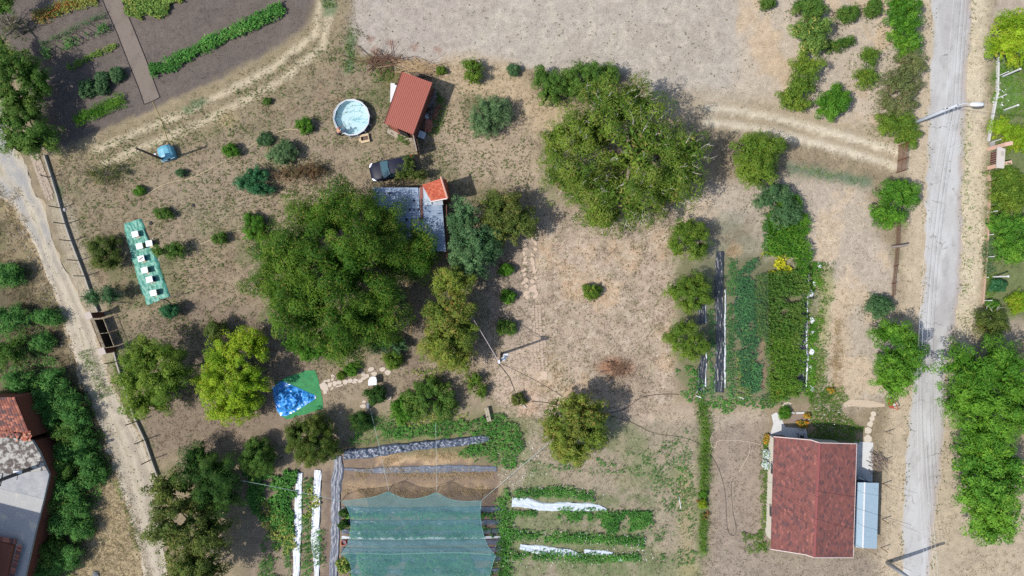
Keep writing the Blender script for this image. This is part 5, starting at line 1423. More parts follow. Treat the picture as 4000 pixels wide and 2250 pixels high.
# broken slabs on the verge of the left track
rn = random.Random(21)
vs_ = []
root = thing('verge_paving', None, None, P(170, 680)); tag(root, kind='structure')
o = MB().box((0, 0, .03), (1, 1, .06)).build('slab', mat('verge_slab', alb(190, 172, 152), rough=.95, var=.16, scale=3, bump=.4)); sme = o.data; bpy.data.objects.remove(o)
for j in range(13):
    t = j / 13
    for i in range(4):
        u = (i + .5) / 4
        xl, xr = 112 + 70 * t ** 1.05, 152 + 72 * t + 0
        px = xl + (xr - xl) * u; py = 592 + 190 * t + (i % 2) * 6 + 6 * u
        if i > 2 and j > 10: continue
        v = rel(root, P(px, py)); o = bpy.data.objects.new('slab', sme); link(o, root)
        o.location = (v.x, v.y, rn.uniform(-.03, .0)); o.rotation_euler = (rn.gauss(0, .02), rn.gauss(0, .02), RAD(20) + rn.gauss(0, .08)); o.scale = (.24 * rn.uniform(.85, 1.05), .36 * rn.uniform(.8, 1.1), 1)
# flat stones on the plot beside the red roofed house
st2 = [(3000 + x / 1.932, 1500 + y / 1.932, rx * .72, ry * .72, r) for x, y, rx, ry, r in ((752, 408, .5, .55, .2), (755, 350, .45, .5, 0), (770, 300, .4, .4, 1), (785, 262, .4, .35, .4), (795, 225, .35, .4, .2), (150, 150, .4, .3, .2), (120, 155, .3, .25, 1), (310, 260, .14, .4, .1), (312, 285, .14, .3, .1))]
paving('house_stepping_stones', st2, mat('warm_flagstone', alb(222, 208, 186), rough=.9, var=.1, scale=3), 8)
for k, (a, b) in enumerate((((165, 218), (200, 216)), ((213, 219), (278, 217)))):
    t = MB(); bar(t, P(*Z(12, a), .06), P(*Z(12, b), .06), .16, .1); tag(t.build('edging_stone', M_CONC), ('short' if k == 0 else 'long') + ' pale edging block above the small flower bed', 'edging', 'edging blocks of the flower bed')
slab_thing('bed_soil', None, None, Z(12, (165, 228), (300, 228), (315, 300), (140, 288)), .012, mat('grey_bed_soil', alb(158, 138, 124), rough=.95, var=.15, scale=4, bump=.5), 'structure', rag=.03)

# ------------------------------------------------------------------ garden furniture and odds and ends
ch = thing('garden_table', 'white rounded plastic garden table on the stone path', 'table', P(1459, 1484))
tp_ = [(-.33, -.42), (.44, -.36), (.44, .12), (.36, .36), (.1, .42), (-.2, .3), (-.33, .05)]
MB().prism(tp_, .68, .73).build('table_top', mat('white_plastic', alb(250, 250, 250), rough=.4), ch, bevel=.02)
for x, y in ((-.22, -.3), (.34, -.27), (.3, .24), (-.12, .16)):
    t = MB(); t.tube([(x, y, .7), (x * 1.1, y * 1.1, 0)], [.03, .02], 6); t.build('leg', M_WHITEP, ch)
be = thing('plank_bench', 'weathered grey plank bench by the flower beds', 'bench', P(1906, 1616), RAD(13))
for k in (-.1, .1):
    t = MB(); t.box((k, 0, .42), (.18, 1.25, .05)); t.build('plank', mat('grey_plank', alb(186, 174, 150), rough=.85, var=.15, scale=3, stretch=(6, 1, 1)), be)
for y in (-.45, .45):
    t = MB(); t.box((0, y, .2), (.3, .1, .4)); t.build('leg', M_WOODP, be)
bg_ = rock('cloth_bag', 'dark purple cloth bundle lying at the bench\'s edge', (1900, 1624), .24, mat('dark_cloth', alb(62, 54, 70), rough=.9, var=.2, scale=6), 'bag', flat=.9)
bg_.location.z = .1
cy = thing('metal_drum', 'small grey metal drum standing among the flower beds', 'drum', P(1441, 1582))
t = MB(); t.tube([(-.02, -.28, .2), (.02, .28, .2)], .19, 14); t.build('shell', mat('grey_drum', alb(128, 134, 140), rough=.4, metal=.3, var=.1, scale=4), cy, smooth=False)
for y in (-.2, 0, .2):
    t = MB(); t.tube([(0, y - .015, .2), (0, y + .015, .2)], .2, 14); t.build('hoop', mat('grey_hoop', alb(100, 104, 110), rough=.5), cy)
red = thing('red_chair', 'bright red orange plastic crate beside the netted bed', 'crate', P(1345, 2118), RAD(15)); red.name = 'plastic_crate'
M_REDP = mat('red_orange_plastic', alb(226, 84, 50), rough=.45)
t = MB(); t.box((0, 0, .02), (.46, .34, .03)); t.build('base', M_REDP, red)
for x, y, sx, sy in ((.22, 0, .03, .36), (-.22, 0, .03, .36), (0, .165, .46, .03), (0, -.165, .46, .03)):
    t = MB(); t.box((x, y, .14), (sx, sy, .24)); t.build('side_panel', M_REDP, red)
pal = thing('plank_stack', 'stack of long white boards leaning against the red shed\'s left wall', 'boards', P(1531, 370), 0)
for k in range(6):
    a = rel(pal, P(1519 + k * 3.2 + (7 if k < 2 else 0), 400 - k * 1.5, .2)); b = rel(pal, P(1528 + k * 4.0, 329 + k * .6, .3 + .05 * k))
    t = MB(); bar(t, a, b, .11, .04); t.build('board', mat('white_board', alb(232, 230, 228), rough=.7, var=.1, scale=4), pal)
t = MB(); t.box(rel(pal, P(1534, 330, .45)), (.38, .22, .04), rz=-.15); t.build('board', M_WHITEP, pal)

# heap of stored wood, crates, tiles on the right of the red shed
def zs(x, y, z=0): return P(1440 + x / 3.916, 230 + y / 3.916, z)
lp_ = thing('lumber_pile', 'pile of grey weathered planks behind the red shed', 'lumber', zs(960, 630))
rn = random.Random(33)
M_GREYW = mat('grey_weathered_wood', alb(136, 126, 120), rough=.9, var=.25, scale=5, stretch=(1, 1, 1))
for k in range(24):
    a = rel(lp_, zs(rn.uniform(870, 1010), rn.uniform(660, 780), 0)); b = rel(lp_, zs(rn.uniform(960, 1060), rn.uniform(490, 600), 0))
    z = .06 + .03 * (k % 8) + .02 * k / 2
    t = MB(); bar(t, (a.x, a.y, z), (b.x, b.y, z + rn.uniform(-.05, .1)), rn.uniform(.05, .12), .03); t.build('plank', M_GREYW, lp_)
for k, (x, y, w, d, tx) in enumerate(((972, 770, .34, .5, 'grey wooden crate tilted on the planks behind the shed'), (940, 860, .38, .4, 'grey crate beside the white bundle behind the shed'), (838, 950, .5, .42, 'brown slatted crate against the shed wall'), (815, 1040, .5, .4, 'brown slatted crate lowest along the shed wall'))):
    cr = thing('wooden_crate', tx, 'crate', zs(x, y), RAD(25 if k < 2 else -20), group='crates behind the red shed')
    mm = M_GREYW if k < 2 else mat('brown_slat', alb(128, 104, 90), rough=.9, var=.2, scale=6)
    for yy in (-d / 2, d / 2): t = MB(); t.box((0, yy, .3), (w, .03, .25)); t.build('side_panel', mm, cr)
    for xx in (-w / 2, w / 2): t = MB(); t.box((xx, 0, .3), (.03, d - .04, .25)); t.build('side_panel', mm, cr)
    for j in range(4): t = MB(); t.box((0, -d / 2 + d * (j + .5) / 4, .16 if k < 2 else .4), (w, .05, .02)); t.build('slat', mm, cr)
rock('white_bundle', 'crumpled white plastic bundle among the crates behind the shed', (1440 + 890 / 3.916, 230 + 885 / 3.916), .3, mat('white_sheet_crumple', alb(224, 226, 232), rough=.45, var=.1, scale=6), 'bundle', flat=1.0)
tl_ = thing('roof_tile_stack', 'stack of orange clay roof tiles behind the red shed', 'roof tiles', zs(940, 1010))
for k in range(34):
    col = k % 3; p = rel(tl_, zs(890 + col * 36 + rn.uniform(-6, 6), 1080 - (k // 3) * 14 + rn.uniform(-4, 4)))
    o = bpy.data.objects.new('roof_tile', TILE_ME[rn.choice((0, 2, 5, 5))]); link(o, tl_)
    o.location = (p.x, p.y, .12 + .03 * rn.random() + .05 * (k % 2)); o.rotation_euler = (0, 0, RAD(-20) + rn.gauss(0, .12)); o.scale = (.24, .3, 1)
tl2 = thing('roof_tile_stack', 'loose row of broken orange tiles beside the lumber pile', 'roof tiles', zs(1030, 800))
for k in range(18):
    p = rel(tl2, zs(1055 - k * 4 + rn.uniform(-14, 14), 730 + k * 10 + rn.uniform(-6, 6)))
    o = bpy.data.objects.new('roof_tile', TILE_ME[rn.choice((0, 1, 2, 5))]); link(o, tl2)
    o.location = (p.x, p.y, .08 + .08 * rn.random()); o.rotation_euler = (rn.gauss(0, .2), rn.gauss(0, .2), rn.uniform(0, 3)); o.scale = (.2, .26, 1)
wtb = thing('panel_table', 'square pale grey panel lying on blocks behind the shed', 'panel', zs(825, 1180), RAD(-22))
t = MB(); t.box((0, 0, .5), (.62, .62, .04)); t.build('panel_top', mat('pale_panel', alb(214, 222, 228), rough=.5, var=.06, scale=2), wtb)
for x in (-.22, .22): t = MB(); t.box((x, 0, .24), (.16, .5, .48)); t.build('block', M_GREYCONC, wtb)
# heaps of cut branches above the shed
def brush(label, c, rx, ry, n, m, seed, ang=.0, spread=.5, group=None):
    rn = random.Random(seed); v = P(*c); b = thing('brushwood_pile', label, 'branches', v, group=group)
    mb = MB()
    for k in range(n):
        x, y = rn.gauss(0, rx * .3), rn.gauss(0, ry * .3); a = ang + rn.gauss(0, spread); ln = rn.uniform(.5, 1.5) * rx * .5
        z = rn.uniform(.05, .35); pts = [(x - ln * math.cos(a), y - ln * math.sin(a), z), (x + rn.gauss(0, .06), y + rn.gauss(0, .06), z + .06), (x + ln * math.cos(a + .15), y + ln * math.sin(a + .15), z + rn.uniform(-.02, .15))]
        mb.tube(pts, [.03, .022, .01], 4)
    tag(mb.build('branches', m, b), kind='stuff'); return b
brush('heap of pale cut branches behind the red shed\'s top end', (1630, 268), 2.6, .9, 80, mat('pale_cut_branch', alb(196, 168, 130), rough=.9, var=.15, scale=4), 1, -.25, .22)
brush('dark tangled brushwood at the corner of the bare field', (1500, 240), 2.2, .8, 60, mat('brown_branch', alb(126, 96, 76), rough=.9, var=.2, scale=4), 2, -.1, .9)
brush('low twiggy brushwood in the shadow behind the shed roof', (1640, 300), 1.3, .6, 40, M_DARKTWIG, 4, -.3, .8)
brush('grey heap of twigs beside the concrete apron of the house', (3425, 1800), 1.0, 1.4, 60, mat('grey_twigs', alb(150, 134, 122), rough=.9, var=.2, scale=4), 5, -1.0, .5)
brush('reddish heap of dead twigs left by a fire in the dry centre', (2415, 1440), 1.5, .8, 34, mat('charred_rust_twigs', alb(136, 106, 84), rough=.9, var=.25, scale=4), 6, .4, .9)
# ------------------------------------------------------------------ fences, gates, poles, wires, nets
M_PLINTH = mat('pale_plinth', alb(184, 176, 164), rough=.9, var=.12, scale=3)
M_DKPOST = mat('dark_steel_post', alb(74, 64, 56), rough=.7, var=.15, scale=5)
M_WIRE = mat('thin_wire', alb(120, 112, 104), rough=.6)
M_RUSTP = mat('rust_brown_steel', alb(112, 66, 50), rough=.75, var=.2, scale=5)
def plinth_fence(label, base_px, posts, h_wall, wires, m=M_PLINTH, postm=M_DKPOST, wall_w=.13, name='fence', hpost=2.1):
    """base_px: line of the plinth; posts: (px base) list"""
    f = thing(name, label, 'fence', P(*base_px[0]))
    pts = [rel(f, P(*p)) for p in base_px]
    if h_wall:
        for i in range(len(pts) - 1):
            t = MB(); bar(t, pts[i] + Vector((0, 0, h_wall / 2)), pts[i + 1] + Vector((0, 0, h_wall / 2)), wall_w, h_wall); t.build('plinth', m, f)
    tops = []
    for p in posts:
        hp = p[2] if len(p) > 2 else hpost
        a = rel(f, P(p[0], p[1])); t = MB(); t.tube([a + Vector((0, 0, -.1)), a + Vector((0, 0, hp))], .045, 6); t.build('post', postm, f); tops.append((a, hp))
    for z in wires:
        for i in range(len(tops) - 1):
            t = MB(); t.tube([tops[i][0] + Vector((0, 0, z * tops[i][1])), tops[i + 1][0] + Vector((0, 0, z * tops[i + 1][1]))], .006, 3, cap=False); t.build('wire', M_WIRE, f)
    return f
up = Z(5, (465, 122), (500, 242), (545, 370), (602, 517), (648, 635), (700, 788), (748, 905))
plinth_fence('low pale wall with dark steel posts beside the gravel track above the gate', [(178, 606), (205, 690), (228, 765)] + up, [(199, 694, 1.4)] + Z(5, (465, 122), (500, 242), (545, 370), (602, 517), (648, 635), (700, 788)), .3, (.35, .65, .95), hpost=1.75)
lo = [(448, 1366), (462, 1420), (500, 1545)] + Z(9, (1035, 280), (1100, 418), (1150, 567), (1195, 690))
plinth_fence('low pale wall with dark steel posts beside the gravel track below the gate', lo, [(456, 1412), (478, 1485)] + Z(9, (1035, 280), (1100, 418), (1150, 567)), .3, (.35, .65, .95), hpost=1.9)
# steel gate between brick pillars on the left track
gt = thing('track_gate', 'rusty steel gate with upright bars between two capped pillars on the gravel track', 'gate', P(415, 1290))
ga, gb = rel(gt, P(402, 1243)), rel(gt, P(446, 1356))
gd = (gb - ga).normalized()
for c in (rel(gt, P(398, 1230)), rel(gt, P(449, 1365))):
    t = MB(); t.box(c + Vector((0, 0, .95)), (.42, .42, 1.9), rz=math.atan2(gd.y, gd.x)); pi = t.build('pillar', mat('brown_pillar', alb(118, 72, 58), rough=.9, var=.2, scale=5), gt)
    t = MB(); t.box(c + Vector((0, 0, 1.94)), (.62, .56, .09), rz=math.atan2(gd.y, gd.x)); t.build('cap', mat('pinkish_cap', alb(206, 190, 178), rough=.9, var=.08, scale=4), pi)
for k in range(2):
    a = ga.lerp(gb, .03 + k * .48); b = ga.lerp(gb, .49 + k * .48)
    t = MB(); bar(t, a + Vector((0, 0, .68)), b + Vector((0, 0, .68)), .03, 1.2); lf = t.build('gate_leaf', mat('black_brown_sheet', alb(40, 30, 28), rough=.6), gt)
    for z in (.1, 1.28, 1.85):
        t = MB(); bar(t, a + Vector((0, 0, z)), b + Vector((0, 0, z)), .04, .04); t.build('rail', mat('dark_rail', alb(70, 46, 38), rough=.7), lf)
    n = 12
    for j in range(n + 1):
        p = a.lerp(b, j / n); t = MB(); t.tube([p + Vector((0, 0, 1.28)), p + Vector((0, 0, 1.9))], .016, 5); t.build('bar', M_RUSTP, lf)
t = MB(); bar(t, rel(gt, P(424, 1300, .05)), rel(gt, P(440, 1294, .05)), .03, .03); t.build('latch', M_RUSTP, gt)

# roadside fences on the right
M_WPOST = mat('wood_fence_post', alb(186, 158, 126), rough=.9, var=.2, scale=5)
plinth_fence('row of leaning wooden posts with wire between house and road', Z(12, (885, 362), (850, 1235)), [(*Z(12, p), 1.25) for p in ((885, 362), (866, 572), (862, 752), (858, 1020), (850, 1235))], 0, (.5, .95), postm=M_WPOST, name='post_and_wire_fence')
M_RMESH = mat('rusty_wire_mesh', alb(146, 104, 78), rough=.8, alpha=.55, var=.2, scale=6)
def mesh_fence(label, pts, h, posts, m, name='mesh_fence', cat='fence', postm=M_RUSTP, ph=None):
    f = thing(name, label, cat, P(*pts[0])); q = [rel(f, P(*p)) for p in pts]
    for i in range(len(q) - 1):
        t = MB(); t.add([q[i] + Vector((0, 0, .03)), q[i + 1] + Vector((0, 0, .03)), q[i + 1] + Vector((0, 0, h)), q[i] + Vector((0, 0, h))], [(0, 1, 2, 3)]); t.build('mesh_panel', m, f)
        for z in (h, h * .5):
            t = MB(); t.tube([q[i] + Vector((0, 0, z)), q[i + 1] + Vector((0, 0, z))], .014, 4); t.build('rail', postm, f)
    for p in posts:
        a = rel(f, P(*p)); t = MB(); t.tube([a, a + Vector((0, 0, ph or h + .1))], .04, 6); t.build('post', postm, f)
    return f
mesh_fence('rusty mesh gate across the drive from the road', Z(4, (984, 1100), (978, 1200), (968, 1305)), 1.5, Z(4, (984, 1100), (977, 1215), (968, 1305)), M_RMESH, 'drive_gate', 'gate')
mesh_fence('low rusty mesh fence along the dry verge of the road', Z(8, (968, 235), (962, 400), (948, 560), (934, 690), (930, 790)), .6, Z(8, (968, 235), (948, 560), (934, 690)), mat('dense_rust_mesh', alb(140, 106, 82), rough=.8, alpha=.45, var=.2, scale=6))
lg = thing('fallen_log', 'grey broken log propped on the rusty roadside fence', 'log', P(*Z(8, (980, 412))))
t = MB(); t.tube([(-.85, -.05, .5), (0, .02, .8), (.35, .12, .95)], [.1, .12, .09], 8); t.build('trunk', mat('silver_log', alb(150, 136, 126), rough=.9, var=.25, scale=6), lg)
# right hand neighbour: plinth, white posts, gateway
plinth_fence('pale plinth with white concrete posts along the right hand neighbour\'s flower garden', Z(4, (1728, 440), (1722, 700), (1692, 850), (1655, 1070)), [(*Z(4, p), h) for p, h in (((1718, 582), 1.6), ((1716, 692), .6), ((1716, 746), 1.4), ((1680, 1074), 1.3))], .28, (.9,), postm=M_WHITEP, m=M_CONC)
plinth_fence('brick plinth with short white posts along the neighbour\'s green hedge', Z(4, (1658, 1290), (1666, 1440)) + Z(8, (1658, 160), (1650, 330), (1640, 490), (1628, 650), (1612, 840)), [(*Z(8, p), h) for p, h in (((1655, 155), 1.3), ((1654, 325), .8), ((1648, 490), 1.0), ((1636, 645), .5), ((1620, 818), 1.2))], .25, (.9,), postm=M_WHITEP, m=mat('pinkish_plinth', alb(206, 174, 150), rough=.9, var=.15, scale=6))
for k, (n_, a, h, tx) in enumerate(((4, (1765, 580), 2.2, 'top of the neighbour\'s flower garden'), (4, (1780, 832), 1.7, 'below the white flowers'), (8, (1690, 640), 2.0, 'beside the dark green bush'), (8, (1708, 387), .9, 'in the middle of the green hedge'), (4, (1735, 1345), .8, 'just under the grey gateway roof'))):
    o = thing('arbor_post', 'single white concrete post ' + tx, 'post', P(*Z(n_, a)), group='white posts in the neighbour\'s garden')
    t = MB(); t.box((0, 0, h / 2), (.12, .12, h)); t.build('shaft', M_WHITEP, o)
    t = MB(); t.box((0, 0, h + .03), (.16, .16, .06)); t.build('cap', M_WHITEP, o)
gw = thing('gateway', 'pink walled gateway with flat grey roof on the right verge', 'gateway', P(3870, 612))
rp_ = [rel(gw, P(*p)) for p in ((3897, 571, 2.3), (3927, 582, 2.3), (3922, 658, 2.3), (3893, 656, 2.3))]
MB().prism([(p.x, p.y) for p in rp_], 2.2, 2.32).build('roof_slab', mat('dusty_roof_slab', alb(216, 206, 194), rough=.9, var=.06, scale=3), gw)
M_PINK = mat('pink_render', alb(232, 190, 168), rough=.85, var=.06, scale=3)
g0 = [rel(gw, P(*p)) for p in ((3858, 584), (3887, 578), (3856, 657), (3884, 651))]
for i in (0, 2):
    t = MB(); a, b = g0[i], g0[i + 1]; bar(t, a + Vector((0, 0, 1.1)), b + Vector((0, 0, 1.1)), .34, 2.2); t.build('pillar', M_PINK, gw)
t = MB(); bar(t, g0[0] + Vector((.2, -.3, .9)), g0[2] + Vector((.2, .3, .9)), .04, 1.5); lf = t.build('gate_leaf', M_RUSTP, gw)
for j in range(6):
    t = MB(); p = g0[0].lerp(g0[2], .2 + j * .12); t.tube([p + Vector((.16, 0, .3)), p + Vector((.16, 0, 1.85))], .02, 5); t.build('bar', M_GREYCONC, lf)
t = MB(); t.box(rp_[1].lerp(rp_[0], .4) + Vector((0, -.5, .05)), (.24, .34, .06)); t.build('hatch', mat('hatch_grey', alb(190, 182, 172), rough=.9), gw)
rb = slab_thing('rubble_slab', 'tilted grey slab and rubble just above the pink gateway', 'rubble', [(3864, 556), (3878, 552), (3882, 580), (3866, 586)], .25, M_GREYCONC)
# red gate of the house plot
rg = thing('red_gate', 'small red iron gate lying open at the house path by the road', 'gate', P(3486, 1578), RAD(0))
gq = [rel(rg, P(*Z(12, p), z)) for p, z in (((908, 118), .1), ((945, 112), .9), ((985, 192), .9), ((915, 176), .1))]
M_REDIRON = mat('red_iron', alb(178, 84, 66), rough=.6, var=.12, scale=4)
for a, b in ((0, 1), (1, 2), (2, 3), (3, 0)):
    t = MB(); bar(t, gq[a], gq[b], .06, .05); t.build('frame', M_REDIRON, rg)
t = MB(); slab(t, [quadpt(gq, .05, .05), quadpt(gq, .55, .05), quadpt(gq, .55, .95), quadpt(gq, .05, .95)], .02); t.build('sheet_panel', M_REDIRON, rg)
t = MB(); t.box(quadpt(gq, .75, .55), (.22, .2, .05), rz=.3); t.build('number_plate', M_WHITEP, rg)
# small outdoor table/heater beside the house wall in the shade
ut = thing('metal_frame_table', 'small square metal framed table in the shade of the house gable', 'table', P(3124, 1707), RAD(-3))
for x, y, sx, sy in ((-.3, 0, .06, .66), (.3, 0, .06, .66), (0, .3, .54, .06), (0, -.3, .54, .06)):
    t = MB(); t.box((x, y, .6), (sx, sy, .04)); t.build('top_frame', mat('grey_frame', alb(206, 190, 190), rough=.6), ut)
for x in (-.3, .3):
    for y in (-.3, .3): t = MB(); t.box((x, y, .29), (.05, .05, .58)); t.build('leg', M_DKPOST, ut)
t = MB(); t.box((0, 0, .3), (.5, .5, .03)); t.build('shelf', M_DKPOST, ut)

# ------------------------------------------------------------------ poles and lines
M_CPOLE = mat('concrete_pole', alb(208, 212, 218), rough=.85, var=.08, scale=4)
M_DPOLE = mat('dark_pole', alb(104, 98, 92), rough=.85, var=.15, scale=4)
def pole(label, base, h, m, r=.16, arms=1, name='utility_pole', armdir=(1, .2), lean=(0, 0)):
    o = thing(name, label, 'pole', base)
    t = MB(); t.tube([(0, 0, -.3), (lean[0] * .5, lean[1] * .5, h * .5), (lean[0], lean[1], h)], [r, r * .85, r * .62], 9); t.build('shaft', m, o, smooth=True)
    d = Vector((*armdir, 0)).normalized()
    for k in range(arms):
        z = h - .85 - k * .45
        c_ = Vector((lean[0], lean[1], z))
        t = MB(); bar(t, c_ - d * .55, c_ + d * .55, .07, .08); ar = t.build('cross_arm', M_DKPOST, o)
        for s in (-.5, -.2, .2, .5):
            t = MB(); p = c_ + d * s; t.lathe(p, [(.03, .04), (.055, .08), (.035, .12), (.05, .16), (.02, .2)], 8); t.build('insulator', mat('white_insulator', alb(236, 236, 236), rough=.3), ar)
    return o
lampb = P(3529, 497)
lp = pole('grey concrete street lamp pole leaning over the asphalt road', lampb, 7.5, M_CPOLE, .17, 1, 'street_lamp', (1, .15))
t = MB(); t.tube([(0, 0, 7.2), (.5, .12, 7.55), (1.0, .02, 7.65)], .04, 6); t.build('lamp_arm', M_CPOLE, lp)
hb = MB(); hv = []
for j, (x, w, hh_) in enumerate(((.0, .07, .05), (.15, .17, .1), (.5, .2, .13), (.95, .17, .1), (1.15, .08, .04))):
    for k in range(8): hv.append((.9 + x, .02 + w * math.cos(2 * math.pi * k / 8), 7.68 + hh_ * math.sin(2 * math.pi * k / 8)))
hb.add(hv, [(j * 8 + k, j * 8 + (k + 1) % 8, (j + 1) * 8 + (k + 1) % 8, (j + 1) * 8 + k) for j in range(4) for k in range(8)] + [tuple(range(7, -1, -1)), tuple(32 + k for k in range(8))])
hb.build('lamp_head', M_WHITEP, lp, smooth=True)
p2b = P(3466, 2197)
pole('thick grey concrete pole rising at the bottom edge beside the road', p2b, 7.5, M_CPOLE, .2, 1, armdir=(1, .1))
p3 = pole('dark power pole leaning over the flat concrete roof at lower left', P(207, 1798), 8.0, M_DPOLE, .2, 3, armdir=(.2, 1))
t = MB(); t.tube([(0, 0, 4.4), (.05, -.5, 4.6)], .03, 5); t.build('lamp_arm', M_DPOLE, p3)
t = MB(); v = rel(p3, P(67, 1844, 4.65)); t.box((v.x, v.y, 4.65), (.75, .34, .2), taper=.7); t.build('lamp_head', M_WHITEP, p3, bevel=.05)
cp = pole('dark wooden power pole with white brackets in the middle of the garden', P(1960, 1382), 6.2, M_DPOLE, .13, 0, armdir=(1, .3))
for k, (x, y, z) in enumerate(((.25, .1, 5.4), (.42, .35, 4.9))):
    t = MB(); t.box((x, y, z), (.42, .28, .16), rz=.1); t.build('junction_box', M_WHITEP, cp, bevel=.02)
t = MB(); bar(t, (-.3, -.1, 6.0), (.35, .1, 6.0), .06, .08); t.build('cross_arm', M_WHITEP, cp)
t = MB(); t.box((-.12, -.05, 6.22), (.14, .3, .16)); t.build('insulator', M_WHITEP, cp)

def cable(label, pts, r, m, sag=0.0, name='power_line', cat='cable', group=None, n=14):
    """pts: world points; parabola between the two ends when sag is given"""
    if sag:
        a, b = Vector(pts[0]), Vector(pts[1])
        pts = [a.lerp(b, k / n) - Vector((0, 0, 4 * sag * (k / n) * (1 - k / n))) for k in range(n + 1)]
    t = MB(); t.tube(pts, r, 5, cap=False); o = t.build(name, m)
    return tag(o, label, cat, group)
M_WWIRE = mat('pale_power_wire', alb(226, 226, 226), rough=.4)
topA = lampb + Vector((0, 0, 6.85)); topB = p2b + Vector((0, 0, 6.85))
far = P(3700, -900); far.z = 6.8
for k, off in enumerate((-.5, -.2, .2, .5)):
    w = ('leftmost', 'second from left', 'third from left', 'rightmost')[k]
    d = Vector((off, off * .1, 0))
    cable(w + ' pale power wire along the asphalt road below the street lamp', [topA + d, topB + d], .009, M_WWIRE, 2.5, group='wires along the road', n=20)
    cable(w + ' pale power wire above the street lamp towards the top edge', [far + d, topA + d], .009, M_WWIRE, .9, group='wires along the road', n=16)
cable('thin dark wire from the street lamp to the neighbour\'s garden', [topA, P(4080, 455, 4.5)], .012, M_DKPOST, .5)
ctop = P(1960, 1382) + Vector((-.2, 0, 6.0))
cable('pale overhead cable from the garden\'s middle pole into the golden tree', [ctop, P(1840, 1232, 3.2)], .03, mat('pale_cable', alb(222, 206, 204), rough=.5), .25)
cable('dark cable crossing the red shingle roof, upper', [P(2960, 1870, 4.5), P(3560, 2050, 5.0)], .012, M_DKPOST, .05, group='cables over the red roof')
cable('dark cable crossing the red shingle roof, lower', [P(2960, 1950, 4.5), P(3560, 2230, 5.5)], .012, M_DKPOST, .05, group='cables over the red roof')

def hose(label, pts_px, r, m, sub=6, z=.03, name='garden_hose', group=None):
    q = smooth_line([XY(p) for p in pts_px], sub)
    t = MB(); t.tube([(x, y, z) for x, y in q], r, 5); return tag(t.build(name, m, smooth=True), label, 'hose', group)
M_PHOSE = mat('pale_hose', alb(222, 206, 162), rough=.6)
M_BHOSE = mat('black_hose', alb(46, 44, 46), rough=.5)
M_WHOSE = mat('cream_hose', alb(232, 214, 190), rough=.6)
def z3(*p): return [(700 + x / 2.4145, 450 + y / 2.4145) for x, y in p]
hose('long pale hose winding up the lawn from the hives to a round bush', z3((-290, 740), (-150, 660), (0, 615), (110, 595), (250, 530), (370, 465), (480, 410), (570, 360), (720, 265), (850, 200), (950, 155), (1020, 135), (1130, 135)), .028, M_PHOSE)
hose('short curved pale hose right of the round green bush', z3((1225, 205), (1222, 250), (1205, 300), (1180, 345), (1140, 400), (1130, 450)), .025, M_PHOSE)
hose('pale hose on the lawn from the hives to the bright green bush', z3((-60, 1320), (20, 1290), (130, 1245), (230, 1205), (330, 1165), (440, 1120), (590, 1080)), .03, M_PHOSE)
hose('thin yellow hose along the shady path between walnut and golden tree', Z(6, (1130, 600), (1140, 700), (1165, 850), (1172, 950), (1165, 1110)), .022, mat('yellow_hose', alb(206, 176, 84), rough=.6))
hose('thin pale hose curving below the green carpet', zc([(690, 1200), (720, 1110), (800, 1010), (890, 950), (1050, 945), (1250, 955), (1600, 945)]), .02, mat('greenish_hose', alb(196, 196, 138), rough=.6))
hose('upper loop of pale hose below the blue tarpaulin', zc([(340, 1150), (400, 1115), (450, 1150), (465, 1220), (440, 1300), (415, 1370)]), .02, M_PHOSE)
hose('lower loop of pale hose below the blue tarpaulin', zc([(250, 1480), (290, 1390), (340, 1290), (400, 1205), (470, 1200), (500, 1260), (510, 1300)]), .02, M_PHOSE)
hose('yellow rope from the blue tank to the garden path', Z(1, (1275, 1090), (1240, 980), (1205, 880), (1150, 765)), .025, mat('yellow_rope', alb(190, 170, 110), rough=.7), name='rope')
for k, (pts, tx) in enumerate(((pathl, 'left'), (pathr, 'right'))):
    hose('black irrigation hose along the %s edge of the plot path' % tx, pts, .03, M_BHOSE, group='irrigation hoses of the plot')
hose('black irrigation hose across the lower end of the plot path', Z(1, (1088, 788), (1150, 765), (1208, 735)), .03, M_BHOSE, group='irrigation hoses of the plot')
hose('black hose from the middle pole down to a small bush', [(1940, 1412), (1965, 1442), (1988, 1472), (2002, 1505), (2012, 1530)], .022, M_BHOSE)
hose('thin black hose from the middle pole to the lone bushy tree', [(1945, 1414), (2000, 1440), (2080, 1480), (2160, 1525), (2200, 1550)], .014, M_BHOSE)
hose('long black hose running from the bushy tree down the mown strip', Z(11, (600, 200), (720, 235), (880, 280), (1020, 350), (1120, 380), (1270, 400), (1400, 445), (1510, 550), (1580, 700), (1610, 850), (1620, 1050), (1640, 1130), (1680, 1140), (1690, 1080), (1665, 950), (1655, 750), (1690, 700)), .015, M_BHOSE)
hose('thick black hose curving from the bushy tree to the bean beds', Z(11, (600, 200), (700, 220), (800, 205), (880, 170), (960, 110), (1050, 85), (1180, 75), (1260, 80)), .024, M_BHOSE)
hose('black hose in the sandy path left of the bushy tree', [(2076, 1568), (2130, 1572), (2180, 1585)], .03, M_BHOSE)
hose('cream hose looping on the mown strip beside the house', Z(11, (1515, 360), (1500, 420), (1510, 470), (1535, 475), (1550, 435), (1600, 422), (1700, 425), (1790, 435), (1900, 465)), .025, M_WHOSE)
hose('cream hose tail hanging down from the looped hose', Z(11, (1795, 440), (1790, 520), (1755, 590), (1715, 660)), .022, M_WHOSE)

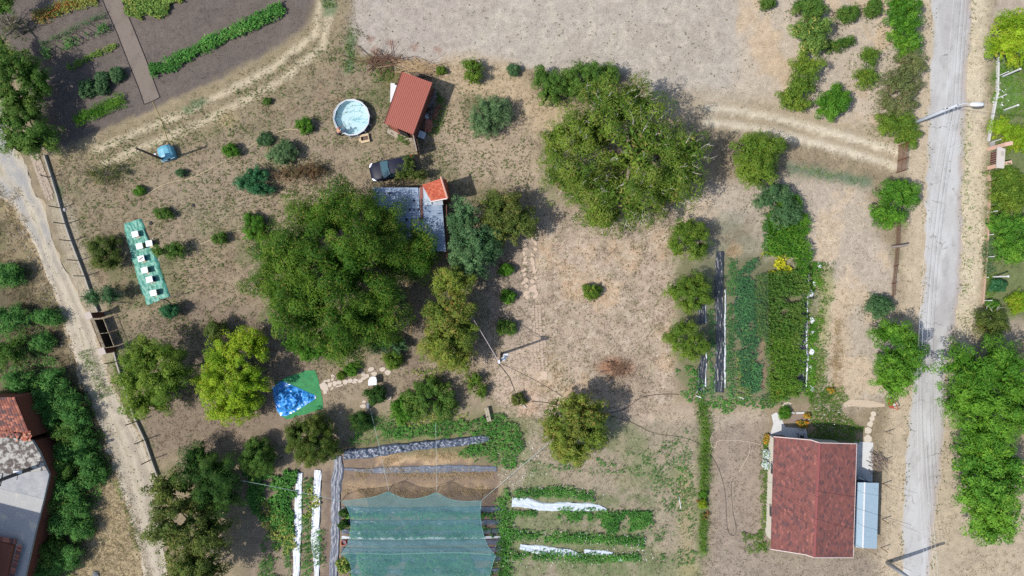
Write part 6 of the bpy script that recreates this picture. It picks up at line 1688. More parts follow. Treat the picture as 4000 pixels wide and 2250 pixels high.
# ------------------------------------------------------------------ shade net on its posts
M_NET = mat('green_shade_net', alb(92, 152, 154), rough=.6, var=.2, scale=1.4, alpha=.46)
def net(label, top, bot, left, right, z, sag, m, name='shade_net', n=40, k=26, parent=None, ed=True, cat='net'):
    """boundary curves in pixels (as they show at height z) -> Coons patch that sags between its edges"""
    def par(pts, n):
        a = np.array(smooth_line(pts, 8)); s = np.concatenate([[0], np.cumsum(np.linalg.norm(np.diff(a, axis=0), axis=1))])
        t = np.linspace(0, s[-1], n); return np.stack([np.interp(t, s, a[:, i]) for i in (0, 1)], -1)
    T_, B_, L_, R_ = par(top, n), par(bot, n), par(left, k), par(right, k)
    u = np.linspace(0, 1, n)[:, None, None]; v = np.linspace(0, 1, k)[None, :, None]
    G = (1 - v) * T_[:, None] + v * B_[:, None] + (1 - u) * L_[None] + u * R_[None] - ((1 - u) * (1 - v) * T_[0] + u * (1 - v) * T_[-1] + (1 - u) * v * B_[0] + u * v * B_[-1])
    uu, vv = u[..., 0], v[..., 0]
    zz = z - sag * 4 * (uu * (1 - uu) + vv * (1 - vv)) / 2 + .5 * (VN1.fbm(G[..., 0] * .012, G[..., 1] * .05, 4) - .5) * np.minimum(1, 6 * np.minimum(vv, 1 - vv) + .15)
    kf = (CAMH - zz) / CAMH / S
    V = np.stack([(G[..., 0] - 2000) * kf, (1125 - G[..., 1]) * kf, zz], -1)
    idx = np.arange(n * k).reshape(n, k)
    F = np.stack([idx[:-1, :-1], idx[:-1, 1:], idx[1:, 1:], idx[1:, :-1]], -1).reshape(-1, 4)
    root = thing(name, label, cat, P(top[0][0], top[0][1]))
    npmesh('netting', V.reshape(-1, 3) - np.array(root.location), F, None, m, root, smooth=True)
    for line in (V[:, 0], V[:, -1], V[0], V[-1]) if ed else ():
        t = MB(); t.tube([tuple(p) for p in line[::2] - np.array(root.location)], .018, 4, cap=False); t.build('hem_cord', mat('net_cord', alb(140, 190, 182), rough=.6), root)
    return root
def cusp(a, b, c, d): return [a, ((a[0] + b[0]) / 2, (a[1] + b[1]) / 2 + 12), b]
ztop = Z(10, (645, 884), (760, 872), (900, 850), (985, 815), (1003, 808), (1020, 822), (1100, 858), (1200, 868), (1300, 845), (1350, 822), (1366, 812), (1385, 828), (1460, 868), (1580, 886), (1703, 878))
zbot = Z(10, (640, 1278), (800, 1275), (1000, 1282), (1200, 1276), (1400, 1272), (1600, 1272), (1808, 1290))
zl = Z(10, (645, 884), (690, 940), (714, 1020), (716, 1090), (704, 1170), (680, 1230), (640, 1278))
zr_ = Z(10, (1703, 878), (1692, 960), (1700, 1060), (1722, 1150), (1750, 1225), (1808, 1290))
n1 = net('upper translucent green shade net stretched on cords over the vegetable rows', ztop, zbot, zl, zr_, 2.0, .35, M_NET)
n2 = net('lower green shade net continuing past the bottom edge of the picture', Z(10, (640, 1282), (800, 1279), (1000, 1286), (1200, 1280), (1400, 1276), (1600, 1276), (1808, 1294)), Z(10, (640, 1800), (1200, 1790), (1790, 1800)), Z(10, (640, 1282), (700, 1330), (720, 1400), (722, 1500), (700, 1680), (640, 1800)), Z(10, (1808, 1294), (1780, 1380), (1766, 1460), (1775, 1600), (1790, 1800)), 1.95, .3, M_NET)
for nt, pts in ((n1, ((645, 884), (1003, 808), (1366, 812), (1703, 878), (640, 1278), (1808, 1290))), (n2, ((700, 1660), (1780, 1640)))):
    for p in pts:
        a = P(*Z(10, p), 2.0); t = MB(); v = a - Vector(nt.location); t.tube([(v.x, v.y, 0), (v.x, v.y, 2.02)], .025, 6); t.build('post', M_WOODP, nt)
M_CORD = mat('pale_cord', alb(200, 224, 220), rough=.5)
cable('cord from the net\'s left peak up to the metal drum', [P(*Z(10, (1003, 808)), 2.0), P(*Z(10, (862, 185)), .4)], .012, M_CORD, .1, 'guy_cord', group='guy cords of the shade net')
cable('cord from the net\'s right peak straight up into the bushes', [P(*Z(10, (1366, 812)), 2.0), P(*Z(10, (1355, 298)), 1.0)], .012, M_CORD, .1, 'guy_cord', group='guy cords of the shade net')
cable('cord from the net\'s right corner to the lone bushy tree', [P(*Z(10, (1703, 878)), 2.0), P(*Z(11, (300, 430)), 1.8)], .014, M_CORD, .15, 'guy_cord', group='guy cords of the shade net')
cable('cord from the net\'s left corner to the dark conifer', [P(*Z(10, (645, 884)), 2.0), P(*Z(9, (1800, 725)), 2.2)], .012, M_CORD, .15, 'guy_cord', group='guy cords of the shade net')
# fine bird net over the right hand beds
bn = net('very thin grey bird net spread over the right hand beds and round trees', [(2700, 815), (2850, 818), (3000, 830)], [(2748, 1556), (2880, 1560), (3010, 1562)], [(2700, 815), (2712, 1180), (2748, 1556)], [(3000, 830), (3002, 1200), (3010, 1562)], 2.3, .2, mat('bird_net', alb(120, 132, 136), rough=.7, alpha=.07), 'bird_net', 16, 20, ed=False)
for p in ((2700, 815), (3000, 830), (2748, 1556), (3010, 1562)):
    a = P(*p, 2.3) - Vector(bn.location); t = MB(); t.tube([(a.x, a.y, 0), (a.x, a.y, 2.32)], .025, 6); t.build('post', M_WOODP, bn)
for k, (a, b) in enumerate((((1388, 90), (1432, 102)), ((1698, 94), (1750, 112)))):
    t = MB(); bar(t, P(*Z(11, a), .1), P(*Z(11, b), .2), .1, .05); tag(t.build('white_stake', M_WHITEP), ('left' if k == 0 else 'right') + ' white stake lying at the lower edge of the bean beds', 'stake', 'white stakes')
t = MB(); bar(t, P(*Z(11, (1258, 845)), .05), P(*Z(11, (1275, 940)), .05), .07, .04); tag(t.build('white_stake', M_WHITEP), 'thin white stake lying alone on the dry grass near the flower border', 'stake')
t = MB(); bar(t, P(2036, 1580, .3), P(2056, 1593, .1), .06, .05); tag(t.build('white_stake', M_WHITEP), 'pale green stick beside the small bush near the bench', 'stake')
# bean poles on the dark plot
bp = thing('bean_trellis', 'row of slanting dark canes over the climbing beans on the dark plot', 'trellis', P(*Z(1, (560, 300))))
for k in range(12):
    t_ = k / 11
    a = (270 + (745 - 270) * t_, 395 + (168 - 395) * t_); b = (375 + (830 - 375) * t_, 450 + (225 - 450) * t_)
    t = MB(); t.tube([rel(bp, P(*Z(1, a), .9)), rel(bp, P(*Z(1, b), .05))], .03, 5); t.build('cane', M_BHOSE, bp)
t = MB(); t.tube([rel(bp, P(*Z(1, (270, 395)), .9)), rel(bp, P(*Z(1, (745, 168)), .9))], .015, 5); t.build('top_rail', M_DKPOST, bp)
# ------------------------------------------------------------------ trees and bushes (overview pixels)
TREES = [
 # name, label, category, blobs(x,y,rx,ry[,zf]), style, height, kwargs
 ('walnut_tree', 'largest tree, broad dark walnut crown covering the blue shed', 'tree',
  [(850, 565, 120, 100, .5), (765, 650, 105, 105, .48), (870, 670, 150, 140, .62), (820, 770, 130, 100, .52), (920, 790, 105, 80, .46), (950, 565, 68, 70, .42), (720, 720, 72, 75, .42), (1000, 640, 70, 55, .36), (1065, 615, 40, 34, .36), (1060, 660, 40, 30, .3), (860, 850, 72, 50, .38), (700, 660, 62, 62, .42)],
  'walnut', 8.4, dict(leaf=.25, aspect=.42, bough=.82, cover=1.15, trunk=.34, base=(880, 680), spiky=.35)),
 ('walnut_tree', 'sprawling walnut with many bare grey twigs at upper centre right', 'tree',
  [(1560, 270, 100, 80, .52), (1480, 360, 100, 80, .5), (1590, 390, 130, 110, .64), (1700, 400, 85, 85, .5), (1440, 440, 80, 65, .42), (1570, 490, 115, 70, .5), (1660, 480, 80, 60, .45), (1400, 360, 50, 45, .38), (1510, 540, 60, 40, .34)],
  'walnut2', 9.0, dict(leaf=.27, aspect=.4, bough=.76, cover=1.0, trunk=.36, base=(1575, 400), twigs=230, spiky=.5, open_=.2)),
 ('lemon_green_tree', 'yellow green airy tree left of the blue tarpaulin', 'tree', [(600, 900, 75, 70, .56), (560, 960, 65, 60, .5), (616, 965, 54, 56, .56), (592, 1020, 62, 40, .42), (630, 872, 46, 45, .5)], 'lemon', 4.8, dict(leaf=.2, aspect=.5, bough=.46, cover=1.15, trunk=.17)),
 ('plum_tree', 'olive green airy tree beside the lower track wall', 'tree', [(385, 890, 75, 50, .55), (340, 950, 50, 60, .5), (420, 950, 70, 60, .55), (370, 1010, 60, 45, .42)], 'lime', 6.0, dict(leaf=.17, aspect=.5, bough=.48, cover=.85, trunk=.15, open_=.25)),
 ('pear_tree', 'small yellowing bush tree above the lemon green tree', 'tree', [(545, 830, 26, 26, .55)], 'olive', 3.0, dict(leaf=.16, bough=.35, cover=1.0, trunk=.07)),
 ('cherry_tree', 'tall golden green tree right of the shady path', 'tree', [(1140, 710, 50, 50, .55), (1125, 780, 60, 55, .6), (1160, 800, 45, 50, .5), (1120, 860, 65, 55, .55), (1150, 900, 50, 35, .42)], 'golden', 6.5, dict(leaf=.2, aspect=.6, bough=.45, cover=1.15, trunk=.17)),
 ('lilac_tree', 'bluish green tree against the blue shed\'s right wall', 'tree', [(1165, 540, 40, 42, .6), (1190, 600, 60, 50, .62), (1180, 660, 50, 45, .5), (1225, 630, 35, 45, .45)], 'bluish', 5.5, dict(leaf=.18, aspect=.6, bough=.42, cover=1.2, trunk=.14)),
 ('apple_tree', 'olive green tree right of the bluish tree', 'tree', [(1260, 520, 55, 45, .55), (1300, 560, 50, 50, .55), (1250, 575, 45, 40, .5)], 'olive', 5.0, dict(leaf=.18, aspect=.6, bough=.42, cover=1.1, trunk=.14, open_=.1)),
 ('linden_tree', 'lone bushy yellow tipped tree at lower centre', 'tree', [(1450, 1040, 70, 55, .58), (1410, 1080, 55, 45, .5), (1480, 1090, 50, 45, .5), (1440, 1125, 50, 42, .45)], 'golden', 5.5, dict(leaf=.2, aspect=.6, bough=.42, cover=1.2, trunk=.15)),
 ('round_thuja', 'round olive thuja beside the top of the grey plastic path', 'tree', [(788, 1108, 72, 72, .5)], 'thuja', 4.0, dict(leaf=.16, aspect=.3, bough=.3, cover=1.4, trunk=.12, spiky=.2)),
 ('small_conifer', 'small round dark green conifer left of the round thuja', 'tree', [(650, 1155, 52, 52, .5)], 'mid', 3.2, dict(leaf=.15, aspect=.3, bough=.28, cover=1.4, trunk=.09)),
 ('dark_conifer', 'shaggy dark green conifer by the lower track', 'tree', [(530, 1190, 72, 55, .55), (545, 1250, 60, 45, .5), (500, 1150, 40, 32, .45)], 'dark', 4.6, dict(leaf=.22, aspect=.3, bough=.5, cover=1.3, trunk=.17, spiky=.4)),
 ('autumn_tree', 'brownish olive tree overhanging the lower end of the gravel track', 'tree', [(430, 1230, 55, 50, .5), (450, 1330, 75, 70, .6), (520, 1340, 60, 60, .5), (500, 1430, 75, 60, .55), (450, 1280, 60, 50, .5)], 'olive', 6.5, dict(leaf=.18, aspect=.6, bough=.45, cover=1.0, trunk=.18, open_=.12)),
 ('apricot_tree', 'rounded bright green tree between the drive and the beds', 'tree', [(1910, 380, 65, 50, .55), (1900, 430, 55, 45, .5)], 'lime', 4.5, dict(leaf=.17, bough=.42, cover=1.2, trunk=.13)),
 ('elder_bush', 'bushy green shrub just below the rounded tree by the beds', 'bush', [(1945, 500, 48, 42, .5), (1970, 540, 40, 40, .45)], 'bluish', 3.0, dict(leaf=.2, bough=.4, cover=1.2, trunk=.08)),
 ('plum_bush', 'topmost of the three airy round trees left of the beds', 'tree', [(1736, 605, 62, 60, .55)], 'lime', 4.2, dict(leaf=.14, aspect=.45, bough=.36, cover=.95, trunk=.1, open_=.2)),
 ('plum_bush', 'middle one of the three airy round trees left of the beds', 'tree', [(1736, 735, 62, 57, .55)], 'lime', 4.2, dict(leaf=.14, aspect=.45, bough=.36, cover=.95, trunk=.1, open_=.2)),
 ('plum_bush', 'lowest of the three airy round trees left of the beds', 'tree', [(1730, 862, 65, 61, .55)], 'lime', 4.4, dict(leaf=.14, aspect=.45, bough=.36, cover=.9, trunk=.1, open_=.22)),
 ('mulberry_tree', 'dense green tree on the verge below the rusty drive gate', 'tree', [(2255, 490, 50, 40, .55), (2235, 540, 45, 38, .5)], 'bright', 4.0, dict(leaf=.2, bough=.4, cover=1.3, trunk=.12)),
 ('hazel_bush', 'dull green bush above the vivid green tree on the road\'s left', 'bush', [(2210, 770, 38, 34, .5)], 'bluish', 2.2, dict(leaf=.15, bough=.32, cover=1.1, trunk=.06, open_=.15)),
 ('acacia_tree', 'vivid green tree overhanging the road\'s left edge', 'tree', [(2250, 840, 50, 38, .5), (2265, 900, 60, 52, .58), (2240, 960, 48, 40, .48)], 'bright', 5.5, dict(leaf=.22, aspect=.45, bough=.45, cover=1.3, trunk=.15, spiky=.3)),
 ('ash_tree', 'big feathery green tree on the road\'s right bank', 'tree', [(2440, 920, 65, 60, .55), (2510, 930, 80, 70, .6), (2450, 1010, 75, 65, .55), (2540, 1020, 75, 70, .55), (2470, 1080, 70, 55, .5)], 'bright', 7.0, dict(leaf=.28, aspect=.36, bough=.6, cover=1.25, trunk=.22, spiky=.6)),
 ('maple_tree', 'dense leafy green tree below the feathery one on the right bank', 'tree', [(2470, 1160, 70, 60, .55), (2475, 1240, 75, 65, .58), (2490, 1310, 60, 52, .5), (2520, 1190, 45, 50, .5)], 'fresh', 6.5, dict(leaf=.26, aspect=.6, bough=.5, cover=1.35, trunk=.2)),
 ('quince_bush', 'olive shrub with bare pale stems above the feathery tree', 'bush', [(2490, 810, 50, 40, .5)], 'olive', 3.0, dict(leaf=.17, bough=.36, cover=.9, trunk=.1, twigs=14, open_=.2)),
 ('locust_tree', 'yellow olive tree at the top right edge', 'tree', [(2550, 70, 55, 48, .55), (2530, 115, 45, 35, .5), (2590, 110, 50, 50, .55)], 'lemon', 5.0, dict(leaf=.2, aspect=.45, bough=.45, cover=1.2, trunk=.14)),
 ('grape_arbor', 'yellow green climber hanging over the neighbour\'s fence above the gateway', 'bush', [(2525, 320, 32, 30, .5), (2560, 350, 35, 35, .5)], 'lemon', 2.6, dict(leaf=.2, bough=.34, cover=1.1, trunk=.07)),
 ('mixed_hedge', 'upper part of the green hedge on the right edge below the gateway', 'hedge', [(2530, 450, 42, 34, .5), (2565, 480, 40, 45, .5), (2525, 510, 36, 40, .45)], 'lime', 2.8, dict(leaf=.17, bough=.36, cover=1.2, trunk=.07)),
 ('mixed_hedge', 'lower part of the green hedge on the right edge', 'hedge', [(2540, 570, 50, 40, .5), (2535, 625, 45, 34, .5), (2575, 610, 40, 50, .5)], 'fresh', 2.8, dict(leaf=.17, bough=.36, cover=1.2, trunk=.07)),
 ('currant_bush', 'dark bluish bush beside a white post in the right garden', 'bush', [(2512, 718, 22, 18, .5)], 'vegdark', 1.3, dict(leaf=.14, bough=.22, cover=1.2, trunk=.04)),
 ('rose_bush', 'small green bush just above the olive shrub on the right', 'bush', [(2498, 770, 18, 14, .5)], 'fresh', 1.2, dict(leaf=.13, bough=.2, cover=1.2, trunk=.04)),
 # top right thicket
 ('fig_tree', 'green bush cut by the top edge left of the road', 'bush', [(2035, 20, 45, 35, .5)], 'mid', 3.0, dict(leaf=.18, bough=.38, cover=1.2, trunk=.09)),
 ('peach_tree', 'pale yellow flecked tree in the top right orchard', 'tree', [(2020, 85, 42, 38, .52), (2060, 70, 30, 28, .5), (2040, 115, 40, 25, .42)], 'squash', 3.6, dict(leaf=.18, aspect=.6, bough=.34, cover=1.15, trunk=.1)),
 ('orchard_tree', 'tall green tree below the pale flecked one', 'tree', [(2030, 170, 36, 38, .5), (2015, 215, 36, 32, .5), (1985, 245, 32, 24, .42), (2010, 265, 30, 14, .4)], 'lime', 3.6, dict(leaf=.17, bough=.36, cover=1.2, trunk=.1)),
 ('orchard_tree', 'rounded green tree right of the drive\'s bend, lowest in the orchard', 'tree', [(2095, 260, 48, 46, .52)], 'bright', 3.6, dict(leaf=.17, bough=.36, cover=1.25, trunk=.1)),
 ('orchard_bush', 'low spreading branch of leaves in the middle of the orchard', 'bush', [(2100, 115, 30, 16, .4), (2130, 105, 22, 12, .4)], 'mid', 1.8, dict(leaf=.14, bough=.28, cover=.8, trunk=.05, open_=.2)),
 ('orchard_bush', 'small loose tree right of the orchard\'s centre', 'tree', [(2185, 140, 28, 26, .52), (2180, 195, 34, 28, .5)], 'lime', 2.8, dict(leaf=.15, bough=.32, cover=.85, trunk=.07, open_=.25)),
 ('orchard_bush', 'feathery low bush near the orchard\'s top', 'bush', [(2132, 38, 30, 28, .45)], 'mid', 1.8, dict(leaf=.14, bough=.28, cover=.8, trunk=.05, open_=.2)),
 ('orchard_bush', 'small green bush at the orchard\'s top beside the hedge', 'bush', [(2195, 20, 24, 26, .5)], 'mid', 2.0, dict(leaf=.15, bough=.28, cover=1.0, trunk=.05)),
 ('roadside_hedge', 'dense green upper part of the roadside hedge', 'hedge', [(2265, 20, 44, 40, .5), (2275, 70, 40, 38, .5), (2280, 115, 34, 28, .5)], 'bright', 3.2, dict(leaf=.2, bough=.38, cover=1.3, trunk=.09)),
 ('roadside_hedge', 'dusty grey green middle part of the roadside hedge', 'hedge', [(2285, 160, 40, 40, .5), (2265, 220, 52, 44, .5), (2250, 265, 48, 34, .45)], 'dusty', 2.6, dict(leaf=.15, bough=.36, cover=1.0, trunk=.08, open_=.12)),
 ('roadside_hedge', 'green lower end of the roadside hedge under the street lamp', 'hedge', [(2250, 310, 46, 36, .5), (2280, 345, 34, 30, .45)], 'lime', 2.6, dict(leaf=.17, bough=.36, cover=1.2, trunk=.08)),
 ('small_bush', 'small bush cut by the top edge right of the bare field', 'bush', [(1930, 8, 24, 16, .5)], 'mid', 1.4, dict(leaf=.13, bough=.22, cover=1.1, trunk=.04)),
 # bushes along the field
 ('dogwood_bush', 'dark bush with brown patches left of the twiggy walnut\'s top', 'bush', [(1385, 220, 42, 42, .5), (1360, 190, 22, 22, .4)], 'mid', 3.0, dict(leaf=.16, bough=.36, cover=1.1, trunk=.09)),
 ('dogwood_bush', 'broad dark green bush above the twiggy walnut', 'bush', [(1480, 195, 55, 40, .5), (1440, 210, 35, 40, .45), (1530, 190, 30, 28, .45)], 'mid', 3.2, dict(leaf=.16, bough=.36, cover=1.2, trunk=.09)),
 ('forsythia_bush', 'upright yellow green bush below the bare field', 'bush', [(1190, 170, 26, 24, .5), (1190, 195, 22, 16, .45)], 'lime', 2.2, dict(leaf=.15, bough=.28, cover=1.2, trunk=.06, spiky=.3)),
 ('small_bush', 'little green bush between the yellow green bush and the dark bush', 'bush', [(1293, 178, 16, 16, .5)], 'bluish', 1.2, dict(leaf=.12, bough=.2, cover=1.1, trunk=.04)),
 ('olive_willow', 'rounded silvery green shrub right of the red shed', 'bush', [(1235, 280, 52, 40, .52), (1215, 315, 38, 30, .45)], 'silver', 2.8, dict(leaf=.2, aspect=.35, bough=.34, cover=1.2, trunk=.08)),
 ('small_bush', 'thin pale bush between red shed and the yellow green bush', 'bush', [(1110, 178, 14, 12, .5)], 'lime', .8, dict(leaf=.1, bough=.16, cover=.9, trunk=.03)),
 ('acacia_sapling', 'small yellow green tree overhanging the navy car\'s rear', 'tree', [(1026, 412, 17, 20, .6), (1018, 440, 26, 14, .45), (1048, 440, 25, 14, .4)], 'olive', 3.2, dict(leaf=.16, bough=.26, cover=1.0, trunk=.06, spiky=.4)),
 # lawn bushes
 ('round_bush', 'round green bush on the lawn left of the pool', 'bush', [(768, 316, 22, 23, .5)], 'bright', 1.5, dict(leaf=.13, bough=.22, cover=1.3, trunk=.04)),
 ('round_bush', 'bright little bush on the pale hose in the lawn', 'bush', [(580, 379, 25, 19, .5)], 'bright', 1.4, dict(leaf=.13, bough=.22, cover=1.3, trunk=.04)),
 ('small_bush', 'faint green bush where the long hose bends', 'bush', [(665, 352, 22, 20, .45)], 'bluish', 1.0, dict(leaf=.13, bough=.22, cover=.7, trunk=.03, open_=.2)),
 ('rose_shrub', 'grey green shrub right of the bending hose', 'bush', [(712, 385, 40, 32, .5)], 'silver', 2.0, dict(leaf=.14, bough=.28, cover=.95, trunk=.06, open_=.2)),
 ('dead_shrub', 'brown withered shrub above the big walnut', 'bush', [(745, 440, 55, 25, .45), (790, 425, 35, 18, .4)], 'brown', 1.4, dict(leaf=.12, bough=.26, cover=.6, trunk=.05, open_=.2, fill=.1)),
 ('juniper_bush', 'dark green shrub with open middle left of the withered shrub', 'bush', [(645, 440, 32, 22, .5), (610, 460, 26, 16, .42), (650, 475, 34, 14, .45)], 'vegdark', 1.8, dict(leaf=.14, bough=.26, cover=1.1, trunk=.06)),
 ('asparagus_bush', 'soft bright green bush at the big walnut\'s upper left', 'bush', [(642, 570, 36, 40, .45)], 'bright', 1.4, dict(leaf=.13, aspect=.3, bough=.26, cover=1.3, trunk=.04)),
 ('small_bush', 'small green bush left of the long hose', 'bush', [(352, 480, 14, 14, .5)], 'bright', .9, dict(leaf=.1, bough=.16, cover=1.0, trunk=.03)),
 ('small_bush', 'low green bush above the hives on the lawn', 'bush', [(412, 536, 26, 17, .5)], 'mid', 1.1, dict(leaf=.12, bough=.2, cover=1.0, trunk=.03)),
 ('small_bush', 'tiny dark bush beside the drying lawn near the tank', 'bush', [(455, 435, 14, 12, .5)], 'bluish', .8, dict(leaf=.1, bough=.16, cover=.8, trunk=.03)),
 ('small_bush', 'green tuft on the lawn right of the dark plot', 'bush', [(672, 255, 12, 9, .5)], 'mid', .6, dict(leaf=.1, bough=.14, cover=1.0, trunk=.02)),
 ('gooseberry_bush', 'olive brown round bush left of the hive sheet', 'bush', [(265, 640, 46, 46, .5)], 'olive', 2.2, dict(leaf=.12, aspect=.4, bough=.3, cover=1.0, trunk=.06)),
 ('quince_sapling', 'dark leafy sapling at the hive sheet\'s right edge', 'tree', [(440, 630, 28, 22, .5), (400, 632, 18, 16, .5)], 'mid', 2.0, dict(leaf=.14, bough=.24, cover=.7, trunk=.05, open_=.25)),
 ('small_bush', 'small dark sapling on the hose right of the hives', 'tree', [(550, 600, 20, 15, .5)], 'mid', 1.4, dict(leaf=.12, bough=.2, cover=1.0, trunk=.03)),
 ('young_tree', 'young tree leaning left beside the track wall above the gate', 'tree', [(235, 748, 24, 20, .55), (280, 745, 26, 22, .55)], 'bluish', 2.6, dict(leaf=.14, bough=.26, cover=.8, trunk=.05, open_=.2)),
 ('young_tree', 'young tree below the lower end of the hive sheet', 'tree', [(430, 782, 30, 18, .55)], 'vegdark', 2.2, dict(leaf=.14, bough=.24, cover=1.0, trunk=.05)),
 ('bare_shrub', 'sparse twiggy shrub on the lawn right of the left track\'s bend', 'bush', [(265, 435, 50, 26, .5)], 'olive', 1.8, dict(leaf=.1, bough=.24, cover=.22, trunk=.05, twigs=30, twigmat=M_DARKTWIG, fill=.05)),
 ('low_shrub', 'green shrub peeking from under the walnut\'s lower edge', 'bush', [(800, 885, 60, 22, .42), (740, 860, 26, 24, .4)], 'bright', 2.0, dict(leaf=.15, bough=.3, cover=1.2, trunk=.05)),
 ('spindle_bush', 'green bush beside the pale garden table', 'bush', [(885, 928, 20, 18, .5)], 'bright', 1.3, dict(leaf=.12, bough=.2, cover=1.2, trunk=.03)),
 ('small_bush', 'yellowish small bush on the stone path left of the green bush', 'bush', [(858, 945, 12, 12, .5)], 'lime', .8, dict(leaf=.1, bough=.14, cover=1.0, trunk=.02)),
 ('climbing_rose', 'leafy bush below the big walnut\'s right edge', 'bush', [(960, 860, 40, 26, .5), (1005, 870, 26, 18, .45)], 'bluish', 2.0, dict(leaf=.15, bough=.28, cover=1.0, trunk=.05)),
 ('climbing_rose', 'yellow green bush above the garden table', 'bush', [(990, 905, 28, 30, .5)], 'lime', 1.6, dict(leaf=.13, bough=.24, cover=1.1, trunk=.04)),
 ('rhododendron', 'dark glossy bush just below the white garden table', 'bush', [(945, 995, 24, 25, .52)], 'dark', 1.8, dict(leaf=.17, bough=.26, cover=1.2, trunk=.05)),
 ('yucca_bush', 'dark spiky bush left of the flower beds', 'bush', [(908, 1060, 27, 27, .5)], 'dark', 1.4, dict(leaf=.2, aspect=.2, bough=.26, cover=1.3, trunk=.05, spiky=.6)),
 ('flower_shrub', 'large mixed green shrub in the middle flower bed', 'bush', [(1060, 1010, 45, 42, .5), (1110, 1010, 40, 45, .5), (1085, 975, 40, 24, .42)], 'mid', 2.2, dict(leaf=.15, bough=.32, cover=1.1, trunk=.07)),
 ('flower_shrub', 'bright green shrub at the left of the middle flower bed', 'bush', [(1010, 1030, 28, 40, .5)], 'bright', 1.6, dict(leaf=.14, bough=.26, cover=1.1, trunk=.05)),
 ('flower_shrub', 'narrow green shrub right of the middle flower bed', 'bush', [(1193, 960, 18, 28, .5), (1212, 985, 14, 22, .45)], 'lime', 1.4, dict(leaf=.13, bough=.22, cover=1.0, trunk=.04)),
 ('small_bush', 'small grey green bush where the black hose ends', 'bush', [(1303, 1005, 20, 18, .5)], 'olive', 1.1, dict(leaf=.11, bough=.18, cover=1.0, trunk=.03)),
 ('box_bush', 'topmost of three small bushes left of the stone walk', 'bush', [(1273, 678, 22, 17, .5)], 'bright', 1.2, dict(leaf=.12, bough=.2, cover=1.2, trunk=.03), 'three bushes by the stone walk'),
 ('box_bush', 'middle one of three small bushes left of the stone walk', 'bush', [(1278, 745, 20, 20, .5)], 'bright', 1.2, dict(leaf=.12, bough=.2, cover=1.2, trunk=.03), 'three bushes by the stone walk'),
 ('box_bush', 'lowest of three small bushes left of the stone walk', 'bush', [(1275, 822, 27, 24, .5)], 'mid', 1.3, dict(leaf=.12, bough=.22, cover=1.1, trunk=.03), 'three bushes by the stone walk'),
 ('rose_bush', 'single bright green bush in the dry grass of the centre', 'bush', [(1488, 735, 25, 25, .5)], 'lime', 1.4, dict(leaf=.13, bough=.22, cover=1.2, trunk=.04)),
 ('ball_bush', 'clipped yellow green ball with orange flowers in the flower border', 'bush', [(1768, 1268, 14, 14, .5)], 'lemon', .8, dict(leaf=.09, bough=.12, cover=1.4, trunk=.02)),
 ('ball_bush', 'clipped green ball just above the yellow one in the border', 'bush', [(1768, 1243, 14, 10, .5)], 'bright', .6, dict(leaf=.09, bough=.12, cover=1.4, trunk=.02)),
 # dark plot
 ('cabbage_clump', 'leftmost round dark green clump on the dark plot', 'plant', [(220, 224, 19, 24, .5)], 'bluish', 1.0, dict(leaf=.24, aspect=.35, bough=.2, cover=1.4, trunk=.04), 'round clumps on the dark plot'),
 ('cabbage_clump', 'lower middle round dark green clump on the dark plot', 'plant', [(259, 218, 20, 18, .5)], 'bluish', 1.0, dict(leaf=.24, aspect=.35, bough=.2, cover=1.4, trunk=.04), 'round clumps on the dark plot'),
 ('cabbage_clump', 'upper middle round dark green clump on the dark plot', 'plant', [(258, 193, 18, 17, .5)], 'bluish', 1.0, dict(leaf=.24, aspect=.35, bough=.2, cover=1.4, trunk=.04), 'round clumps on the dark plot'),
 ('cabbage_clump', 'rightmost round dark green clump on the dark plot', 'plant', [(294, 188, 17, 19, .5)], 'bluish', 1.0, dict(leaf=.24, aspect=.35, bough=.2, cover=1.4, trunk=.04), 'round clumps on the dark plot'),
 # left edge hedge
 ('hedge_tree', 'big green tree at the left edge beside the dark plot', 'tree', [(25, 175, 60, 55, .55), (75, 190, 48, 48, .5), (40, 240, 52, 46, .48), (105, 205, 28, 34, .42)], 'mid', 6.0, dict(leaf=.18, aspect=.5, bough=.45, cover=1.15, trunk=.16)),
 ('hedge_tree', 'green tree below the big one where the gravel track bends', 'tree', [(55, 310, 56, 46, .52), (95, 345, 54, 46, .5), (45, 350, 42, 38, .45), (70, 280, 46, 36, .5)], 'mid', 4.5, dict(leaf=.17, bough=.42, cover=1.15, trunk=.13)),
 ('hedge_tree', 'dark treetop cut by the upper left corner', 'tree', [(10, 15, 34, 30, .5), (0, 130, 20, 40, .5)], 'mid', 5.0, dict(leaf=.18, bough=.42, cover=1.1, trunk=.12)),
 ('bare_bush', 'leafless pale bush below the upper left corner', 'bush', [(18, 62, 40, 26, .5)], 'dusty', 2.6, dict(leaf=.1, bough=.3, cover=.15, trunk=.08, twigs=40, twigmat=M_BARK, fill=.05)),
 ('olive_sapling', 'yellow green sapling at the right edge with spiky leaves', 'plant', [(2560, 760, 24, 24, .5)], 'lemon', 1.2, dict(leaf=.4, aspect=.16, bough=.3, cover=.9, trunk=.05, spiky=1.0)),
]
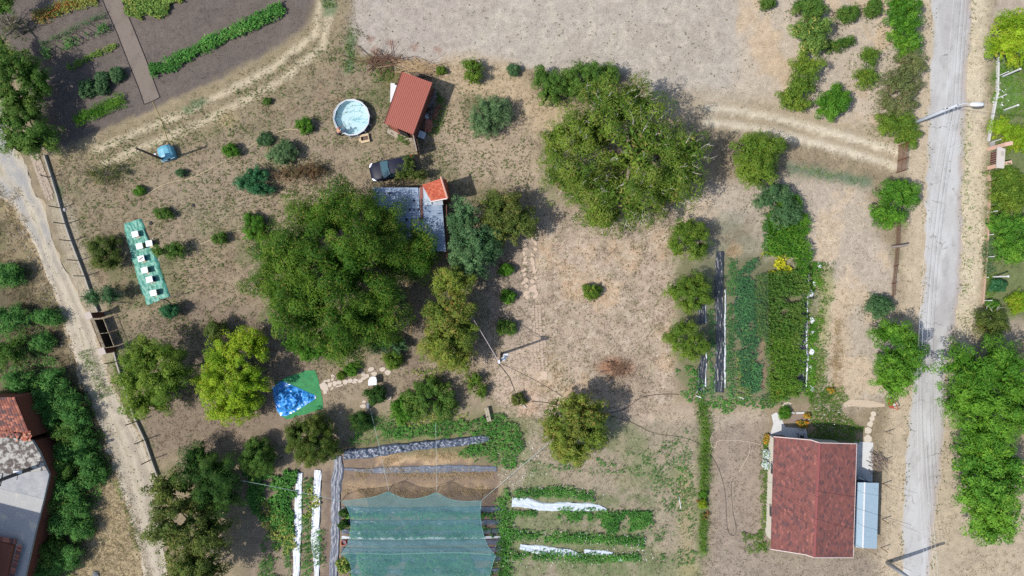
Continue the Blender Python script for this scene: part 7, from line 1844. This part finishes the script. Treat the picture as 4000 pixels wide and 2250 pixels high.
# ailanthus thicket on the bank round the farmhouse
AIL = [((30, 690, 30, 30), 2.0, 'alone at the left edge in the dry bank'), ((30, 800, 45, 30), 2.5, 'at the left edge above the thicket'), ((120, 800, 36, 16), 1.6, 'low beside the dry grass of the bank'), ((25, 890, 40, 40), 3.0, 'at the left edge in the dark hollow'), ((50, 960, 40, 36), 3.0, 'in the dark hollow left of the bank'),
       ((110, 860, 22, 16), 1.8, 'small and pale in the dark hollow'), ((135, 960, 36, 34), 2.8, 'with broad fronds left of the track\'s grey patch'), ((40, 1020, 45, 34), 3.0, 'at the left edge above the tiled roof'), ((110, 1010, 36, 30), 2.8, 'touching the tiled roof\'s top corner'), ((175, 1005, 36, 28), 2.2, 'right of the one at the roof\'s top corner'),
       ((190, 1050, 36, 30), 2.4, 'above the rusty dry weeds'), ((170, 1085, 26, 28), 2.2, 'with one big frond beside the tiled roof'), ((140, 1055, 22, 26), 2.0, 'squeezed against the tiled roof'), ((165, 1140, 26, 20), 2.2, 'beside the broken tiles'), ((215, 1105, 30, 24), 1.6, 'on the bank right of the dry weeds'),
       ((160, 1180, 34, 26), 2.6, 'hanging over the mossy roof edge'), ((215, 1150, 32, 24), 1.6, 'low on the bank right of the mossy roof'), ((240, 1190, 34, 28), 1.8, 'nearest the track below the stone patch'), ((175, 1230, 38, 30), 2.6, 'right of the flat roof\'s corner'), ((140, 1255, 30, 26), 2.4, 'against the flat roof\'s right edge'),
       ((195, 1275, 34, 26), 2.2, 'right of the flat roof in the thicket'), ((160, 1310, 34, 30), 2.4, 'before the red brown wall'), ((205, 1330, 30, 22), 1.8, 'at the edge of the dry meadow'), ((130, 1380, 34, 34), 2.4, 'low along the red brown wall'), ((175, 1400, 34, 32), 2.2, 'above the bottom edge beside the dry meadow'), ((120, 1435, 40, 22), 2.2, 'at the bottom edge beside the house wall'),
       ((10, 690, 20, 26), 1.8, 'cut by the left edge beside the dry bank'), ((70, 1000, 30, 26), 2.4, 'between hollow and tiled roof')]
for i, (b, h, tx) in enumerate(AIL):
    STYL = 'ailanth' if i % 4 != 3 else 'mid'
    TREES.append(('ailanthus_shrub', 'wild green shrub ' + tx, 'shrub', [(b[0], b[1], b[2], b[3], .5)], STYL, h, dict(leaf=.3, aspect=.3, bough=.4, cover=.75, trunk=.05, spiky=.7, fill=.15), 'wild shrubs round the farmhouse'))
for i, t in enumerate(TREES):
    nm, lab, cat, bl, sty, h, kw = t[:7]
    tree_ov(nm, lab, cat, bl, sty, h, 100 + i, group=(t[7] if len(t) > 7 else None), **kw)

# fallen trunk pieces and pruned limbs on the lawn
for k, (a, b, tx) in enumerate((((830, 848), (945, 838), 'left of the hive sheet\'s lower end'), ((1270, 800), (1400, 768), 'right of the hive sheet\'s lower end'), ((1200, 805), (1270, 850), 'pointing down from the hive sheet\'s lower corner'))):
    p, q = P(*Z(5, a), .12), P(*Z(5, b), .3)
    m = (p + q) / 2 + Vector((0, .06, .08)); t = MB(); t.tube([p, m, q], [.05, .06, .035], 6); tag(t.build('fallen_branch', M_DARKTWIG), 'dark fallen branch ' + tx, 'branch', 'fallen branches by the hives')

# ------------------------------------------------------------------ crops, weeds, grass
growth('bean_row', 'long slanting row of bushy green beans across the dark plot', 'crop', [('line', Z(1, (1145, 545), (1300, 490), (1500, 380), (1700, 280), (1932, 165)) + Z(2, (0, 165), (120, 110), (210, 60)), 1.05)], 'veg', 110, .17, .7, .5, 1)
growth('squash_patch', 'pale yellowing squash patch at the top of the dark plot', 'crop', [('poly', Z(1, (940, 20), (960, 130), (1060, 180), (1130, 130), (1290, 85), (1300, 20), (1400, 10), (1390, -60), (940, -60)))], 'squash', 90, .2, .7, .35, 2)
growth('marigold_row', 'row of orange and red flowers at the top left of the plot', 'flowers', [('line', Z(1, (260, 130), (340, 130), (440, 75), (560, 30), (740, -15)), 1.0)], 'rosy', 55, .13, .6, .45, 3)
growth('marigold_leaves', 'green leaves among the orange and red flowers', 'flowers', [('line', Z(1, (270, 128), (350, 120), (440, 80), (560, 35), (740, -8)), 1.1)], 'vyellow', 90, .13, .5, .35, 4)
growth('onion_row', 'grey green onion row beside the bean canes', 'crop', [('line', Z(1, (320, 345), (480, 265), (620, 195), (810, 115)), .55)], 'silver', 90, .16, .2, .35, 5, upright=.4)
growth('climbing_beans', 'climbing beans below the slanting dark canes', 'crop', [('line', Z(1, (330, 420), (480, 370), (620, 290), (830, 205)), 1.0)], 'veg', 60, .13, .6, .6, 6, patch=.42)
growth('lettuce_row', 'thin yellow green row in the dark plot', 'crop', [('line', Z(1, (520, 515), (640, 460), (760, 395), (890, 345)), .6)], 'squash', 70, .14, .7, .2, 7)
growth('carrot_row', 'short bright green row low on the dark plot', 'crop', [('line', Z(1, (575, 925), (700, 860), (860, 790), (955, 750)), 1.1)], 'bright', 170, .14, .3, .4, 8, upright=.2)
# right hand beds
growth('bean_bed', 'thick blue green bean bed in the middle of the right hand garden', 'crop', [('poly', OV((1850, 680), (1895, 650), (1908, 760), (1914, 985), (1865, 990), (1845, 800)))], 'bean', 70, .17, .6, .6, 9, patch=.3)
growth('squash_vine', 'yellow flowering squash vine at the head of the beds', 'crop', [('poly', OV((1905, 640), (1945, 620), (2005, 630), (2010, 670), (1960, 690), (1910, 665)))], 'yellow', 70, .17, .7, .5, 10, patch=.42)
growth('corn_rows', 'tall corn and bushy rows down the right of the beds', 'crop', [('poly', OV((1915, 540), (1990, 490), (2022, 560), (2030, 640), (2015, 710), (1960, 640), (1915, 640)))], 'bright', 75, .34, .22, 1.2, 11, upright=.2)
growth('tomato_rows', 'dark leafy tomato block below the yellow vine', 'crop', [('poly', OV((1898, 680), (2022, 680), (2026, 810), (1990, 860), (1895, 840)))], 'mid', 80, .19, .5, 1.3, 12, patch=.36)
growth('pepper_rows', 'bright green pepper rows below the tomato block', 'crop', [('poly', OV((1930, 840), (2018, 800), (2016, 900), (2005, 995), (1926, 1008), (1922, 900)))], 'lawn', 85, .24, .28, .9, 13, upright=.2, patch=.33)
growth('yellow_weeds', 'pale flowering weeds among the bean beds', 'weeds', [('poly', OV((1900, 800), (1945, 795), (1950, 840), (1900, 830))), ('poly', OV((1855, 900), (1895, 900), (1895, 1000), (1850, 1000)))], 'vyellow', 60, .13, .6, .4, 14)
growth('strawberry_row', 'green strawberry row along the right hand black strip', 'crop', [('line', OV((2048, 660), (2048, 760), (2040, 850), (2040, 1000)), 1.4)], 'fresh', 70, .14, .6, .25, 15, patch=.4)
growth('grass_strip', 'grassy strip right of the strawberry row', 'grass', [('line', OV((2070, 660), (2075, 760), (2060, 860), (2055, 960), (2090, 1000)), 1.5)], 'lawn', 80, .13, .25, .2, 16, patch=.38, upright=.4)
growth('bed_edge_weeds', 'green weeds between the black strips and the bean bed', 'weeds', [('line', OV((1790, 780), (1788, 900), (1790, 1000)), .6), ('line', OV((1842, 650), (1836, 760), (1838, 1000)), .9), ('poly', OV((1700, 925), (1760, 920), (1770, 1000), (1820, 1005), (1990, 1000), (1990, 1015), (1790, 1040), (1750, 1020), (1700, 980)))], 'veg', 55, .14, .5, .3, 17, patch=.4)
growth('flower_border', 'narrow green flower border running down to the clipped balls', 'border', [('line', OV((1755, 1010), (1775, 1060), (1772, 1150), (1768, 1230)), .95), ('line', OV((1768, 1290), (1767, 1340), (1770, 1390)), .7)], 'lawn', 120, .15, .25, .35, 18, upright=.35)
growth('border_flowers', 'small orange flowers in the narrow flower border', 'flowers', [('poly', OV((1753, 1255), (1765, 1250), (1760, 1275), (1752, 1275))), ('poly', OV((1765, 1290), (1785, 1285), (1780, 1305), (1768, 1305)))], 'rosy', 70, .09, .8, .35, 19)
# round the house
growth('lawn_patch', 'flowery green lawn above the red roofed house', 'grass', [('poly', Z(12, (330, 60), (590, 20), (600, 120), (560, 240), (720, 330), (700, 440), (300, 430), (330, 320), (290, 240)))], 'lawn', 110, .13, .25, .18, 20, patch=.3, upright=.2)
growth('house_side_growth', 'green strip of plants along the house\'s left wall', 'border', [('line', OV((1925, 1110), (1928, 1160), (1925, 1250), (1922, 1330), (1915, 1385)), .9), ('poly', OV((1865, 1340), (1925, 1330), (1930, 1390), (1870, 1385)))], 'lawn', 70, .13, .35, .3, 21, patch=.36)
for k, p in enumerate(((1930, 1142), (1930, 1168))):
    tree_ov('white_hydrangea', ('upper' if k == 0 else 'lower') + ' white flowering bush at the house\'s left wall', 'bush', [(p[0], p[1], 13, 12, .5)], 'snow' if 'snow' in STY else STY.setdefault('snow', ((.62, .68, .70), (.78, .82, .84), (.2, .3, .12), .15)) and 'snow', .9, 700 + k, leaf=.12, aspect=.8, bough=.16, cover=1.3, trunk=.03, group='white bushes by the house')
STY['orange'] = ((.62, .26, .02), (.75, .40, .04), (.15, .2, .04), .2)
for k, (p, tx) in enumerate(((((1928, 1105), 9, 14), 'at the corner of the house\'s left wall'), ((Z(12, (255, 315))[0] / 1.5528, Z(12, (255, 315))[1] / 1.5528), 0, 0) and ((((3000 + 262 / 1.932) / 1.5528, (1500 + 305 / 1.932) / 1.5528), 16, 10), 'above the house\'s shaded terrace'), ((((3000 + 290 / 1.932) / 1.5528, (1500 + 238 / 1.932) / 1.5528), 7, 7), 'beside the small edged bed'), (((1930 + 30, 985), 10, 8), 'at the foot of the right black strip'), (((2090, 982), 9, 7), 'right of the strawberry strip\'s end'))):
    (c, rx, ry) = p
    tree_ov('marigold_clump', 'orange marigold clump ' + tx, 'flowers', [(c[0], c[1], rx, ry, .5)], 'orange', .5, 720 + k, leaf=.1, aspect=.8, bough=.13, cover=1.0, trunk=.02, group='orange marigold clumps')
tree_ov('fern_clump', 'spiky green clump beside the pale terrace of the house', 'plant', [((3000 + 125 / 1.932) / 1.5528, (1500 + 215 / 1.932) / 1.5528, 13, 14, .5)], 'bright', .8, 740, leaf=.3, aspect=.18, bough=.2, cover=1.2, trunk=.02, spiky=.8)
# lower middle gardens
growth('net_top_weeds', 'lush green weeds above and right of the netted bed', 'weeds', [('poly', OV((1000, 1065), (1150, 1055), (1240, 1040), (1300, 1060), (1320, 1120), (1290, 1180), (1230, 1165), (1150, 1140), (1180, 1115), (1240, 1100), (1160, 1095), (990, 1105)))], 'veg', 60, .17, .4, .4, 22, patch=.33)
growth('net_left_weeds', 'green weeds left of the crumpled film', 'weeds', [('line', OV((880, 1110), (930, 1100), (1000, 1090)), .9), ('poly', OV((890, 1050), (1000, 1040), (1010, 1090), (900, 1100)))], 'veg', 45, .14, .4, .3, 23, patch=.38)
growth('flower_bed_growth', 'mixed yellow and green flowers round the middle flower bed', 'flowers', [('poly', OV((1000, 930), (1060, 925), (1180, 930), (1170, 960), (1050, 960))), ('poly', OV((985, 1000), (1160, 1000), (1180, 1060), (990, 1070)))], 'vyellow', 40, .14, .4, .3, 24, patch=.45)
growth('vegetable_rows', 'leafy vegetable rows under the green shade net', 'crop', [('line', OV((870, 1295), (1240, 1295)), .55), ('line', OV((880, 1325), (1240, 1325)), .5), ('line', OV((880, 1345), (1240, 1347)), .4), ('line', OV((880, 1395), (1240, 1395)), .4), ('line', OV((870, 1415), (1240, 1418)), .9), ('line', OV((880, 1440), (1240, 1440)), .8)], 'veg', 60, .17, .6, .4, 25, patch=.36)
tree_ov('squash_plant', 'big squash plant beside the grey path at the bottom edge', 'plant', [(865, 1420, 20, 24, .5)], 'squash', .9, 750, leaf=.26, aspect=.75, bough=.2, cover=1.2, trunk=.03)
tree_ov('tomato_plant', 'upper dark plant between the grey path and the net', 'plant', [(866, 1290, 13, 9, .5)], 'dark', .8, 751, leaf=.16, bough=.16, cover=1.0, trunk=.03)
tree_ov('tomato_plant', 'lower dark plant between the grey path and the net', 'plant', [(864, 1320, 13, 10, .5)], 'dark', .8, 752, leaf=.16, bough=.16, cover=1.0, trunk=.03)
growth('net_right_weeds', 'green weeds with white flowers along the net\'s right edge', 'weeds', [('line', OV((1262, 1250), (1270, 1340), (1265, 1480)), 1.2)], 'veg', 80, .14, .5, .35, 26)
growth('film_strip_weeds', 'weeds growing along the white film strips right of the net', 'weeds', [('line', OV((1270, 1245), (1400, 1235), (1500, 1250)), .9), ('line', OV((1275, 1292), (1350, 1290)), .6), ('line', OV((1400, 1292), (1500, 1300), (1560, 1310), (1640, 1300)), 1.3), ('line', OV((1260, 1340), (1400, 1350), (1520, 1355), (1620, 1360)), .9), ('line', OV((1290, 1400), (1400, 1395), (1500, 1405), (1610, 1400)), .8), ('poly', OV((1500, 1290), (1640, 1285), (1620, 1330), (1520, 1340)))], 'veg', 90, .15, .5, .35, 27, patch=.33)
STY['daisy'] = ((.8, .8, .78), (.85, .85, .84), (.7, .72, .6), .2)
growth('daisy_flowers', 'scattered small white flowers in the weedy beds', 'flowers', [('line', OV((1262, 1250), (1270, 1340), (1265, 1480)), 1.4), ('line', OV((1270, 1235), (1420, 1230), (1520, 1250)), 1.0), ('line', OV((1280, 1340), (1400, 1345), (1630, 1360)), 1.2), ('line', OV((1300, 1395), (1500, 1400), (1640, 1390)), 1.6), ('poly', OV((1240, 1130), (1340, 1110), (1380, 1200), (1270, 1240))), ('poly', OV((2040, 1030), (2150, 1010), (2140, 1080), (2040, 1090)))], 'daisy', 5, .07, .9, .42, 28, per=2)
growth('pumpkin_patch', 'yellowing pumpkin vines left of the white film strips', 'crop', [('poly', OV((615, 1190), (750, 1180), (740, 1270), (745, 1350), (690, 1330), (640, 1290)))], 'veg', 60, .2, .7, .35, 29, patch=.34)
growth('pumpkin_leaves', 'yellow pumpkin leaves spilling towards the white strips', 'crop', [('poly', OV((650, 1260), (740, 1290), (750, 1380), (720, 1400), (660, 1330))), ('line', OV((775, 1230), (800, 1260), (770, 1300)), .6)], 'vyellow', 45, .17, .7, .3, 30, patch=.4)
growth('film_gap_weeds', 'green weeds between the two white film strips', 'weeds', [('line', OV((775, 1200), (770, 1300), (775, 1450)), 1.0), ('line', OV((805, 1330), (800, 1460)), 1.0), ('poly', OV((660, 1340), (740, 1360), (740, 1460), (650, 1460)))], 'veg', 60, .14, .4, .3, 31, patch=.4)
growth('lower_lawn', 'patchy green weeds over the lower middle ground', 'weeds', [('poly', OV((1280, 1170), (1520, 1150), (1740, 1080), (1750, 1420), (1650, 1440), (1640, 1200)))], 'veg', 34, .12, .4, .2, 32, patch=.48)
# right verge and neighbour
growth('neighbour_lawn', 'green lawn and flowers behind the right hand fence', 'grass', [('poly', OV((2500, 150), (2590, 140), (2590, 300), (2495, 300), (2490, 240))), ('poly', OV((2485, 440), (2520, 420), (2530, 660), (2475, 660), (2480, 540))), ('poly', OV((2475, 690), (2510, 690), (2500, 760), (2470, 770)))], 'lawn', 55, .14, .35, .25, 33, patch=.3)
growth('neighbour_daisies', 'white flowers in the neighbour\'s green plot', 'flowers', [('poly', OV((2496, 205), (2530, 205), (2535, 280), (2492, 280)))], 'daisy', 9, .1, .9, .3, 34, per=2)
growth('iris_leaves', 'pale spiky leaves along the neighbour\'s brick plinth', 'plant', [('line', OV((2483, 600), (2480, 660), (2482, 690)), .9)], 'silver', 60, .35, .14, .3, 35, upright=.3)
growth('verge_green', 'faint green tufts along the right verge of the road', 'grass', [('line', OV((2425, 300), (2432, 500), (2435, 640), (2420, 780)), 1.0), ('line', OV((2005, 425), (2080, 440), (2170, 460)), .9)], 'lawn', 30, .11, .25, .1, 36, patch=.5, upright=.4)
# bank and edges on the left
growth('bank_weeds', 'dark wild greenery covering the shaded bank round the farmhouse', 'weeds', [('poly', OV((-40, 770), (100, 790), (230, 1000), (270, 1200), (240, 1300), (190, 1470), (80, 1470), (110, 1300), (130, 1200), (80, 1040), (-40, 1020)))], 'ailanth', 18, .2, .35, .4, 37, patch=.48)
growth('bank_grass', 'green grass patches on the bank beside the track', 'grass', [('line', OV((215, 880), (250, 960), (265, 1000)), 1.4), ('line', OV((290, 1200), (325, 1290), (355, 1400)), .6), ('poly', OV((215, 1080), (270, 1090), (280, 1190), (230, 1230)))], 'lawn', 60, .14, .2, .25, 38, patch=.4, upright=.4)
growth('wall_weeds', 'green weeds on the verge between lower track wall and fence', 'weeds', [('line', OV((285, 905), (320, 1000), (340, 1060)), .9), ('poly', OV((300, 870), (340, 850), (350, 900), (300, 940)))], 'lime', 50, .12, .3, .2, 39, patch=.36)
growth('straw_heap', 'straw and dry stalks strewn over the netted bed\'s top', 'straw', [('line', OV((960, 1160), (1040, 1145), (1180, 1145)), .8), ('line', OV((880, 1200), (960, 1180), (1060, 1195), (1240, 1190)), .8), ('line', OV((870, 1240), (1000, 1245), (1200, 1235), (1250, 1240)), .9), ('poly', OV((1380 + 450, 620), (1860, 625), (1858, 645), (1825, 645)))], 'straw', 70, .22, .08, .1, 40, patch=.4)
growth('dry_stalks', 'dry pale stalks lying in the right hand plot', 'straw', [('line', OV((2110, 800), (2105, 860), (2110, 930)), 1.0), ('line', OV((2090, 900), (2110, 990)), .8)], 'straw', 40, .3, .06, .12, 41, patch=.45)
growth('rusty_weeds', 'rusty brown dead weeds beside the tiled farmhouse roof', 'weeds', [('poly', OV((205, 1055), (235, 1060), (245, 1110), (215, 1120)))], 'rosy', 50, .25, .1, .4, 42, upright=.3)
growth('corner_weeds', 'mixed green and brown weeds at the field\'s lower left corner', 'weeds', [('poly', OV((895, 140), (985, 165), (990, 215), (930, 215), (885, 190))), ('line', OV((878, 100), (882, 140), (870, 180)), .7), ('line', OV((825, -10), (828, 20)), 1.2)], 'mid', 45, .12, .4, .2, 43, patch=.42)
growth('shed_weeds', 'green weeds in the shade behind the red shed', 'weeds', [('line', OV((1095, 235), (1115, 260), (1105, 300), (1085, 340)), .8), ('line', OV((1000, 345), (1030, 355)), 1.0)], 'mid', 60, .13, .4, .25, 44)

growth('lawn_weeds', 'olive weed clumps scattered through the dry lawn', 'weeds', [('poly', YARD)], 'dusty', 16, .11, .45, .1, 60, patch=.55)
growth('lawn_green_weeds', 'fresh green weed clumps scattered through the dry lawn', 'weeds', [('poly', YARD)], 'mid', 12, .11, .45, .1, 61, patch=.6)
growth('field_weeds', 'sparse low weeds dotted over the bare field', 'weeds', [('poly', FIELD)], 'dusty', 1.2, .12, .4, .08, 62, patch=.5)
growth('road_weeds', 'weeds and straw creeping over the asphalt road and its edges', 'weeds', [('line', rl[2:], .7), ('line', rr[2:], .7), ('line', Z(4, (1395, 110), (1400, 230)), .3), ('line', Z(4, (1385, 900), (1372, 1300)), .35), ('line', Z(4, (1260, 1100), (1258, 1200)), .25)], 'dusty', 9, .11, .4, .06, 63, patch=.46)
growth('centre_weeds', 'olive weed clumps in the dry centre', 'weeds', [('poly', CEN)], 'dusty', 10, .1, .4, .08, 64, patch=.58)
# weeds fringing every bush, and pale litter on the bare ground
rng = np.random.default_rng(5)
fr = []
for x, y, r in SKIRT:
    k = int(26 * r * (r + .6)); a = rng.uniform(0, 6.28, k); q = r * rng.uniform(.55, 1.35, k) + rng.normal(0, .12, k)
    fr.append(np.stack([x + q * np.cos(a), y + q * np.sin(a) * .9], -1))
fr = np.concatenate(fr); n = len(fr) * 4; bi = np.repeat(np.arange(len(fr)), 4)
ang = rng.uniform(0, 6.28, n); el = rng.uniform(.05, .9, n); d = np.stack([np.cos(ang) * np.cos(el), np.sin(ang) * np.cos(el), np.sin(el)], -1)
L = .12 * rng.uniform(.5, 1.5, n); Pc = np.concatenate([fr[bi], rng.uniform(.01, .14, (n, 1))], 1) + d * (L * .5)[:, None]
Nn = unit(np.array([0, 0, 1.0]) - d * d[:, 2:3] + rng.normal(0, .25, (n, 3))); T = unit(d - Nn * (d * Nn).sum(1, keepdims=True))
v, fa, c = quads(Pc, T, Nn, L, L * .4, leafcols(rng, Pc, 'mid') * .5 + gcol(Pc[:, 0], Pc[:, 1]) * .4)
tag(npmesh('bush_fringe_weeds', v, fa, c, M_LEAF), 'low weeds and dry leaves fringing the bushes', 'weeds', None, 'stuff')
mb = MB(); rn = random.Random(19)
for k in range(1500):
    x, y = rn.uniform(-42, 34), rn.uniform(-25, 25); r_ = rn.choice((.03, .04, .05, .05, .09))
    g = gcol(np.array([x]), np.array([y]))[0]; cc = tuple(np.clip(g * rn.choice((.5, .6, 1.5, 1.7, 1.9)), 0, .8)); a0 = rn.uniform(0, 6)
    mb.add([(x + r_ * math.cos(a0 + t) * rn.uniform(.6, 1.2), y + r_ * math.sin(a0 + t) * rn.uniform(.6, 1.2), .006) for t in (0, 2, 4)] + [(x, y, .012 + r_ * .5)], [(0, 1, 3), (1, 2, 3), (2, 0, 3)], cc)
tag(mb.build('ground_litter', mat('litter', attr=True, rough=.9)), 'small stones, chips and dry leaves lying about the ground', 'litter', None, 'stuff')

# short dry grass all over, coloured like the ground it stands on
def tufts(name, label, poly, dens, seed, h=.12, w=.02, bright=(.62, 1.55), per=3):
    rng = np.random.default_rng(seed)
    _, a = in_shape(rng, [('poly', poly)], 1)
    pts, _ = in_shape(rng, [('poly', poly)], int(a * dens))
    d = VN1.fbm(pts[:, 0] * 1.4 + 5, pts[:, 1] * 1.4, 3)
    pts = pts[d + rng.normal(0, .16, len(pts)) > .42]
    n = len(pts) * per; bi = np.repeat(np.arange(len(pts)), per)
    ang = rng.uniform(0, 2 * np.pi, n); ln = h * rng.uniform(.5, 1.6, n)
    b = np.concatenate([pts[bi] + rng.normal(0, .05, (n, 2)), np.full((n, 1), .0)], 1)
    out = np.stack([np.cos(ang), np.sin(ang)], -1); sd_ = np.stack([-out[:, 1], out[:, 0], np.zeros(n)], -1)
    tip = b + np.concatenate([out * (ln * rng.uniform(.6, 1.4, n))[:, None], (ln * rng.uniform(.12, .5, n))[:, None]], 1)
    ww = (w * rng.uniform(.6, 1.5, n))[:, None]
    V = np.stack([b - sd_ * ww, b + sd_ * ww, tip], 1).reshape(-1, 3)
    F = np.arange(n * 3).reshape(-1, 3)
    TRI[0] += n
    c = gcol(b[:, 0], b[:, 1]) * rng.uniform(*bright, (len(pts), 1))[bi] * rng.uniform(.85, 1.15, (n, 1))
    g = (rng.random(len(pts)) < .10)[bi]
    c[g] = c[g] * np.array([.7, .92, .55])
    o = npmesh(name, V, F, np.repeat(c, 3, 0), M_DRY)
    return tag(o, label, 'grass', None, 'stuff')
M_DRY = mat('dry_grass_blade', attr=True, rough=.8, spec=.2, transl=.45)
tufts('dry_lawn_grass', 'short dry grass of the lawn round hives, pool and sheds', OV((110, 400), (170, 382), (400, 278), (600, 183), (720, 118), (785, 60), (812, -40), (885, -40), (900, 140), (1340, 180), (1400, 330), (1340, 480), (1240, 960), (880, 1000), (400, 1160), (280, 900), (160, 560)), 34, 1)
tufts('dry_meadow_grass', 'straw coloured grass of the dry centre of the garden', OV((1210, 600), (1420, 520), (1700, 540), (1700, 1040), (1340, 1070), (1220, 1000)), 34, 2, .16)
tufts('field_stubble', 'sparse stubble on the bare grey field', OV((893, -60), (905, 135), (1330, 172), (1600, 190), (1840, 300), (2330, 400), (2330, -60)), 11, 3, .1, .014, (.8, 1.3))
tufts('garden_grass', 'thin dry grass of the lower gardens', OV((1260, 1040), (1930, 1030), (1930, 1390), (2320, 1390), (2320, 1500), (1260, 1500)), 24, 4, .13)
tufts('plot_grass', 'thin dry grass of the right hand plots and verges', OV((1700, 330), (2300, 400), (2300, 1000), (2230, 1450), (2200, 1450), (2180, 1040), (2070, 1000), (2040, 640), (1700, 640)), 18, 5, .12)
tufts('verge_grass', 'pale dry grass on the road\'s right verge', OV((2430, -60), (2500, -60), (2480, 800), (2380, 1450), (2600, 1450), (2600, 1380), (2330, 1380), (2400, 800)), 22, 6, .14)
tufts('bank_dry_grass', 'long dry grass on the left bank', OV((-60, 450), (40, 480), (150, 780), (300, 1150), (400, 1500), (170, 1500), (230, 1100), (100, 800), (-60, 700)), 44, 7, .3, .016)
tufts('plot_clods', 'crumbly clods of the dark plot', OV((20, -60), (805, -60), (770, 70), (500, 222), (165, 372), (60, 200)), 10, 8, .06, .03, (.8, 1.25), 2)
tufts('track_edge_grass', 'dry grass along the gravel track', OV((110, 420), (160, 400), (300, 880), (420, 1250), (380, 1250), (250, 880)), 20, 9, .15)
# pebbles and stones on the track
rng = np.random.default_rng(77)
pts, _ = in_shape(rng, [('line', OV((30, 500), (70, 600), (130, 740), (190, 860), (240, 960), (290, 1100), (340, 1250), (390, 1449)), 2.6)], 900)
mb = MB(); rn = random.Random(7)
for x, y in pts:
    r_ = rn.uniform(.03, .1); c = alb(*rn.choice([(150, 142, 132), (198, 188, 172), (120, 114, 108), (170, 162, 150)]))
    q = [(x + r_ * math.cos(a) * rn.uniform(.7, 1.2), y + r_ * math.sin(a) * rn.uniform(.7, 1.2)) for a in (0, 1.26, 2.5, 3.8, 5.0)]
    mb.add([(a, b, .015) for a, b in q] + [(x, y, .03 + r_ * .6)], [(i, (i + 1) % 5, 5) for i in range(5)], c)
tag(mb.build('track_pebbles', mat('pebble', attr=True, rough=.9), None), 'loose stones strewn on the gravel track', 'pebbles', None, 'stuff')
print('leaf triangles', TRI[0], 'objects', len(bpy.data.objects))
